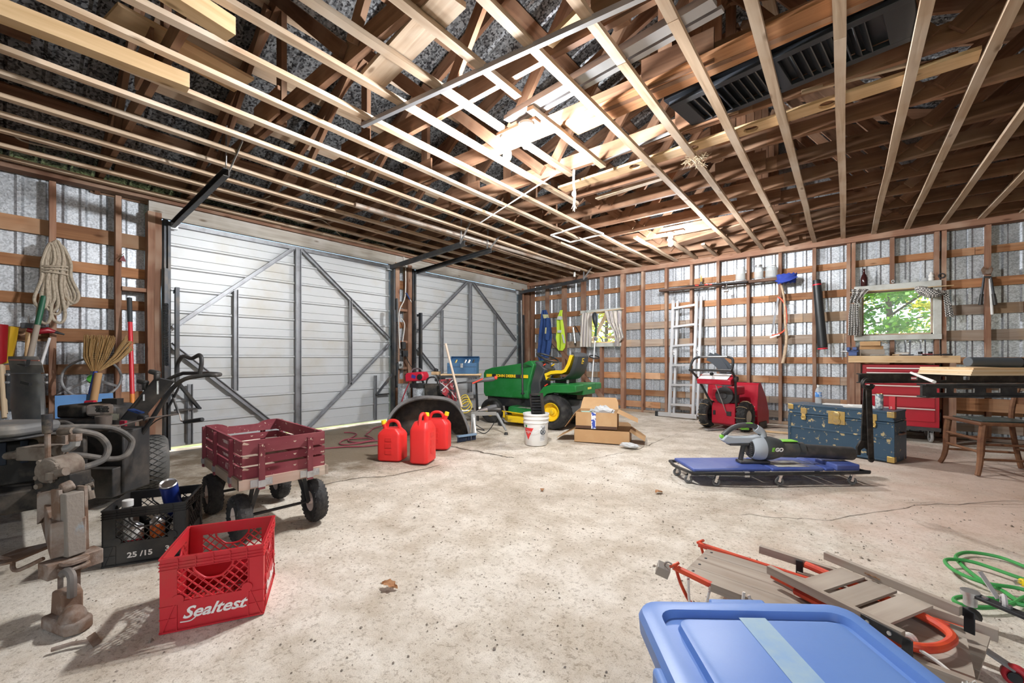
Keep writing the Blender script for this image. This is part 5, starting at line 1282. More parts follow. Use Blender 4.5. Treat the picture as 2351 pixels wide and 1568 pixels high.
# ================================================================ wooden chair
def wooden_chair():
    CH = wood('chair varnish', (.20, .10, .05), (.12, .05, .03), (.26, .13, .07), rough=.45, rnd=.1)
    fl, fr, bk = V((6.542, -1.829, 0)), V((6.721, -2.298, 0)), V((7.054, -1.727, 0))
    t = thing('dining_chair', 'old brown wooden chair with turned rungs and worn green seat', 'chair', (6.86, -1.98, 0), math.radians(-69))
    # local x along the front edge (fl -> fr), local y to the back
    w, d = .245, .235
    for s in (-1, 1):
        b = MB(); b.tube(smooth_path([(s*.225, -d+.02, .44), (s*.228, -d+.005, .30), (s*.226, -d+.0, .16), (s*.235, -d-.015, .06), (s*.25, -d-.035, 0)], 4), [.027]*4+[.026]*4+[.022]*4+[.020]*4+[.020], 8); b.o('front_leg', CH, t)
        b = MB(); b.tube(smooth_path([(s*.20, d+.07, 0), (s*.20, d+.03, .2), (s*.20, d, .44), (s*.20, d+.015, .62), (s*.20, d+.06, .80), (s*.20, d+.12, .96)], 4), .021, 8); b.o('back_post', CH, t)
        for z in (.14, .27): b = MB(); b.cyl((s*.228, -d+.005, z), (s*.20, d+.03, z), .011, n=8); b.o('side_rung', CH, t)
    for z in (.20, .31): b = MB(); b.cyl((-.226, -d, z), (.226, -d, z), .012, n=8); b.o('front_rung', CH, t)
    b = MB(); b.cyl((-.2, d+.03, .18), (.2, d+.03, .18), .011, n=8); b.o('back_rung', CH, t)
    b = MB(); b.prism([(-.25, -d-.015), (.25, -d-.015), (.215, d+.02), (-.215, d+.02)], .435, .463); s_ = b.o('seat', CH, t, .008)
    b = MB(); b.prism([(-.19, -d+.03), (.19, -d+.03), (.16, d-.05), (-.16, d-.05)], .463, .474); b.o('seat_pad', M('worn green vinyl', (.04, .06, .055), .4, c2=(.30, .32, .26), scale=12, lo=.6, hi=.68), s_, .005)
    b = MB(); rows = [[(x, d+.03+.10*(z-.5)/.46+.02*(1-(x/.2)**2), z) for x in (-.2, -.1, 0, .1, .2)] for z in (.80, .95)]; b.grid(rows, .018); b.o('top_rail', CH, t)
    b = MB(); rows = [[(x, d+.03+.02*(1-(x/.2)**2), z) for x in (-.2, -.1, 0, .1, .2)] for z in (.60, .68)]; b.grid(rows, .015); b.o('back_slat', CH, t)
wooden_chair()

# ================================================================ two black levels bridging to a trestle, with things on and under them
LV = M('black level paint', (.012, .012, .013), .4, c2=(.05, .048, .045), scale=14)
def CL(lat, dep, z): return V((CAM.x, CAM.y, 0))+RT*lat+FW*dep+V((0, 0, z))
def level(label, lat0, lat1, dep, zt, h, holes):
    t = thing('spirit_level', label, 'level', CL(lat0, dep, 0), YAW, 'long black levels'); L = lat1-lat0; z0 = zt-h; e = .012; y = .012
    b = MB(); b.bb(0, L, -.024, .024, zt-e*.6, zt); b.bb(0, L, -.024, .024, z0, z0+e*.6); b.o('flange', LV, t, .001)
    xs = sorted(holes); x = 0.0; b = MB()
    for hx, hw in xs: b.bb(x, hx-hw/2, -.006, .006, z0, zt); x = hx+hw/2
    b.bb(x, L, -.006, .006, z0, zt)
    for hx, hw in xs:
        b.bb(hx-hw/2, hx+hw/2, -.006, .006, zt-.022, zt); b.bb(hx-hw/2, hx+hw/2, -.006, .006, z0, z0+.022)
    b.o('web', LV, t, smooth=0)
    for hx, hw in xs:
        b = MB(); b.tube([(hx+hw/2*c_+.0, 0, (zt+z0)/2+.016*s_) for c_, s_ in ((-1, -.6), (-.8, -1), (.8, -1), (1, -.6), (1, .6), (.8, 1), (-.8, 1), (-1, .6))], .003, 5, closed=True); b.o('slot_rim', M('worn slot edge', (.45, .42, .40), .5, .5), t)
    return t
lv1 = level('long black level farther away, wrenches hang from its end', (1972-CX)/F_PX*3.06, 4.2, 3.06, .918, .07, ((.40, .05), (.61, .05), (.78, .05)))
lv2 = level('long black level nearer the camera with oval slots', (2115-CX)/F_PX*2.04, 3.12, 2.04, .905, .066, ((.095, .05), (.205, .105), (.345, .075), (.5, .08)))
b = MB(); b.tube([CL((2092-CX)/F_PX*2.85, 2.85, .93), CL((2145-CX)/F_PX*2.06, 2.06, .913)], .008, 8); tag(b.o('white_rod', M('white rod', (.75, .70, .66), .5)), 'thin white rod lying across the two black levels', 'rod')
tr_ = thing('trestle', 'wooden trestle at the edge carrying the black levels', 'trestle', (0, 0, 0))
A, B = CL(2.95, 1.9, .82), CL(4.25, 3.2, .82); board('beam', A, B, .08, .045, W_PALE, tr_)
for P_ in (A.lerp(B, .04), A.lerp(B, .96)):
    for s in (0.02, .3): board('leg', P_, P_+RT*s*1.0+V((0, 0, -.82)), .07, .035, W_PALE, tr_, up=(0, 1, 0))
pl = thing('plywood_offcut', 'pale laminated wood offcut resting on the black levels', 'board', CL(2.93, 2.78, .9185), YAW+math.radians(3))
for k in range(4): MB().bb(-.04+.006*k, .95, -.13, .20, .0125*k, .0125*k+.012).o('ply', W_PALE if k % 2 else M('ply edge', (.72, .58, .40), .8), pl)
t = thing('leaf_vacuum_tube', 'grey tube with an orange end lying on the wood offcut', 'tube', CL(3.0, 2.78, 1.005), YAW)
b = MB(); b.cyl((0.02, .0, .0), (.36, .0, -.006), .031, .034, 24); b.o('barrel', M('grey tube', (.10, .115, .13), .45), t, .003)
b = MB(); b.cyl((.36, 0, -.006), (.40, 0, -.007), .030, n=24); b.cyl((.352, 0, -.006), (.366, 0, -.006), .036, n=24); b.o('collar', BLACK, t)
b = MB(); b.cyl((.40, 0, -.007), (.60, 0, -.01), .030, n=24); b.o('orange_end', M('orange plastic', (.80, .38, .05), .4), t)
def big_wrench(label, px0, py0, px1, py1, dep, w, jaw):
    a = CL((px0-CX)/F_PX*dep, dep, 1.03-(py0-HORIZON)/F_PX*dep); c = CL((px1-CX)/F_PX*dep, dep, 1.03-(py1-HORIZON)/F_PX*dep)
    t = thing('open_end_wrench', label, 'wrench', (0, 0, 0), group='wrenches hanging from the level'); IR = M('black iron', (.02, .019, .018), .55, .4, c2=(.06, .05, .045), scale=20)
    b = MB(); b.bar(a, c, .010, w, up=tuple(RT)); b.o('shank', IR, t, .003)
    d = (c-a).normalized(); n = d.cross(FW).normalized(); m_ = Matrix((n, FW, d)).transposed()
    if jaw: b = MB(); b.prism([(-.03, -.02), (.03, -.02), (.055, .03), (.05, .085), (.028, .085), (.024, .045), (0, .03), (-.024, .045), (-.028, .085), (-.05, .085), (-.055, .03)], -.008, .008, m_ @ Matrix(((1, 0, 0), (0, 0, 1), (0, 1, 0))), c); b.o('jaw', IR, t, .002)
    else: b = MB(); b.cyl(c-FW*.005, c+FW*.005, w/2, n=16); b.o('rounded_end', IR, t)
    b = MB(); b.ring(a-d*.012, .036, .0095, tuple(FW), 20, 6, .8, 2*PI-.3); b.o('hook_end', IR, t)
    return t
big_wrench('black open-end wrench with a forked lower jaw hanging from the level', 1990, 884, 1984, 1018, 3.02, .05, True)
big_wrench('straight black wrench hanging beside the forked one from the level', 1994, 886, 2000, 1055, 2.98, .040, False)

# ================================================================ creeper and leaf blower
def creeper():
    t = thing('mechanic_creeper', 'blue padded mechanic creeper on small casters', 'creeper', CL(1.545, 3.37, 0), math.radians(39.2+1.5)); L, W = 1.36, .42
    # local x right, y away; origin near-left
    NV = M('creeper blue vinyl', (.07, .11, .36), .34, c2=(.13, .17, .40), scale=3)
    x0 = -.02; b = MB(); fr = smooth_path([(x0+.10, 0, .10), (x0+L-.08, 0, .10), (x0+L, .06, .10), (x0+L, W-.06, .10), (x0+L-.08, W, .10), (x0+.06, W, .10), (x0-.10, W-.06, .105), (x0-.10, .12, .105)], 4, True)
    b.tube(fr, .014, 8, closed=True); b.o('frame', BLACK, t)
    for xa, xb, h, tt in ((x0-.06, .56, .030, 0), (.57, 1.0, .030, 0), (1.01, 1.09, .03, 0), (1.10, 1.30, .055, 0)):
        b = MB(); b.bb(xa, xb, .02, W-.02, .106, .106+h); b.o('headrest' if h > .04 else 'pad', NV, t, .012, seg=3)
    b = MB(); b.bb(.64, .90, .05, .25, .137, .1395); b.o('sticker', M('worn sticker', (.62, .60, .52), .6, c2=(.12, .10, .2), scale=9), t)
    for x, y in ((-.09, .10), (.10, .02), (.62, .02), (1.22, .02), (.10, W-.02), (.62, W-.02), (1.22, W-.02), (-.09, W-.1)):
        b = MB(); tyre(b, (x, y-.012, .032), .032, .022, .014, (.3, 1, 0), 20); w_ = b.o('caster', M('grey caster', (.13, .13, .13), .6), t)
        b = MB(); b.bar((x-.012, y-.026, .03), (x+.012, y-.02, .088), .022, .003, up=(0, 1, 0)); b.bar((x-.012, y+.004, .03), (x+.012, y-.0, .088), .022, .003, up=(0, 1, 0)); b.o('caster_fork', CHROME, w_)
    b = MB(); b.bb(.32, .36, -.02, .01, .075, .118); b.o('hinge_bracket', ZINC, t)
    b = MB(); b.tube([(.0, .2, .09), (.15, .1, .02), (.3, .3, .015), (.5, .2, .02), (.9, .3, .015), (1.1, .15, .02)], .004, 6); b.o('wire', M('grey wire', (.35, .35, .33), .7), t)
creeper()
def leaf_blower():
    LG = M('blower light grey', (.42, .46, .50), .4); DG = M('blower dark grey', (.055, .06, .062), .45, c2=(.10, .09, .08), scale=8); LGN = M('blower lime', (.22, .60, .06), .4)
    t = thing('leaf_blower', 'grey and black cordless leaf blower lying on the creeper', 'leaf blower', CL((1735-CX)/F_PX*3.58, 3.58, .138), math.radians(38))
    z = .125
    b = MB(); b.lathe([(.035, -.055), (.085, -.05), (.098, -.02), (.102, .02), (.098, .05), (.06, .06)], 32, (0, 0, z), (1, 0, 0)); b.o('fan_housing', LG, t)
    b = MB(); b.lathe([(0, -.075), (.03, -.074), (.075, -.058), (.078, -.05), (0, -.045)], 28, (0, 0, z), (1, 0, 0)); g_ = b.o('intake_grille', BLACK, t)
    for k in range(8): MB().bar((-.066, -.068, z-.06+.017*k), (-.066, .068, z-.06+.017*k), .004, .005).o('grille_rib', DG, g_)
    b = MB(); b.lathe([(.099, .05), (.103, .06), (.098, .12), (.082, .18), (.074, .20), (.0, .2)], 32, (0, 0, z), (1, 0, 0)); b.o('motor_housing', DG, t)
    b = MB(); b.lathe([(.070, .19), (.070, .33), (.062, .335), (.062, .39)], 28, (0, 0, z), (1, -.0, -.03)); b.o('tube_collar', DG, t)
    b = MB(); b.lathe([(.0565, .33), (.0575, .34), (.0555, .80), (.053, .81), (.050, .805), (.050, .4)], 28, (0, 0, z), (1, 0, -.055)); b.o('blower_tube', M('blower tube', (.045, .043, .042), .5, c2=(.09, .08, .075), scale=10), t)
    b = MB(); b.bb(.20, .33, -.045, .045, z+.060, z+.068); b.o('lime_band', LGN, t, .004)
    b = MB(); b.tube(smooth_path([(.06, 0, z+.085), (.02, 0, z+.16), (-.04, 0, z+.195), (-.14, 0, z+.19), (-.22, 0, z+.155), (-.275, 0, z+.105)], 5), [.026]*6+[.021]*19+[.022], 12); b.o('handle', DG, t)
    b = MB(); b.tube(smooth_path([(.06, 0, z+.07), (.05, 0, z+.13), (.0, 0, z+.17)], 5), .033, 12); b.o('handle_root', LG, t)
    b = MB(); b.prism([(-.30, .07), (-.26, .115), (-.20, .10), (-.05, .10), (.02, .115), (.03, .06), (-.08, .045), (-.25, .04)], -.04, .04, Matrix(((1, 0, 0), (0, 0, 1), (0, 1, 0))), (0, 0, z)); b.o('battery_deck', LG, t, .01, seg=3)
    b = MB(); b.bb(-.235, -.07, -.038, .038, z+.025, z+.048); b.o('battery', DG, t, .006)
    b = MB(); b.bb(-.30, -.275, -.02, .02, z+.085, z+.11); b.o('release_button', LGN, t, .005)
    b = MB(); b.bb(-.125, -.06, -.012, .012, z+.155, z+.172); b.o('trigger', LGN, t, .004)
    b = MB(); b.bb(-.09, -.03, -.015, .015, z+.205, z+.216); b.o('speed_dial', LGN, t, .004)
    b = MB(); b.bar((-.10, 0, z+.04), (-.13, 0, .02), .035, .03); b.bar((-.15, 0, .012), (.10, 0, .012), .09, .022); b.o('foot_stand', DG, t, .006)
    text('lettering', 'GO', .042, LETTER, t, (.135, -.102, z+.005), (PI/2, 0, 0), depth=.0012, shear=.2, bold=.002); text('lettering', 'E', .042, LGN, t, (.085, -.104, z+.005), (PI/2, 0, 0), depth=.0012, shear=.2, bold=.002)
leaf_blower()
# ================================================================ log splitter in the near corner
def at(px, py, d): return DP(px, py, d)
GREASE = M('greasy black metal', (.022, .021, .020), .55, .3, c2=(.09, .075, .06), scale=9)
DIRT = M('dusty cast iron', (.26, .22, .18), .85, .2, c2=(.15, .11, .085), scale=10, bump=.2)
HOSE = M('dusty hose', (.085, .08, .075), .7, c2=(.17, .15, .13), scale=12)
def log_splitter():
    t = thing('log_splitter', 'rusty towable hydraulic log splitter with hoses and one big tyre', 'log splitter', (0, 0, 0))
    O = (lambda b, n, m, bev=0, p=t: b.o(n, m, p, bev))
    # tongue, post and coupler
    y = -7.56
    O(MB().bb(1.3, 3.42, y-.05, y+.05, .24, .38), 'beam', RUST, .004)
    O(MB().box((3.40, y+.01, .36), (.058, .058, .25), (0, -.05, .35)), 'tongue_post', M('rusty post with blue paint', (.24, .21, .18), .8, c2=(.22, .28, .32), scale=7, lo=.6, hi=.7, bump=.25), .004)
    O(MB().box((3.38, y+.043, .37), (.055, .012, .26), (0, -.05, .35)), 'post_strap', RUST, .002); O(MB().box((3.375, y-.028, .37), (.055, .012, .26), (0, -.05, .35)), 'post_strap', RUST, .002)
    O(MB().box((3.37, y, .505), (.04, .04, .03), (.4, .5, .3)), 'post_cap', RUST, .008)
    O(MB().box((3.40, y+.01, .20), (.075, .17, .06), (0, 0, .3)), 'cross_bar', RUST, .004)
    b = MB(); b.prism(rrect(.105, .085, .03), .0, .014, Matrix.Rotation(.35, 3, 'Z'), (3.43, y+.008, .215)); b.prism(rrect(.112, .09, .03), .0, .012, Matrix.Rotation(.25, 3, 'Z'), (3.432, y+.008, .195)); O(b, 'cap_plate', RUST, .003)
    b = MB(); b.bb(3.40, 3.43, y-.03, y-.015, .09, .19); b.bb(3.43, 3.46, y+.01, y+.03, .09, .19); O(b, 'jack_link', RUST)
    b = MB(); b.prism([(-.08, -.048), (.08, -.042), (.10, 0), (.08, .042), (-.08, .048)], 0, .05, Matrix.Rotation(.3, 3, 'Z'), (3.53, y-.01, .0)); O(b, 'coupler_plate', RUST, .01)
    b = MB(); b.ball((3.565, y-.0, .045), (.055, .04, .045), 18, 12); O(b, 'coupler_socket', RUST)
    b = MB(); b.prism([(-.06, 0), (.03, 0), (.03, .09), (.0, .115), (-.05, .10)], -.032, .032, Matrix.Rotation(.3, 3, 'Z') @ Matrix(((1, 0, 0), (0, 0, 1), (0, 1, 0))), (3.50, y-.005, .03)); O(b, 'coupler_body', RUST, .008)
    b = MB(); b.tube(smooth_path([(3.475, y-.02, .19), (3.50, y-.01, .205), (3.525, y, .19), (3.535, y, .15), (3.53, y, .115)], 3), .015, 8); O(b, 'latch_handle', M('worn latch', (.20, .18, .165), .6, .5))
    # log cradle tray
    b = MB(); a = at(-30, 1290, 1.75); c = at(100, 1262, 1.75); b.bar(a, c, .22, .008); O(b, 'cradle_tray', RUST)
    b = MB(); b.tube(smooth_path([at(-20, 1278, 1.7), at(25, 1285, 1.7), at(30, 1305, 1.7), at(45, 1308, 1.7), at(100, 1282, 1.72)], 4), .008, 6); O(b, 'tray_rim', RUST)
    # upper plates and valve block
    def plate(name, pts, d, th, m):
        P = [at(x, y_, d) for x, y_ in pts]; n = FW*th; k = len(P); b = MB(); b.add(P+[p+n for p in P], [tuple(range(k)), tuple(reversed(range(k, 2*k)))]+[(i, (i+1) % k, k+(i+1) % k, k+i) for i in range(k)]); return O(b, name, m, .002)
    plate('wedge_plate', [(84, 1134), (146, 1120), (142, 1165), (108, 1180), (84, 1205)], 1.86, .03, RUST)
    plate('wedge_side', [(104, 1188), (138, 1180), (140, 1245), (122, 1246)], 1.88, .03, M('dusty pale plate', (.42, .36, .30), .9))
    plate('mount_plate', [(52, 998), (150, 1000), (149, 1055), (60, 1062), (52, 1030)], 2.28, .02, RUST)
    plate('pump_mount', [(78, 1098), (160, 1090), (162, 1122), (80, 1130)], 1.98, .10, GREASE)
    b = MB(); c = at(108, 1082, 1.98); b.cyl(c, c+FW*.12+V((0, 0, .0)), .062, n=20); b.cyl(c-FW*.01, c, .05, .06, 20); O(b, 'pump', DIRT, .006)
    for q in range(4):
        a_ = q*PI/2+.6; O(MB().cyl(c+RT*.052*math.cos(a_)+V((0, 0, .052*math.sin(a_)))-FW*.012, c+RT*.052*math.cos(a_)+V((0, 0, .052*math.sin(a_)))+FW*.02, .011, n=6), 'bolt', DIRT)
    for x in (93, 150):
        p = at(x, 1115, 1.96); O(MB().cyl(p, p-FW*.02, .012, n=6), 'bolt', DIRT)
    b = MB(); b.cyl(at(125, 1088, 1.98), at(152, 1082, 1.98), .020, n=12); b.cyl(at(120, 1100, 1.97), at(120, 1084, 1.97), .022, n=8); O(b, 'pipe_fitting', DIRT)
    b = MB(); c = at(96, 1038, 2.2); b.box(c, (.16, .10, .07), (0, 0, YAW)); b.cyl(at(60, 1040, 2.2), at(140, 1034, 2.2), .03, n=14); O(b, 'valve_block', DIRT, .006)
    b = MB(); b.cyl(at(0, 1048, 2.2), at(70, 1040, 2.2), .022, n=12); b.cyl(at(40, 1044, 2.2), at(52, 1042, 2.2), .03, n=6); O(b, 'pipe', DIRT)
    lv = O(MB().cyl(at(110, 1062, 2.12), at(109, 990, 2.12), .012, n=10), 'control_lever', RUST)
    O(MB().cyl(at(109, 995, 2.12), at(108, 951, 2.12), .019, .021, 14), 'lever_grip', M('cracked black grip', (.03, .03, .035), .55, c2=(.14, .11, .08), scale=25), .003, lv)
    b = MB(); b.tube([at(150, 1030, 2.2), at(162, 1028, 2.2), at(172, 1020, 2.2), at(174, 1008, 2.2)], .021, 10); O(b, 'pipe_elbow', M('galvanised elbow', (.50, .50, .49), .5, .6))
    O(MB().cyl(at(173, 1012, 2.2), at(173, 996, 2.2), .026, n=8), 'pipe_union', RUST)
    for i, pts in enumerate(([(150, 990, 2.2), (180, 990, 2.22), (225, 1000, 2.3), (247, 1025, 2.33), (240, 1052, 2.3), (215, 1066, 2.22), (185, 1075, 2.12)],
                ([(118, 985, 2.3), (140, 982, 2.32), (200, 980, 2.4), (260, 984, 2.5), (298, 1005, 2.55), (302, 1022, 2.55), (288, 1046, 2.5), (255, 1054, 2.45), (190, 1046, 2.35), (150, 1044, 2.3)]),
                ([(115, 990, 2.35), (125, 975, 2.4), (150, 971, 2.42), (172, 982, 2.4)]))):
        O(MB().tube(smooth_path([at(*q) for q in pts], 6), .0165 if i < 2 else .014, 10), 'hose', HOSE)
    for p0, p1 in (((138, 991, 2.2), (168, 989, 2.2)), ((185, 1076, 2.12), (152, 1082, 2.05))): O(MB().cyl(at(*p0), at(*p1), .021, .019, 12), 'hose_fitting', DIRT)
    # hydraulic tank beside the wheel, dusty cover, engine mass
    c = at(268, 1066, 3.05); b = MB(); b.box((c.x, c.y, .30), (.30, .22, .44), (0, 0, YAW)); O(b, 'oil_tank', DUSTBLK, .01)
    c2 = at(262, 1112, 2.98); O(MB().box((c2.x, c2.y, .17), (.17, .20, .2), (0, 0, YAW)), 'tank_step', DUSTBLK, .006)
    c3 = at(238, 1000, 3.0); O(MB().box((c3.x, c3.y, .53), (.14, .12, .03), (0, 0, YAW)), 'filler_cap', DIRT, .006)
    b = MB(); b.cyl(at(262, 1002, 3.0), at(262, 985, 3.0), .025, n=12); b.cyl(at(238, 975, 2.9), at(238, 955, 2.9), .042, .045, 18); b.tube([at(238, 980, 2.9), at(248, 984, 2.95), at(260, 985, 3.0)], .022, 10); O(b, 'breather', M('breather brown', (.12, .095, .08), .6))
    b = MB(); b.box((2.05, -7.72, .47), (.75, .62, .24)); O(b, 'engine_block', GREASE, .02)
    for k in range(7): O(MB().box((2.36+.0*k, -7.95+.075*k, .53), (.14, .03, .12)), 'cooling_fin', M('dark blue engine', (.02, .028, .045), .5, .3), .004)
    b = MB(); c = at(15, 984, 2.2); b.prism(rrect(.34, .30, .08), -.03, .03, Matrix.Rotation(YAW, 3, 'Z'), c); O(b, 'engine_cover', M('dusty cover', (.13, .13, .13), .6, c2=(.30, .27, .23), scale=4), .02)
    b = MB(); b.prism(rrect(.37, .33, .08), -.012, .0, Matrix.Rotation(YAW, 3, 'Z'), c-V((0, 0, .03))); O(b, 'cover_flange', DUSTBLK, .004)
    b = MB(); b.bb(1.45, 2.6, -7.95, -7.40, .25, .36); O(b, 'frame', GREASE, .01)  # dark block added to deepen the shade below the engine
    O(MB().bb(1.50, 1.60, -8.1, -6.9, .17, .23), 'axle', GREASE)
    b = MB(); a = at(165, 1098, 2.2); b.tube(smooth_path([at(215, 1112, 2.2), at(200, 1118, 2.18), at(203, 1135, 2.15), at(206, 1142, 2.15)], 4), .016, 8); b.cyl(at(203, 1128, 2.15), at(207, 1146, 2.15), .021, n=10); O(b, 'drain_pipe', DIRT)
    for y_, s in ((-6.975, 1), (-8.15, -1)):
        c = (1.55, y_, .21); b = MB(); tyre(b, c, .205, .21, .11, (.12, s, 0), 40); m = axis_matrix((.12, s, 0)); w_ = b.o('wheel', M('grey turf tyre', (.10, .10, .095), .85, c2=(.20, .19, .18), scale=8), t)
        b = MB()
        for sg in (-1, 1):
            for k in range(30):
                pts = []
                for q in range(7):
                    z = -.085+.17*q/6; a_ = 2*PI*k/30+sg*z*3.2; r_ = .2085-.016*(abs(z)/.085)**3; pts.append(V(c)+m @ V((r_*math.cos(a_), r_*math.sin(a_), z)))
                b.tube(pts, .0026, 4, caps=False)
        tag(b.o('tread_groove', BLACK, w_), None, None, kind='stuff')
        b = MB(); b.lathe([(.11, .08), (.09, .085), (.05, .04), (0, .04)], 24, c, (.12, s, 0)); b.o('rim', RUST, w_)
log_splitter()
b = MB(); b.tube([G(118, 1492, .01), G(165, 1478, .012), G(215, 1470, .012)], .008, 6); b.box(G(216, 1468, .02), (.03, .025, .03), (.4, .3, .2)); tag(b.o('steel_rod', RUST), 'short rusty steel rod lying on the floor by the coupler', 'rod')

# ================================================================ black snow blower behind the splitter
def black_blower():
    t = thing('snow_blower', 'black snow blower with tall chute and curved handlebars by the wall', 'snow blower', (0, 0, 0))
    O = (lambda b, n, m, bev=0, p=t: b.o(n, m, p, bev))
    PL = M('dusty black chute plastic', (.05, .053, .057), .38, c2=(.115, .11, .10), scale=3)
    # chute: sheet bent into a curved channel
    rows = []
    for py, w0, w1, dep, bow in ((1000, 42, 108, 3.02, .16), (965, 28, 106, 3.03, .15), (930, 24, 105, 3.05, .14), (895, 24, 103, 3.06, .13), (862, 25, 101, 3.06, .12), (858, 25, 101, 3.06, .12)):
        n = 9; row = []
        for i in range(n):
            u = i/(n-1)*2-1; px = (w0+w1)/2+(w1-w0)/2*math.sin(u*PI/2); row.append(at(px, py, dep-bow*.35*math.cos(u*PI/2)+bow*.5))
        rows.append(row)
    b = MB(); b.grid(rows, .006); O(b, 'chute', PL)
    rows = []
    for py, w0, w1, dep in ((856, 24, 101, 3.0), (838, 21, 97, 2.98), (824, 18, 90, 2.99), (818, 19, 88, 3.0), (818, 22, 85, 3.12)):
        rows.append([at(w0+(w1-w0)*i/6, py, dep+.03*abs(i-3)/3) for i in range(7)])
    b = MB(); b.grid(rows, .006); df = O(b, 'deflector', M('dusty deflector', (.10, .10, .097), .6, c2=(.20, .185, .165), scale=5))
    b = MB(); b.bar(at(21, 826, 2.975), at(90, 828, 2.975), .006, .008); O(b, 'red_line', M('faded red line', (.45, .18, .14), .6), 0, df)
    b = MB(); b.bar(at(43, 836, 2.97), at(62, 841, 2.95), .02, .004); b.bar(at(62, 841, 2.95), at(66, 826, 2.97), .02, .004); O(b, 'deflector_clip', BLACK, 0, df)
    b = MB(); b.bar(at(50, 877, 3.0), at(70, 882, 2.99), .02, .02); O(b, 'chute_slot', BLACK)
    for px in (16, 104):
        for py in (860, 878): O(MB().cyl(at(px-3, py, 3.03), at(px+4, py, 3.03), .008, n=8), 'bolt', ZINC)
    # engine
    c = at(212, 976, 3.42); O(MB().box((c.x, c.y, .45), (.42, .34, .20), (0, 0, YAW)), 'engine_shroud', DUSTBLK, .02)
    c = at(262, 958, 3.42); O(MB().box((c.x, c.y, .56), (.18, .22, .2), (0, 0, YAW)), 'fuel_tank', DUSTBLK, .03)
    c = at(190, 940, 3.45); O(MB().box((c.x, c.y, .60), (.22, .2, .10), (0, 0, YAW)), 'air_filter', GREASE, .015)
    c = at(230, 941, 3.25); mf = O(MB().box(c, (.135, .10, .09), (0, 0, YAW)), 'muffler', M('rusty chrome muffler', (.62, .55, .50), .35, .7, c2=(.30, .16, .10), scale=8, lo=.55, hi=.7), .02)
    b = MB()
    for r_ in range(4):
        for k in range(7): p = at(222+4.2*k+(2 if r_ % 2 else 0), 934+3.6*r_, 3.19); b.cyl(p, p-FW*.008, .0055, n=6)
    tag(O(b, 'muffler_holes', BLACK, 0, mf), None, None, kind='stuff')
    O(MB().cyl(at(197, 924, 3.5), at(218, 923, 3.5), .016, n=14), 'red_cap', M('red cap', (.55, .02, .05), .4))
    b = MB(); b.tube(smooth_path([at(180, 930, 3.4), at(205, 926, 3.4), at(228, 925, 3.4), at(246, 920, 3.4)], 4), .008, 6); O(b, 'fuel_line', BLACK)
    c = at(259, 922, 3.4); O(MB().box(c, (.12, .06, .05), (0, 0, YAW)), 'bracket_box', BLACK)
    c = at(262, 957, 3.27); O(MB().box(c, (.075, .004, .05), (0, 0, YAW)), 'sticker', M('cream sticker', (.70, .66, .50), .6, c2=(.25, .22, .15), scale=40, lo=.55, hi=.6))
    c = at(283, 975, 3.2); O(MB().box(c, (.04, .02, .06), (0, 0, YAW)), 'red_label', M('red label', (.45, .03, .06), .5))
    # chassis and wheels, mostly hidden
    c = at(190, 1040, 3.4); O(MB().box((c.x, c.y, .22), (.5, .4, .3), (0, 0, YAW)), 'chassis', GREASE, .01)
    for dy in (-.27, .27):
        p = V((c.x, c.y, .2))+FW*dy+RT*.12; b = MB(); tyre(b, p, .2, .12, .1, tuple(FW), 28); O(b, 'wheel', RUBBER)
    c = at(40, 1080, 3.2); O(MB().box((c.x, c.y, .25), (.35, .6, .5), (0, 0, YAW)), 'auger_housing', GREASE, .02)
    # handlebars
    for pts in ([(268, 1068, 3.1), (300, 1030, 3.1), (340, 975, 3.1), (372, 925, 3.1), (395, 893, 3.1), (425, 870, 3.1), (470, 862, 3.12), (498, 861, 3.15), (503, 859, 3.3), (470, 857, 3.5), (420, 857, 3.6)],
                [(285, 985, 3.6), (320, 945, 3.6), (350, 905, 3.6), (385, 872, 3.6), (420, 857, 3.6)]):
        O(MB().tube(smooth_path([at(*q) for q in pts], 5), .0155, 10), 'handlebar', DUSTBLK)
    O(MB().tube(smooth_path([at(458, 862, 3.12), at(463, 830, 3.12), at(458, 815, 3.14), at(440, 823, 3.2), at(420, 818, 3.3), at(408, 835, 3.35), at(405, 855, 3.36)], 5), .014, 10), 'clutch_lever', DUSTBLK)
    for p0, p1, k in (((362, 905, 3.2), (362, 862, 3.2), (355, 855, 3.2)), ((330, 920, 3.25), (330, 885, 3.25), (328, 877, 3.25))):
        O(MB().cyl(at(*p0), at(*p1), .007, n=8), 'shift_rod', ZINC); c = at(*k)
        b = MB(); b.box(c, (.075, .045, .035), (0, .25, YAW)); b.box(c+V((.02, .01, -.035)), (.035, .035, .06), (0, 0, YAW)); O(b, 'shift_knob', BLACK, .012)
    b = MB(); b.bar(at(300, 965, 3.3), at(380, 870, 3.3), .14, .012, up=(0, .3, 1)); O(b, 'control_panel', DUSTBLK, .004)
    b = MB(); b.bar(at(300, 940, 3.12), at(325, 948, 3.12), .05, .01); O(b, 'blue_tag', M('blue tag', (.02, .06, .22), .4))
    O(MB().tube([at(265, 980, 2.9), at(340, 960, 3.0), at(412, 950, 3.02), at(416, 966, 3.02), at(424, 969, 3.0)], .0055, 8), 'crank_rod', M('crank rod', (.33, .28, .25), .5, .6))
    O(MB().cyl(at(424, 969, 3.0), at(465, 963, 2.95), .015, n=12), 'crank_grip', BLACK, .003)
    O(MB().box(at(328, 958, 3.0), (.06, .04, .04), (0, .2, YAW)), 'rod_guide', BLACK, .008)
    for pts in ([(415, 880, 3.2), (400, 910, 3.2), (385, 940, 3.25)], [(395, 905, 3.2), (410, 950, 3.2), (395, 952, 3.2)]):
        O(MB().tube([at(*q) for q in pts], .009, 6), 'brace', DSTEEL)
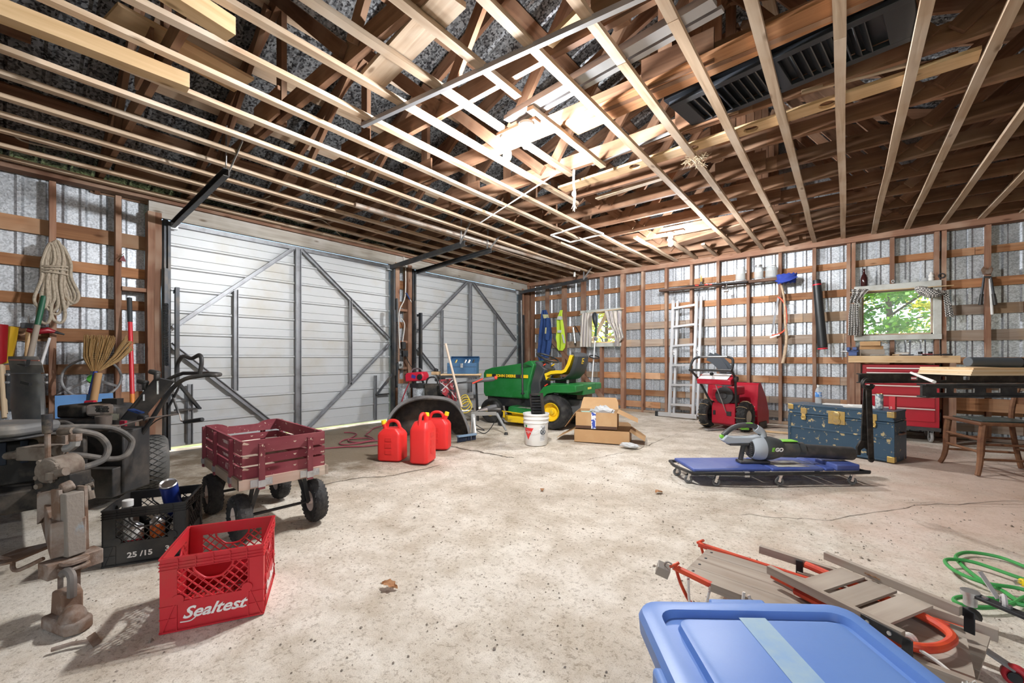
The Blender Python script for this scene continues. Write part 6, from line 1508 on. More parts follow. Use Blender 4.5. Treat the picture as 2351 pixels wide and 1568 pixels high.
    O(MB().tube(smooth_path([at(405, 950, 3.2), at(360, 965, 3.2), at(325, 1000, 3.2), at(308, 1030, 3.2)], 5), .004, 6), 'cable', BLACK)
black_blower()

# ================================================================ hand tools against the wall
def rod(name, label, a, c, segs, cat='tool'):
    t = thing(name, label, cat, (0, 0, 0)); a, c = V(a), V(c)
    for nm, f0, f1, r0, r1, m_ in segs: MB().cyl(a.lerp(c, f0), a.lerp(c, f1), r0, r1, 14).o(nm, m_, t, .002)
    return t
REDP = M('red fibreglass', (.66, .03, .045), .35)
t = rod('digging_bar', 'long red fibreglass handle with a black grip leaning on the wall', DW(297, 684, .06), DW(308, 1060, .42), (('grip', 0, .155, .021, .021, M('grip rubber', (.045, .05, .055), .6)), ('shaft', .155, .98, .019, .019, REDP), ('band', .60, .75, .0195, .0195, M('orange band', (.75, .25, .04), .45)), ('tip', .98, 1, .02, .012, DSTEEL)))
t = rod('spade', 'spade with a green painted handle end leaning on the wall', DW(101, 680, .10), DW(62, 850, .22), (('painted_end', 0, .40, .021, .021, M('green handle paint', (.02, .11, .06), .45)), ('handle', .40, 1, .021, .022, M('grey worn handle', (.33, .28, .23), .75))))
a = DW(62, 850, .22); MB().box(a+V((.0, -.02, -.17)), (.02, .2, .35), (.0, .1, .05)).o('blade', DSTEEL, t, .005)
def scoop(label, pts, m, hpts, xo=.10):
    t = thing('snow_shovel', label, 'shovel', (0, 0, 0), group='snow shovels against the wall')
    P0 = [DW(x, y, xo) for x, y in pts]; n = 7; rows = []
    tl, tr, br, bl = P0
    for j in range(6):
        v = j/5; l_, r_ = tl.lerp(bl, v), tr.lerp(br, v); rows.append([l_.lerp(r_, i/(n-1))+V((.08*(1-((i/(n-1))*2-1)**2)*(1-.4*v), 0, 0)) for i in range(n)])
    b = MB(); b.grid(rows, .004); b.o('blade', m, t)
    MB().cyl(DW(*hpts[0], xo+.04), DW(*hpts[1], xo+.25), .016, n=10).o('handle', M('shovel ash', (.55, .42, .28), .7), t)
scoop('red plastic snow shovel standing blade up at the wall', [(-20, 744), (18, 746), (14, 830), (-20, 845)], M('red shovel', (.27, .006, .012), .4), ((2, 838), (10, 960)), .17)
scoop('yellow plastic snow shovel standing blade up behind the red one', [(5, 748), (42, 752), (30, 830), (0, 838)], M('yellow shovel', (.55, .33, .02), .4), ((6, 840), (12, 950)), .03)
t = rod('axe', 'short axe with a pale wooden handle hanging on the wall', DW(66, 726, .03), DW(62, 818, .05), (('handle', .22, 1, .014, .017, W_PALE), ('spike', 0, .22, .004, .014, ZINC)))
b = MB(); b.box(DW(66, 748, .04), (.03, .10, .05), (0, 0, 0)); b.o('head', DSTEEL, t, .004)
t = rod('snow_brush', 'snow brush with a red head and silver handle on the wall', DW(114, 776, .06), DW(93, 842, .16), (('handle', 0, 1, .011, .011, M('white handle', (.75, .76, .78), .35)),))
b = MB(); b.tube([DW(62, 757, .05), DW(85, 762, .06), DW(110, 758, .06), DW(128, 762, .06)], [.018, .024, .03, .012], 10); b.o('head', M('dark red plastic', (.30, .01, .02), .4), t)
MB().cyl(DW(126, 762, .06), DW(148, 768, .06), .014, .008, 10).o('blade', BLACK, t)
# corn broom, head up
t = thing('corn_broom', 'corn broom standing head up in front of the wall', 'broom', (0, 0, 0)); bx = .30
c0, c1 = DW(219, 852, bx), DW(240, 778, bx); b = MB(); STRAW = M('broom straw', (.50, .33, .15), .85, c2=(.36, .22, .09), scale=60, stretch=(1, 1, .15)); rr = random.Random(9)
for i in range(420):
    u = rr.uniform(-1, 1); v = rr.uniform(-1, 1); base = c0+V((v*.022, u*.03, 0)); tip = c1+V((v*.04, u*.14+(.07 if u > .55 else 0), rr.uniform(-.05, .04)-(.05 if u > .7 else 0)))
    mid = base.lerp(tip, .45)+V((v*.02, u*.03, 0)); b.tube([base, mid, tip], .0028, 3, caps=False)
tag(b.o('bristles', STRAW, t, smooth=0), None, None, kind='stuff')
for f in (.36, .42, .48, .54):
    c = c0.lerp(c1, f); ry = .035+.095*f+.015; b = MB(); b.tube([c+V((.036*math.cos(2*PI*k/24), ry*math.sin(2*PI*k/24), 0)) for k in range(24)], .003, 5, closed=True); b.o('stitching', BLACK, t)
MB().cyl(DW(220, 850, bx), DW(207, 905, bx+.02), .016, n=12).o('handle', M('broom handle blue', (.03, .08, .42), .3), t)
b = MB(); b.cyl(DW(226, 856, .38), DW(214, 925, .38), .028, n=18); tag(b.o('cardboard_tube', M('kraft tube', (.50, .30, .14), .6)), 'brown cardboard tube standing beside the broom handle', 'tube')
a = DW(198, 916, .42); b = MB(); b.box((a.x-.05, a.y, (a.z+.04)/2), (.02, .38, a.z+.04), (0, -.12, .0)); tag(b.o('blue_panel', M('sky blue paint', (.10, .26, .55), .5, c2=(.08, .21, .48), scale=6)), 'sky blue painted panel leaning behind the black snow blower', 'panel')
# tractor steering wheel on the wall
t = thing('steering_wheel', 'old grey steering wheel hung on the wall studs', 'steering wheel', DW(212, 868, .14), rot=(0, math.radians(68), math.radians(-8))); gm = M('worn grey rim', (.33, .33, .34), .45, c2=(.12, .12, .12), scale=8)
b = MB(); b.ring((0, 0, 0), .205, .011, (0, 0, 1), 40, 8); b.o('rim', gm, t)
for k in range(3): a_ = 2*PI*k/3+1.1; MB().bar((0, 0, -.03), (.2*math.cos(a_), .2*math.sin(a_), 0), .024, .006).o('spoke', gm, t)
b = MB(); b.cyl((0, 0, -.05), (0, 0, -.01), .04, n=18); b.o('hub', M('green hub', (.06, .30, .04), .4), t)
# coiled rope
t = thing('rope_coil', 'thick pale rope coil hanging on the wall stud', 'rope', (0, 0, 0)); ROP = M('old rope', (.50, .43, .34), .9, c2=(.36, .30, .23), scale=40, bump=.5, bscale=150)
top, bot = DW(128, 575, .06), DW(132, 728, .06); rr = random.Random(12)
for k in range(10):
    u = (k-4.5)/4.5; w = .055+.05*abs(u); zt_ = top.z-.02*abs(u)+rr.uniform(-.01, .02); zb_ = bot.z+rr.uniform(-.05, .16); x = .085+.03*rr.random(); y = top.y
    P = [(x, y+u*.05-.035, zt_-.10), (x, y+u*.035, zt_+.07), (x+.02, y+u*.05+.04, zt_-.08), (x+.01, y+u*.075+.02, (zt_+zb_)/2), (x+.01, y+u*.10+.045, zb_+.06), (x, y+u*.10+.01, zb_-.02), (x-.01, y+u*.095-.04, zb_+.06), (x, y+u*.07-.02, (zt_+zb_)/2)]
    MB().tube(smooth_path(P, 6, True), .0125, 8, closed=True).o('rope_turn', ROP, t)
for k in range(3):
    z = top.z-.16-.035*k; b = MB(); b.tube([(.09+.05*math.cos(2*PI*q/24), top.y+.095*math.sin(2*PI*q/24), z+.012*math.sin(2*PI*q/24+k)) for q in range(24)], .010, 8, closed=True); b.o('binding_turn', ROP, t)
# dried flowers on the stud
t = thing('dried_flower_bunch', 'small dried reddish flower bunch pinned to the stud', 'flowers', DW(275, 592, .02)); b = MB(); rr = random.Random(3)
for k in range(18): b.tube([(0, 0, .02), (rr.uniform(0, .03), rr.uniform(-.03, .04), rr.uniform(-.06, .05))], .002, 4)
tag(b.o('stems', M('dry stem', (.22, .14, .09), .9), t), None, None, kind='stuff'); b = MB(); b.prism([(-.02, -.03), (.03, -.035), (.01, .03)], -.003, .003, Matrix(((0, 0, 1), (1, 0, 0), (0, 1, 0))), (.02, .015, .0)); b.o('paper_tag', M('dusty maroon', (.25, .08, .09), .8), t)
# ================================================================ between the doors: bench, toolbox, charger ...
def D_(px, py, d): return DP(px, py, d)
# folding work stand
def work_stand():
    t = thing('folding_work_stand', 'black folding work stand carrying the blue toolbox', 'work stand', (0, 0, 0)); c = V((1.02, -3.14, 0)); fwd = RT; s = FW
    def P(l, d, z): return c+fwd*l+s*d+V((0, 0, z))
    for d in (-.14, .14):
        b = MB(); b.bar(P(-.30, d, .74), P(.34, d, .74), .11, .03); b.o('jaw_board', W_PALE if d > 0 else DSTEEL, t, .003)
    for l in (-.26, .26):
        b = MB(); b.bar(P(l, -.2, .70), P(l, .2, .70), .04, .05); b.o('rail', DSTEEL, t)
        for a, e in (((l, -.14, .70), (l*1.1, -.30, .0)), ((l, .14, .70), (l*1.1, .28, .0))): b = MB(); b.bar(P(*a), P(*e), .03, .03); b.o('leg', DSTEEL, t)
        b = MB(); b.bar(P(l, -.2, .70), P(l*1.05, .2, .10), .02, .025); b.o('leg_brace', DSTEEL, t)
    for z, d in ((.40, -.22), (.20, .24)): b = MB(); b.bar(P(-.28, d, z), P(.28, d, z), .02, .035); b.o('cross_bar', M('worn steel bar', (.22, .21, .20), .5, .5), t)
    b = MB(); b.cyl(P(-.30, -.16, .70), P(-.30, -.30, .70), .03, .025, 12); b.o('crank_knob', BLACK, t)
    return P
WS = work_stand()
b = MB(); b.bar(WS(-.26, 0, .772), WS(.36, 0, .772), .30, .022); tag(b.o('loose_board', W_PALE, bevel=.002), 'pale pine board laid on the folding work stand', 'board')
def toolbox():
    TBX = M('toolbox blue', (.065, .16, .30), .45, c2=(.04, .10, .20), scale=5); DKB = M('toolbox dark side', (.04, .07, .11), .5)
    t = thing('toolbox', 'blue metal toolbox with its lid open on the pine board', 'toolbox', WS(.07, .02, .784), YAW-math.radians(6)); L, D, H = .46, .20, .17
    b = MB(); b.bb(-L/2, L/2, -D/2, D/2, 0, .004)
    for s in (-1, 1): b.bb(-L/2, L/2, s*D/2-.003, s*D/2+.003, 0, H)
    b.o('body', TBX, t, .003)
    for s in (-1, 1): MB().bb(s*L/2-.003, s*L/2+.003, -D/2, D/2, 0, H).o('end_panel', TBX, t, .002)
    MB().bb(-L/2, L/2, -D/2-.006, -D/2-.002, H*.62, H*.66).o('seam', DKB, t)
    b = MB(); rows = []
    for z, y in ((H, D/2), (H+.03, D/2+.06), (H+.075, D/2+.10), (H+.10, D/2+.05)): rows.append([(x, y, z) for x in (-L/2, L/2)])
    b.grid(rows, .004)
    for s in (-1, 1): b.prism([(D/2, H), (D/2+.06, H+.03), (D/2+.10, H+.075), (D/2+.05, H+.10), (D/2, H+.06)], -.002, .002, Matrix(((0, 0, 1), (1, 0, 0), (0, 1, 0))), (s*L/2, 0, 0))
    b.o('lid', TBX, t)
    b = MB(); b.bb(-.02, .02, -D/2-.012, -D/2, H*.55, H*.95); b.o('latch', ZINC, t, .003)
    b = MB(); b.bb(-L/2+.03, L/2-.03, -D/2+.02, D/2-.02, H-.06, H-.03); b.o('tray', DKB, t)
    for k, (x, m_) in enumerate(((-.13, M('brass bit', (.6, .45, .15), .4, .6)), (.02, ZINC), (.08, PAPER), (.15, BLACK))): MB().cyl((x, -.03, H-.03), (x+.02, .03, H+.045), .014, n=10).o('tool', m_, t)
toolbox()
t = thing('hammer_head_block', 'pale wood block with a black clamp on the work stand corner', 'block', (0, 0, 0)); b = MB(); c = WS(-.36, .02, .79); b.box(c, (.12, .10, .05), (0, 0, .5)); b.o('block', W_PALE, t, .003)
b = MB(); b.box(c+V((0, 0, .045)), (.06, .05, .05), (.4, .3, .2)); b.o('clamp', DSTEEL, t, .008)
# reciprocating saw lying across the stand front
t = thing('power_saw', 'grey power saw with red grip on the front of the work stand', 'power saw', (0, 0, 0)); a, c = D_(1062, 878, 6.0), D_(1138, 869, 6.0); DGY = M('saw grey', (.12, .12, .125), .5)
b = MB(); b.tube([a.lerp(c, .12), a.lerp(c, .35), a.lerp(c, .6), a.lerp(c, .9), c], [.018, .035, .030, .036, .02], 12); b.o('body', DGY, t)
MB().cyl(a.lerp(c, -.15), a.lerp(c, .14), .01, n=8).o('nose', BLACK, t); MB().bar(a.lerp(c, .30)-V((0, 0, .03)), a.lerp(c, .62)+V((0, 0, .02)), .075, .02).o('red_badge', M('saw red', (.75, .07, .04), .4), t, .004)
MB().ball(c+V((.0, 0, .01)), .028).o('red_cap', M('saw red', (.75, .07, .04), .4), t)
# long stick
b = MB(); b.cyl(D_(1023, 789, 5.75), D_(1060, 935, 5.55), .016, n=12); tag(b.o('wooden_pole', M('bare pole', (.62, .50, .40), .7)), 'long bare wooden pole leaning behind the dark fender', 'pole')
# painted panel
def painted_panel():
    t = thing('painted_panel', 'black panel painted with a red and white spiked cross', 'panel', (0, 0, 0)); d = 5.95
    pts = [(1008, 872), (1040, 869), (1046, 885), (1048, 922), (1034, 918), (1010, 900)]; P = [D_(x, y, d) for x, y in pts]; n = FW*.03; k = len(P)
    b = MB(); b.add(P+[p+n for p in P], [tuple(range(k)), tuple(reversed(range(k, 2*k)))]+[(i, (i+1) % k, k+(i+1) % k, k+i) for i in range(k)]); b.o('board', M('flame paint', (.03, .025, .03), .4, c2=(.42, .04, .05), scale=9, lo=.48, hi=.56), t)
    W_ = M('pale grey paint', (.62, .60, .60), .5); dd = d-.006
    for a, c, w in (((1013, 879), (1040, 903), .012), ((1040, 872), (1013, 897), .012), ((1026, 888), (1046, 913), .010)):
        b = MB(); b.bar(D_(*a, dd), D_(*c, dd), .003, w, up=(0, 0, 1)); b.o('painted_stroke', W_, t)
    for x, y in ((1014, 878), (1038, 886), (1019, 897)): b = MB(); b.ring(D_(x, y, dd), .018, .003, tuple(FW), 14, 5, 0, 4.5); b.o('painted_stroke', W_, t)
    b = MB(); a = D_(1028, 925, 5.97); b.bar(D_(1028, 905, 5.99), V((a.x, a.y, 0)), .03, .05); b.o('back_strut', DSTEEL, t)
painted_panel()
# battery charger on a stand
t = thing('battery_charger', 'red battery charger with a grey carry handle beside the door post', 'charger', D_(958, 876, 6.45), YAW-.25); RC = M('charger red', (.62, .02, .05), .35)
b = MB(); b.prism([(-.15, 0), (.15, .02), (.15, .10), (.12, .155), (-.13, .135), (-.16, .10)], -.10, .10, Matrix(((1, 0, 0), (0, 0, 1), (0, 1, 0)))); b.o('case', RC, t, .014)
b = MB(); b.tube(smooth_path([(-.11, 0, .13), (-.06, 0, .195), (.05, 0, .195), (.09, 0, .15)], 4), .012, 8); b.o('handle', STEEL, t)
MB().bb(-.165, -.13, -.095, .095, .01, .12).o('rear_vent', BLACK, t, .004); b = MB(); b.lathe([(0, 0), (.045, 0), (.04, .012), (0, .014)], 20, (.09, -.101, .075), (0, -1, 0)); b.o('dial', BLACK, t)
MB().box((-.01, -.1015, .08), (.07, .002, .05), (0, .3, 0)).o('blue_mark', M('charger blue', (.05, .05, .30), .4), t)
cs_ = thing('charger_cart', 'metal drum and post standing under the red charger', 'cart', (0, 0, 0)); c = D_(960, 880, 6.45); base = V((c.x, c.y, 0))
b = MB(); b.cyl(base+V((.03, 0, 0)), base+V((.03, 0, c.z-.005-.06)), .10, n=24); b.o('drum', GALV, cs_); b = MB(); b.bb(base.x-.02-.06, base.x+.14, base.y-.1, base.y+.1, c.z-.065, c.z-.002); b.o('top_plate', BLACK, cs_, .004)
b = MB(); q = D_(928, 905, 6.7); b.cyl(V((q.x, q.y, 0)), V((q.x, q.y, .62)), .10, n=24); tag(b.o('steel_drum', GALV, bevel=.004), 'small galvanised steel drum beside the charger post', 'drum')
for i, (pts, m_) in enumerate((([(940, 878, 6.4), (930, 900, 6.4), (922, 925, 6.4), (920, 945, 6.4)], M('red lead', (.45, .03, .05), .5)), ([(945, 878, 6.4), (950, 905, 6.4), (944, 925, 6.35), (948, 945, 6.35)], BLACK))):
    b = MB(); b.tube(smooth_path([D_(*q) for q in pts], 5), .008, 6); tag(b.o('charger_lead', m_), ('red cable hanging from the charger', 'black cable hanging from the charger')[i], 'cable', 'charger leads')
# dark compressor bits
t = thing('air_compressor', 'dark dusty air compressor between charger and painted panel', 'compressor', (0, 0, 0)); c = D_(1000, 900, 6.2); c0 = V((c.x, c.y, 0))
b = MB(); b.tube([c0-RT*.2+V((0, 0, .35)), c0-RT*.17+V((0, 0, .35)), c0+RT*.17+V((0, 0, .35)), c0+RT*.2+V((0, 0, .35))], [.06, .12, .12, .06], 20); b.o('tank', GREASE, t)
b = MB(); b.box(c0+V((0, 0, .56)), (.30, .16, .18), (0, 0, YAW)); b.o('pump', GREASE, t, .02)
b = MB(); b.tube(smooth_path([c0+RT*.02+V((0, 0, .47)), c0+RT*.02+V((0, 0, .72)), c0-RT*.12+V((0, 0, .72)), c0-RT*.14+V((0, 0, .50))], 5), .012, 8); b.o('handle', BLACK, t)
for s in (-1, 1): b = MB(); b.cyl(c0+RT*.15*s-FW*.1+V((0, 0, 0)), c0+RT*.15*s-FW*.1+V((0, 0, .27)), .02, n=8); b.o('foot', BLACK, t)
# yellow cord on stand, clamp stand with drill
t = thing('yellow_cord', 'yellow cord hanging in loops from the work stand', 'cord', (0, 0, 0)); YC = M('yellow cord', (.80, .60, .05), .5)
for k in range(4): b = MB(); c = D_(1066+1.5*k, 917+6*k, 6.0-.02*k); b.ring(c, .055+.006*k, .006, (.5, -.7, .15*k), 20, 6, sy=1.25); b.o('cord_loop', YC, t)
def clamp_stand():
    t = thing('tripod_clamp', 'grey tripod clamp stand with a drill lying on it', 'clamp stand', (0, 0, 0)); d = 5.75
    b = MB(); b.bar(D_(1082, 950, d), D_(1140, 949, d), .07, .05); b.o('beam', M('worn beam', (.30, .29, .27), .6), t, .004)
    hub = D_(1140, 949, d)
    b = MB(); b.cyl(hub, D_(1162, 988, 5.65), .022, .014, 10); b.o('leg', M('leg grey', (.25, .26, .26), .5), t); e = D_(1162, 988, 5.65); e2 = V((e.x, e.y, .0)); MB().cyl(V((e.x, e.y, .03)), e2, .02, .03, 12).o('foot', BLACK, t)
    for px, dd in ((1086, 5.6), (1088, 6.0)):
        a = D_(px, 951, dd-.02); g = V((a.x, a.y, 0)); b = MB(); b.bar(a, g, .04, .03); b.o('leg', M('leg white', (.55, .56, .56), .5), t)
    b = MB(); b.cyl(D_(1120, 940, d), D_(1150, 940, d), .03, .026, 12); b.o('clamp_screw', DSTEEL, t)
clamp_stand()
t = thing('power_drill', 'silver nosed power drill lying on the tripod clamp', 'drill', (0, 0, 0)); a, c = D_(1086, 946, 5.75), D_(1128, 936, 5.75)
b = MB(); b.tube([a.lerp(c, .0), a.lerp(c, .02), a.lerp(c, .3), a.lerp(c, .35), a.lerp(c, .8)], [.006, .008, .008, .022, .034], 12); b.o('chuck', ALU, t); b = MB(); b.tube([a.lerp(c, .8), c, c+(c-a)*.3], [.036, .04, .03], 12); b.o('body', DGY, t)
b = MB(); b.tube(smooth_path([c+(c-a)*.4, D_(1142, 955, 5.75), D_(1125, 985, 5.7), D_(1110, 995, 5.7), D_(1092, 985, 5.7), D_(1112, 988, 5.72), D_(1100, 980, 5.75), D_(1092, 975, 5.78)], 6), .006, 6); b.o('cord', BLACK, t)
t = thing('push_broom', 'push broom with dark blue bristles on the floor by the fender', 'broom', (0, 0, 0)); a, c = G(1050, 1010, .03), G(1092, 1004, .03)
b = MB(); b.bar(a+V((0, 0, .04)), c+V((0, 0, .04)), .06, .02); b.o('head', M('broom head blue', (.20, .30, .42), .5), t, .004); b = MB()
rr = random.Random(8)
for k in range(160): p = a.lerp(c, rr.random())+FW*rr.uniform(-.025, .025); b.tube([V((p.x, p.y, .06)), V((p.x, p.y, .004))+FW*rr.uniform(-.015, .015)], .003, 3, caps=False)
tag(b.o('bristles', M('navy bristle', (.02, .03, .06), .7), t, smooth=0), None, None, kind='stuff'); MB().cyl(c+V((0, 0, .05)), D_(1088, 960, 5.5), .013, n=10).o('handle', WHITE, t)
# air hose by the door
t = thing('air_hose', 'dark red air hose lying in loops by the garage door', 'hose', (0, 0, 0)); AH = M('dark red hose', (.30, .06, .085), .55)
for pts in ([(742, 1030), (790, 1026), (830, 1025), (870, 1021), (880, 1019)], [(875, 1011), (850, 1013), (820, 1018), (790, 1021), (780, 1018), (785, 1012), (800, 1008), (840, 1006), (856, 1010), (850, 1012), (820, 1016), (800, 1011), (815, 1000), (818, 996), (805, 993), (790, 993)], [(858, 1010), (856, 1006), (845, 1001), (840, 998), (850, 990), (858, 983), (878, 978)]):
    b = MB(); b.tube(smooth_path([V((*G(x, y, .012).xy, .012)) for x, y in pts], 6), .0085, 7); b.o('hose_run', AH, t)
# wiring on the post between the doors
t = thing('power_outlet', 'grey outlet boxes and white cable on the door post', 'outlet', (0, 0, 0)); WC = M('white cable', (.70, .68, .64), .5)
b = MB(); b.tube(smooth_path([DW(927, 590, .05), DW(931, 615, .06), DW(930, 680, .06), DW(918, 710, .06), DW(915, 740, .06), DW(918, 800, .06)], 5), .010, 8); b.o('cable', WC, t)
b = MB(); b.tube(smooth_path([DW(921, 730, .05), DW(929, 745, .06), DW(925, 780, .06), DW(923, 790, .06)], 5), .008, 8); b.o('cable', WC, t)
for px, py, s, m_ in ((926, 793, (.05, .07, .12), BLACK), (929, 812, (.06, .10, .10), BLACK), (919, 838, (.05, .09, .12), ZINC)):
    c = DW(px, py, .06); b = MB(); b.box(c, s); b.o('box', m_, t, .006)
b = MB(); b.cyl(DW(919, 838, .085), DW(919, 838, .095), .025, n=16); b.o('socket', BLACK, t)
t = rod('screwdriver', 'blue handled screwdriver hanging from the cable on the post', DW(932, 672, .08), DW(945, 694, .10), (('handle', 0, .7, .014, .012, M('tool blue', (.02, .05, .16), .4)), ('blade', .7, 1, .005, .004, ZINC)))
b = MB(); b.tube(smooth_path([DW(931, 815, .1), DW(940, 835, .2), D_(952, 852, 6.6)], 5), .007, 6); tag(b.o('charging_cable', BLACK), 'black power cord running from the outlet to the charger', 'cord')
# ================================================================ things on the back wall
def B_(px, py, y=-.03): return BW(px, py, y)
def cloth(outline_rows, y0, amp, folds, thick=.006, n=14):
    """hanging cloth: rows of (px_left, px_right, py); ripples stand off the wall"""
    rows = []
    for i, (x0, x1, py) in enumerate(outline_rows):
        row = []
        for k in range(n+1):
            u = k/n; p = B_(x0+(x1-x0)*u, py, y0); row.append(p+V((0, -amp*(.5+.5*math.sin(u*folds*2*PI+i*.35))*min(1, .35+i*.25), 0)))
        rows.append(row)
    b = MB(); b.grid(rows, thick); return b
NAVY = M('coverall blue', (.03, .075, .24), .85, c2=(.02, .055, .19), scale=9, bump=.2, bscale=40)
t = thing('coveralls', 'blue work coveralls hanging on the back wall by the corner', 'coveralls', (0, 0, 0))
cloth([(1246, 1255, 712), (1244, 1259, 722), (1244, 1263, 735), (1242, 1266, 755), (1240, 1267, 775), (1239, 1266, 790), (1237, 1264, 805), (1237, 1262, 815), (1240, 1260, 828)], -.06, .06, 2.5).o('body', NAVY, t)
cloth([(1254, 1263, 730), (1254, 1266, 745), (1253, 1267, 765), (1254, 1266, 778), (1256, 1263, 781)], -.12, .03, 1).o('sleeve', NAVY, t)
cloth([(1246, 1259, 722), (1249, 1261, 731)], -.10, .02, 1).o('collar', M('reflective yellow', (.65, .62, .35), .5), t)
cloth([(1252, 1255, 752), (1251, 1254, 766)], -.165, .0, 1).o('stripe', M('reflective yellow', (.65, .62, .35), .5), t)
t = thing('safety_vest', 'lime yellow safety vest with silver bands hanging on the wall', 'vest', (0, 0, 0)); HV = M('hi-vis yellow', (.52, .72, .05), .7)
SLV = M('silver reflective band', (.62, .64, .66), .4)
cloth([(1287, 1292, 712), (1284, 1291, 722), (1280, 1292, 733), (1281, 1294, 745), (1281, 1296, 760), (1279, 1298, 775), (1281, 1299, 788), (1281, 1298, 798), (1284, 1293, 805)], -.05, .05, 1.5).o('body', HV, t)
cloth([(1281, 1291, 726), (1279, 1292, 734)], -.112, .02, 1).o('band', SLV, t); cloth([(1280, 1289, 758), (1280, 1289, 764)], -.115, .0, 1).o('band', SLV, t); cloth([(1290, 1293, 768), (1294, 1298, 788)], -.115, .0, 1).o('band', SLV, t)
t = rod('grease_gun', 'silver grease gun hanging beside the small window', B_(1316, 752), B_(1321, 792), (('barrel', 0, .9, .026, .026, ALU), ('cap', .9, 1, .022, .015, BLACK)), 'grease gun')
b = MB(); b.tube([B_(1315, 752), B_(1313, 735)], .008, 6); b.o('tube', ZINC, t); b = MB(); b.tube(smooth_path([B_(1319, 748), B_(1325, 755), B_(1332, 770)], 4), .009, 6); b.o('hose', BLACK, t)
# trimmer standing head up
def trimmer():
    t = thing('string_trimmer', 'string trimmer standing head up against the small window', 'trimmer', (0, 0, 0)); a, c = B_(1366, 782, -.22), V((*G(1360, 925, .02).xy, .02)); c = V((B_(1360, 900, -.35).x, -.45, .02))
    MB().cyl(a, c, .014, n=12).o('shaft', M('white shaft', (.78, .78, .78), .35, .3), t)
    b = MB(); b.ball(B_(1368, 778, -.22), (.04, .04, .04)); b.o('coupling', M('trimmer grey', (.22, .24, .27), .5), t)
    b = MB(); b.cyl(B_(1367, 772, -.22), B_(1369, 752, -.22), .022, n=10); b.o('grip', M('dark green grip', (.02, .09, .04), .5), t)
    b = MB(); b.tube([B_(1369, 752, -.22), B_(1366, 738, -.24), B_(1365, 725, -.24), B_(1366, 718, -.22)], [.02, .045, .05, .03], 10); b.o('motor_head', M('trimmer dark', (.03, .035, .04), .45), t)
    b = MB(); b.bar(B_(1371, 720, -.20), B_(1370, 748, -.20), .05, .03); b.o('side_cover', M('trimmer grey blue', (.20, .25, .31), .5), t, .008)
    q = a.lerp(c, .24); b = MB(); b.ring(q+RT*.01, .085, .012, (.25, -.35, 1), 22, 8, sx=1.2, sy=.8); b.o('loop_handle', BLACK, t)
    MB().cyl(c, c+V((0, 0, .12)), .03, .022, 12).o('end_grip', BLACK, t)
trimmer()
# curtains
CUR = M('striped curtain', (.62, .58, .52), .9, c2=(.34, .31, .33), scale=34, lo=.5, hi=.56, stretch=(1, 1, .02)); CHK = M('checked cloth', (.66, .64, .60), .9)
def checker(m, s):
    nt = m.node_tree; p = nt.nodes['Principled BSDF']; tc = nt.nodes.new('ShaderNodeTexCoord'); ck = nt.nodes.new('ShaderNodeTexChecker'); ck.inputs['Scale'].default_value = s
    ck.inputs[1].default_value = (.70, .68, .64, 1); ck.inputs[2].default_value = (.05, .05, .055, 1); nt.links.new(tc.outputs['Object'], ck.inputs[0]); nt.links.new(ck.outputs[0], p.inputs['Base Color'])
checker(CHK, 70)
t = thing('curtain_pair', 'striped grey curtains on a rod at the small window', 'curtain', (0, 0, 0))
MB().cyl(B_(1330, 722, -.08), B_(1432, 708, -.08), .008, n=8).o('curtain_rod', W_PALE, t)
for px_ in (1345, 1425): q = B_(px_, 714, -.08); MB().bb(q.x-.008, q.x+.008, -.085, -.015, q.z-.012, q.z+.012).o('rod_bracket', ZINC, t)
cloth([(1337, 1362, 719), (1337, 1361, 728), (1336, 1361, 750), (1335, 1361, 775), (1335, 1361, 796)], -.09, .05, 4, .004, 26).o('curtain_panel', CUR, t)
cloth([(1388, 1428, 714), (1392, 1428, 724), (1398, 1428, 740), (1410, 1431, 760), (1414, 1435, 775), (1414, 1424, 785), (1414, 1423, 795)], -.09, .05, 4, .004, 26).o('curtain_panel', CUR, t)
t = thing('curtain_pair', 'black and white checked curtains tied back at the wide window', 'curtain', (0, 0, 0))
MB().cyl(B_(1950, 672, -.06), B_(2190, 655, -.06), .007, n=8).o('curtain_rod', W_PALE, t)
for px_ in (1965, 2150): q = B_(px_, 664, -.06); MB().bb(q.x-.008, q.x+.008, -.065, -.015, q.z-.012, q.z+.012).o('rod_bracket', ZINC, t)
cloth([(1955, 1998, 664), (1957, 1986, 676), (1953, 1976, 688), (1950, 1978, 696)], -.10, .06, 3, .004, 20).o('tied_part', CHK, t)
cloth([(1952, 1971, 698), (1949, 1972, 725), (1948, 1974, 750), (1947, 1973, 770)], -.10, .05, 4, .004, 22).o('hanging_part', CHK, t)
b = MB(); rr = random.Random(2); P = [B_(2102, 660, -.12), B_(2120, 668, -.14), B_(2145, 675, -.15), B_(2172, 670, -.12)]; b.tube(smooth_path(P, 5), [.02, .03, .04, .05, .055, .06, .06, .06, .06, .06, .055, .05, .04, .03, .025, .02], 12); b.o('tied_part', CHK, t)
cloth([(2166, 2176, 672), (2168, 2184, 700), (2170, 2190, 728)], -.12, .04, 4, .004, 18).o('hanging_part', CHK, t)
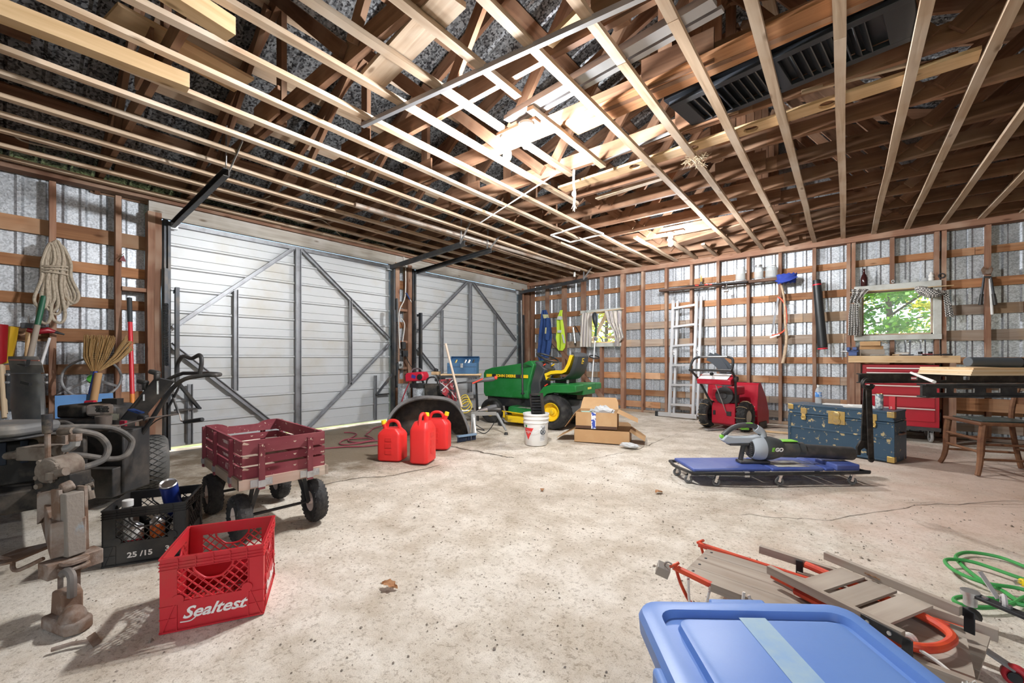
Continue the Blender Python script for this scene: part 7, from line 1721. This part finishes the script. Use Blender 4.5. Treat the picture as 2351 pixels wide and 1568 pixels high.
# shelf plank with things
t = thing('wall_shelf', 'narrow dark brown plank shelf nailed across the wall studs', 'shelf', (0, 0, 0)); board('plank', (3.10, -.06, 2.262), (4.98, -.06, 2.262), .10, .045, W_DARK, t)
ZS = 2.286
GLJ = M('jar glass', (.78, .82, .82), .05, alpha=.28)
def jar(label, px, r, h, lid=None):
    p = B_(px, 640, -.055); t = thing('glass_jar', label, 'jar', (p.x, -.055, ZS), 0, 'glass jars on the wall shelf'); b = MB(); b.lathe([(0, .003), (r*.9, 0), (r, .012), (r, h*.72), (r*.78, h*.86), (r*.78, h), (r*.70, h), (r*.72, h*.86), (r*.93, h*.7), (r*.93, .02), (0, .012)], 24); b.o('body', GLJ, t)
    if lid: MB().cyl((0, 0, h*.93), (0, 0, h*1.06), r*.8, n=24).o('lid', ZINC, t)
    b = MB(); b.ring((0, 0, h*.88), r*.8, .003, n=20, k=5); b.o('wire_bail', ZINC, t)
jar('grey glass jar on the shelf, nearest the fishing reel', 1700, .075, .24); jar('glass jar with a metal lid on the shelf', 1742, .065, .215, True); jar('wide open glass jar at the end of the shelf by the blue cap', 1771, .085, .21)
t = thing('trophy', 'small gold figurine trophy on the shelf', 'trophy', (B_(1610, 640, -.06).x, -.06, ZS)); GD = M('gold', (.75, .52, .10), .3, .9)
MB().bb(-.018, .018, -.018, .018, 0, .06).o('base', BLACK, t, .002); b = MB(); b.tube([(0, 0, .06), (0, 0, .11), (.004, 0, .14)], [.008, .013, .010], 10); b.ball((.005, 0, .155), .010); b.tube([(.0, 0, .13), (-.02, 0, .16), (-.01, 0, .19)], .004, 6); b.tube([(.0, 0, .13), (.016, 0, .115)], .004, 6); b.o('figure', GD, t)
t = rod('fishing_rod', 'black fishing rod with red wraps lying along the shelf front', B_(1545, 659, -.14), B_(1716, 647, -.14), (('blank', 0, .55, .005, .008, BLACK), ('grip', .62, 1, .018, .014, BLACK), ('joint', .55, .64, .012, .014, BLACK)))
for f in (.32, .45, .52): a, c = B_(1545, 659, -.14), B_(1716, 647, -.14); MB().cyl(a.lerp(c, f), a.lerp(c, f+.05), .012, n=10).o('red_wrap', M('red wrap', (.70, .06, .04), .5), t)
q = B_(1668, 664, -.15); b = MB(); b.cyl(q+V((0, 0, .0)), B_(1668, 652, -.14), .01, n=8); b.cyl(q-V((.035, 0, .02)), q+V((.03, 0, -.02)), .03, n=16); b.tube([q+V((.02, 0, -.02)), q+V((.05, -.02, -.04)), q+V((.07, -.02, -.02))], .006, 6); b.cyl(q+V((-.06, -.03, .015)), q+V((-.05, .03, .01)), .006, n=8); b.o('reel', ALU, t)
# cap
t = thing('baseball_cap', 'royal blue cap hung on the end of the shelf', 'cap', B_(1806, 640, -.09)); CB = M('cap blue', (.03, .06, .36), .8, c2=(.02, .045, .28), scale=14)
b = MB(); n = 12; rows = []
for i in range(7):
    v = i/6; rows.append([((.13-.02*v)*math.cos(PI+PI*k/n), -.09*math.sin(PI*k/n)*(.6+.4*math.sin(PI*v)), .07-.14*v+.02*math.sin(3*k+i)*.5) for k in range(n+1)])
b.grid(rows, .006); b.o('crown', CB, t)
b = MB(); b.grid([[(-.12, -.03, -.01), (-.05, -.10, .0), (.05, -.10, .0), (.12, -.04, .02)], [(-.15, -.05, -.03), (-.06, -.13, -.08), (.05, -.13, -.06), (.15, -.05, .0)]], .006); b.o('brim', CB, t)
# bow saw, branch, case, bolt cutters
t = thing('bow_saw', 'orange red bow saw hanging on the wall stud', 'saw', (0, 0, 0)); OR = M('saw orange', (.75, .10, .04), .4)
b = MB(); b.tube(smooth_path([B_(1786, 682), B_(1795, 688), B_(1803, 703), B_(1806, 735), B_(1802, 756), B_(1790, 766), B_(1772, 770)], 5), .012, 10); b.o('frame', OR, t); b = MB(); b.bar(B_(1787, 682), B_(1772, 765), .003, .028); b.o('blade', M('saw blade', (.12, .12, .125), .4, .7), t); b = MB(); b.bar(B_(1768, 775), B_(1790, 768), .02, .02); b.o('lever', ALU, t)
b = MB(); b.tube(smooth_path([B_(1794, 655), B_(1801, 690), B_(1803, 740), B_(1806, 775), B_(1802, 810), B_(1797, 834)], 5), [.016]*8+[.02]*10+[.024]*8, 10); tag(b.o('bare_branch', M('peeled branch', (.60, .46, .32), .7, c2=(.40, .28, .18), scale=18)), 'peeled wooden branch hanging beside the orange saw', 'branch')
t = rod('rod_case', 'long black tube case with red rims hanging on the wall', B_(1875, 643, -.08), B_(1889, 803, -.10), (('tube', .04, .97, .052, .062, M('case black', (.022, .024, .026), .4)), ('cap', 0, .045, .05, .052, BLACK)), 'case')
for f in (.06, .975): a, c = B_(1875, 643, -.08), B_(1889, 803, -.10); MB().cyl(a.lerp(c, f), a.lerp(c, f+.018), .054+.009*f, n=18).o('red_rim', M('case red', (.60, .02, .04), .4), t)
t = thing('bolt_cutter', 'black bolt cutters hanging on the stud by the wide window', 'bolt cutter', (0, 0, 0)); hd = B_(2266, 622, -.06)
b = MB(); b.prism([(-.035, -.04), (.035, -.04), (.05, .02), (.03, .06), (.01, .02), (-.01, .02), (-.03, .06), (-.05, .02)], -.015, .015, Matrix(((1, 0, 0), (0, 0, 1), (0, 1, 0))), hd); b.o('jaws', RUST, t, .004)
b = MB(); b.bar(B_(2258, 636, -.06), B_(2276, 636, -.06), .02, .02); b.o('pivot', BLACK, t)
for p0, p1 in (((2259, 637), (2251, 700)), ((2275, 637), (2285, 700))):
    a, c = B_(*p0, -.06), B_(*p1, -.06); MB().cyl(a, a.lerp(c, .65), .011, .012, 10).o('arm', DSTEEL, t); MB().cyl(a.lerp(c, .6), c, .017, .02, 12).o('grip', BLACK, t)
MB().cyl(B_(2273, 640, -.03), B_(2278, 722, -.03), .014, n=10).o('white_slat', WHITE, t)
b = MB(); b.ring(B_(2162, 633, -.015), .028, .007, (0, 1, 0), 18, 6); tag(b.o('iron_ring', DSTEEL), 'small iron ring on the stud above the wide window', 'ring')
b = MB(); b.ring(B_(2050, 646, -.015), .018, .006, (0, 1, 0), 14, 6, sx=.7); tag(b.o('hook_ring', ZINC), 'small metal hook on the middle stud above the window', 'hook')
# on the window head
ZW = WIN1[3]
bottle('beer_bottle', 'brown glass bottle standing on the wide window head', (B_(1984, 640, .02).x, .0, ZW), [(0, 0), (.035, 0), (.038, .006), (.038, .115), (.028, .15), (.014, .175), (.012, .23), (.015, .235), (.015, .245)], M('brown glass', (.045, .012, .012), .12), None, 0, 0)
for px, l_ in ((2080, 'glass dome lying on the window head next to the metal hook'), (2100, 'middle glass dome on the window head'), (2122, 'glass dome on the window head next to the white insulator'), (2003, 'small clear glass dome beside the brown bottle on the window head')):
    p = B_(px, 650, .02); t = tag(MB().lathe([(0, .05), (.025, .043), (.042, .02), (.044, .0), (.041, .0), (.038, .018), (.022, .04), (0, .046)], 20).o('glass_dome', GLJ, loc=(p.x, .01, ZW)), l_, 'glass', 'glass domes on the window head')
p = B_(2138, 650, -.0); b = MB(); b.lathe([(0, 0), (.028, 0), (.03, .03), (.02, .04), (.028, .05), (.03, .07), (.016, .09), (.012, .11), (0, .112)], 18); tag(b.o('insulator', WHITE, loc=(p.x, 0, ZW)), 'white porcelain insulator on the window head', 'insulator')
# scraps of wood under the snow blower and trunk
for i, (px, py, l, rz, m_, lb) in enumerate(((1760, 990, .5, .1, W_PALE, 'pale wood scrap on the floor between snow blower and trunk'), (1775, 978, .45, .25, W_GREY, 'grey board scrap on the floor behind the pale scrap'), (1640, 985, .3, 1.0, ZINC, 'flat metal strip on the floor under the snow blower'))):
    p = G(px, py, .012); b = MB(); b.box((0, 0, 0), (l, .07, .018)); tag(b.o('wood_scrap' if i < 2 else 'metal_strip', m_, loc=(p.x, p.y, .012), rot=(0, 0, rz)), lb, 'scrap')
# ================================================================ things stored on the strapping and in the trusses
ZL = 2.785
def C_(px, py, z=ZL): return G(px, py, z)
def loft_board(name, label, p0, p1, w, t_, m_, z=ZL, cat='board', group=None):
    a, c = C_(*p0, z), C_(*p1, z); o = board(name, a, c, w, t_, m_); return tag(o, label, cat, group)
# louvred shutters
t = thing('louvred_shutter', 'long black louvred shutter lying on the ceiling strapping', 'shutter', (0, 0, 0)); SH = M('shutter black', (.028, .032, .04), .4)
A, B, C, D = C_(1540, 246, 2.80), C_(2100, -10, 2.80), C_(2062, 100, 2.80), C_(1578, 298, 2.80)
u = (B-A); n = (D-A); L = u.length; u.normalize(); W_ = .36; v = V((-u.y, u.x, 0)); v = v if v.dot(n) > 0 else -v
def SP(l, w, z=0): return A+u*l+v*w+V((0, 0, z+.01))
for w in (0.0, W_): b = MB(); b.bar(SP(0, w), SP(L, w), .05, .032); b.o('stile', SH, t, .003)
for l, ww in ((.05, .10), (L*.5, .06), (L-.06, .12)): b = MB(); b.bar(SP(l, .02), SP(l, W_-.02), ww, .03); b.o('rail', SH, t, .003)
k = int((L-.3)/.045)
for i in range(k):
    l = .14+i*(L-.30)/k
    if abs(l-L*.5) < .045: continue
    a, c = SP(l, .02), SP(l, W_-.02); b = MB(); b.bar(a, c, .042, .006, up=tuple(u*.7+V((0, 0, .7)))); b.o('slat', SH, t)
b = MB(); b.bar(SP(-.03, W_/2-.02, .045), SP(L*.98, W_/2-.03, .045), .40, .03); t2 = tag(b.o('louvred_shutter', SH), 'second black shutter over the louvred one, shaped as dark backing for its gaps', 'shutter')  # solid and widened so the slat gaps below read dark
# plank with holes
t = thing('holed_plank', 'pale plank with three round holes lying on the strapping', 'plank', (0, 0, 0)); a, c = C_(1290, 437), C_(2250, 128); d = (c-a).normalized(); s_ = V((-d.y, d.x, 0)); L = (c-a).length; w = .14
hs = [((C_(px, py)-a).dot(d)) for px, py in ((1470, 393), (1605, 358), (1735, 316), (1905, 266))]; r_ = .05
rows = []; x = 0.0; zt_ = ZL+.012
def Q(l, y, z): return a+d*l+s_*y+V((0, 0, z-ZL))
b = MB(); xs = [0]+[q for h in hs for q in (h-r_, h+r_)]+[L]
for i in range(0, len(xs), 2):
    if xs[i+1] > xs[i]: m_ = (Q(xs[i], 0, zt_)+Q(xs[i+1], 0, zt_))/2; b.bar(Q(xs[i], 0, zt_), Q(xs[i+1], 0, zt_), w, .022)
for h in hs:
    for sg in (-1, 1):
        n = 10; inner = [(h+r_*math.cos(PI*k/n), sg*r_*math.sin(PI*k/n)) for k in range(n+1)]; poly = inner+[(h-r_, sg*w/2), (h+r_, sg*w/2)]
        for k in range(n):
            p, q = inner[k], inner[k+1]; vs = [Q(p[0], p[1], zt_-.011), Q(q[0], q[1], zt_-.011), Q(q[0], sg*w/2, zt_-.011), Q(p[0], sg*w/2, zt_-.011)]; b.add(vs+[z+V((0, 0, .022)) for z in vs], [(0, 1, 2, 3), (7, 6, 5, 4), (0, 1, 5, 4), (1, 2, 6, 5), (2, 3, 7, 6), (3, 0, 4, 7)])
b.o('plank', W_PALE, t, smooth=0)
t['label'] = 'pale plank with a row of round holes lying on the strapping'
# other stored lengths
loft_board('lumber', 'thick pale beam end resting on the strapping near the track hanger', (-60, 0), (432, 192), .085, .085, W_PALE, 2.708, 'beam', 'timber stored overhead')
loft_board('lumber', 'short thick pale beam end at the top of the picture', (330, -60), (530, 68), .09, .09, W_PALE, 2.708, 'beam', 'timber stored overhead')
loft_board('lumber', 'wide pale board lying in the trusses above the door track', (560, 195), (250, 30), .26, .02, W_PALE, 2.98, 'board', 'timber stored overhead')
loft_board('lumber', 'pale reused board fixed along the truss chord in the middle', (855, 185), (1040, -10), .16, .03, W_STRAP, 2.80, 'board', 'timber stored overhead')
loft_board('lumber', 'long brown board lying slanted behind the shutter', (1310, 295), (2080, -60), .20, .025, W_GIRT, 2.81, 'board', 'timber stored overhead')
loft_board('lumber', 'brown board lying between the shutter and the holed plank', (1640, 330), (2200, 130), .10, .025, W_GIRT, 2.83, 'board', 'timber stored overhead')
loft_board('lumber', 'short pale offcut below the roof between two strips', (1260, 100), (1335, 28), .06, .03, W_PALE, 2.82, 'board', 'timber stored overhead')
loft_board('lumber', 'narrow pale strip lying past the holed plank', (1370, 455), (1520, 408), .06, .03, W_STRAP, 2.82, 'board', 'timber stored overhead')
loft_board('lumber', 'wide brown board lying over the chords near the far lamp', (1560, 560), (1800, 490), .22, .03, W_TRUSS, 2.80, 'board', 'timber stored overhead')
AL_ = M('bare aluminium bar', (.55, .56, .58), .35, .8)
for i, (p0, p1, w, h, lb) in enumerate((((832, 288), (1500, -20), .030, .03, 'long thin metal bar lying diagonally under the strapping'), ((1165, 275), (1640, 0), .075, .03, 'wide aluminium channel lying above the nearer lamp'), ((1190, 282), (1660, 20), .04, .02, 'narrow aluminium strip lying along the wide channel'), ((1360, 378), (1545, 302), .018, .018, 'thin metal rod near the plank end'), ((1840, 212), (2085, 148), .025, .02, 'pale trim strip lying over the strapping at the shutter'))):
    a, c = C_(*p0, 2.745 if i == 0 else 2.80), C_(*p1, 2.745 if i == 0 else 2.80); b = MB(); b.bar(a, c, w, h)
    if i == 1: b.bar(a+V((0, 0, .03)), c+V((0, 0, .03)), .01, .05)
    tag(b.o('metal_bar', AL_ if i < 4 else W_STRAP), lb, 'bar', 'metal bars overhead')
b = MB(); b.cyl(C_(815, 470, 2.724), C_(1330, 620, 2.724), .027, n=14); tag(b.o('metal_pipe', M('old pipe', (.42, .36, .31), .45, .5, c2=(.30, .20, .14), scale=6)), 'grey metal pipe running along the strapping near the doors', 'pipe')
b = MB(); b.tube([C_(1275, 400, 2.742), C_(1102, 512, 2.70)], .007, 8); tag(b.o('white_stick', M('white stick', (.82, .82, .82), .4)), 'thin white stick poking out below the strapping', 'stick')
t = thing('rope_end', 'frayed pale rope end dangling from the ceiling strapping', 'rope', (0, 0, 0)); a = C_(1318, 390, 2.76); RP = M('pale frayed rope', (.70, .60, .46), .9)
b = MB(); b.tube(smooth_path([a, a-V((.005, 0, .12)), a-V((-.01, 0, .22)), a-V((.0, 0, .32))], 4), .011, 8); b.o('rope', RP, t); b = MB(); b.ball(a-V((0, 0, .22)), (.022, .022, .03), 10, 6); b.o('knot', RP, t)
b = MB(); rr = random.Random(6)
for k in range(14): p = a-V((0, 0, .30)); b.tube([p, p+V((rr.uniform(-.025, .025), rr.uniform(-.025, .025), -rr.uniform(.03, .08)))], .0025, 4)
tag(b.o('fray', RP, t), None, None, kind='stuff')
t = thing('bird_nest', 'messy straw nest caught on a strapping board', 'nest', C_(1598, 368, 2.75)); b = MB()
for k in range(120): p = V((rr.uniform(-.07, .07), rr.uniform(-.06, .06), rr.uniform(-.02, .05))); b.tube([p, p+V((rr.uniform(-.06, .06), rr.uniform(-.06, .06), rr.uniform(-.05, .03)))], .002, 3, caps=False)
tag(b.o('straw', M('nest straw', (.55, .44, .30), .9), t, smooth=0), None, None, kind='stuff')
b = MB()
P = [C_(*q, 2.79) for q in ((1125, 545), (1250, 512), (1285, 528), (1395, 490))]
a, c, e, f = C_(1265, 540, 2.75), C_(1335, 518, 2.75), C_(1385, 537, 2.75), C_(1310, 556, 2.75); b = MB()
for p, q in ((a, c), (c, e), (e, f), (f, a)): b.bar(p, q, .02, .02)
tag(b.o('ceiling_frame', WHITE), 'thin white rectangular frame hanging under the strapping', 'frame')
t = thing('hanging_socket', 'small white socket hanging on a wire near the back corner', 'socket', C_(1319, 625, 2.74)); MB().cyl((0, 0, -.09), (0, 0, 0), .022, n=12).o('body', WHITE, t); MB().cyl((0, 0, 0), (0, 0, .05), .004, n=6).o('wire', BLACK, t)
for i, pts in enumerate(([(0, 290), (30, 310), (75, 330), (250, 365)], [(275, 375), (330, 392), (400, 412), (460, 418)], [(480, 440), (520, 462), (570, 468), (620, 450)], [(640, 485), (690, 512), (740, 505), (800, 560)], [(820, 575), (860, 560), (905, 575), (930, 598)])):
    b = MB(); b.tube(smooth_path([C_(x, y, 2.80) for x, y in pts], 6), .007, 6); tag(b.o('ceiling_cable', M('grey cable', (.42, .36, .29), .6)), ('grey cable looped over the strapping at the left wall', 'grey cable over the strapping beside the door track', 'grey cable sagging over the middle of the first door', 'grey cable over the strapping near the pipe', 'grey cable dropping to the post between the doors')[i], 'cable', 'cables over the strapping')
# ================================================================ trees outside
BARK = M('bark', (.10, .075, .055), .9, c2=(.18, .14, .10), scale=14); 
def leafmat(name, c):
    m = bpy.data.materials.new(name); m.use_nodes = True; nt = m.node_tree; p = nt.nodes['Principled BSDF']; p.inputs['Base Color'].default_value = (*c, 1); p.inputs['Roughness'].default_value = .6
    tr = nt.nodes.new('ShaderNodeBsdfTranslucent'); tr.inputs[0].default_value = (c[0]*1.6, c[1]*1.3, c[2], 1); mx = nt.nodes.new('ShaderNodeMixShader'); mx.inputs[0].default_value = .5
    nt.links.new(p.outputs[0], mx.inputs[1]); nt.links.new(tr.outputs[0], mx.inputs[2]); nt.links.new(mx.outputs[0], nt.nodes['Material Output'].inputs[0]); return m
LEAFM = [leafmat('leaf green', (.16, .38, .04)), leafmat('leaf yellow green', (.50, .55, .07)), leafmat('leaf deep green', (.09, .26, .04))]
def tree(label, x, y, h, r, mi, seed, n=1500, lean=0.0, low=.35):
    rr = random.Random(seed); t = thing('tree', label, 'tree', (x, y, -.05), 0, 'trees outside the windows')
    b = MB(); b.tube([(0, 0, 0), (lean*.3, 0, h*.4), (lean, .1, h*.8), (lean*1.2, .1, h)], [.09, .075, .05, .02], 10)
    for k in range(7):
        z = h*(.3+.08*k); a = rr.uniform(0, 6.28); b.tube([(lean*.5, 0, z), (lean*.5+math.cos(a)*r*.5, math.sin(a)*r*.5, z+.5), (lean*.5+math.cos(a)*r*.9, math.sin(a)*r*.9, z+.6)], [.04, .025, .01], 6)
    b.o('trunk', BARK, t); b = MB()
    cl_ = [(rr.uniform(-r, r)*.9, rr.uniform(-r, r)*.9, h*rr.uniform(low, 1.05), rr.uniform(.3, .7)) for _ in range(34)]
    for i in range(n):
        cx, cy_, cz, cr = rr.choice(cl_); p = V((cx+rr.gauss(0, cr*.5), cy_+rr.gauss(0, cr*.5), cz+rr.gauss(0, cr*.35))); s = rr.uniform(.05, .10)
        a = V((rr.gauss(0, 1), rr.gauss(0, 1), rr.gauss(0, .6))).normalized()*s; c = a.orthogonal().normalized()*s*.55
        b.add([p-a, p+c, p+a, p-c], [(0, 1, 2, 3)])
    tag(b.o('foliage', LEAFM[mi], t, smooth=0), None, None, kind='stuff'); return t
tree('dark trunked green maple seen through the wide window, middle', 6.75, 9.0, 6.0, 2.2, 0, 1, 5200, -.25, .1)
tree('green tree at the left of the wide window view', 5.3, 9.5, 5.5, 2.0, 2, 2, 4200, .2, .05)
tree('slim leaning tree at the right of the wide window view', 8.6, 8.5, 5.0, 1.3, 0, 3, 1800, .5)
tree('sunlit yellow green tree far behind in the wide window', 8.5, 14, 6.0, 2.8, 1, 4, 5200, 0, .0)
tree('yellow green shrub tree behind the left trunk of the wide window', 5.0, 15, 6.0, 2.8, 1, 5, 5200, 0, .0)
tree('bright tree seen through the small window', -2.0, 8.0, 4.5, 1.8, 1, 6, 4000, 0, .1)
tree('deep green tree behind the bright one at the small window', -4.5, 13, 6.0, 2.6, 0, 7, 4200, 0, .0)
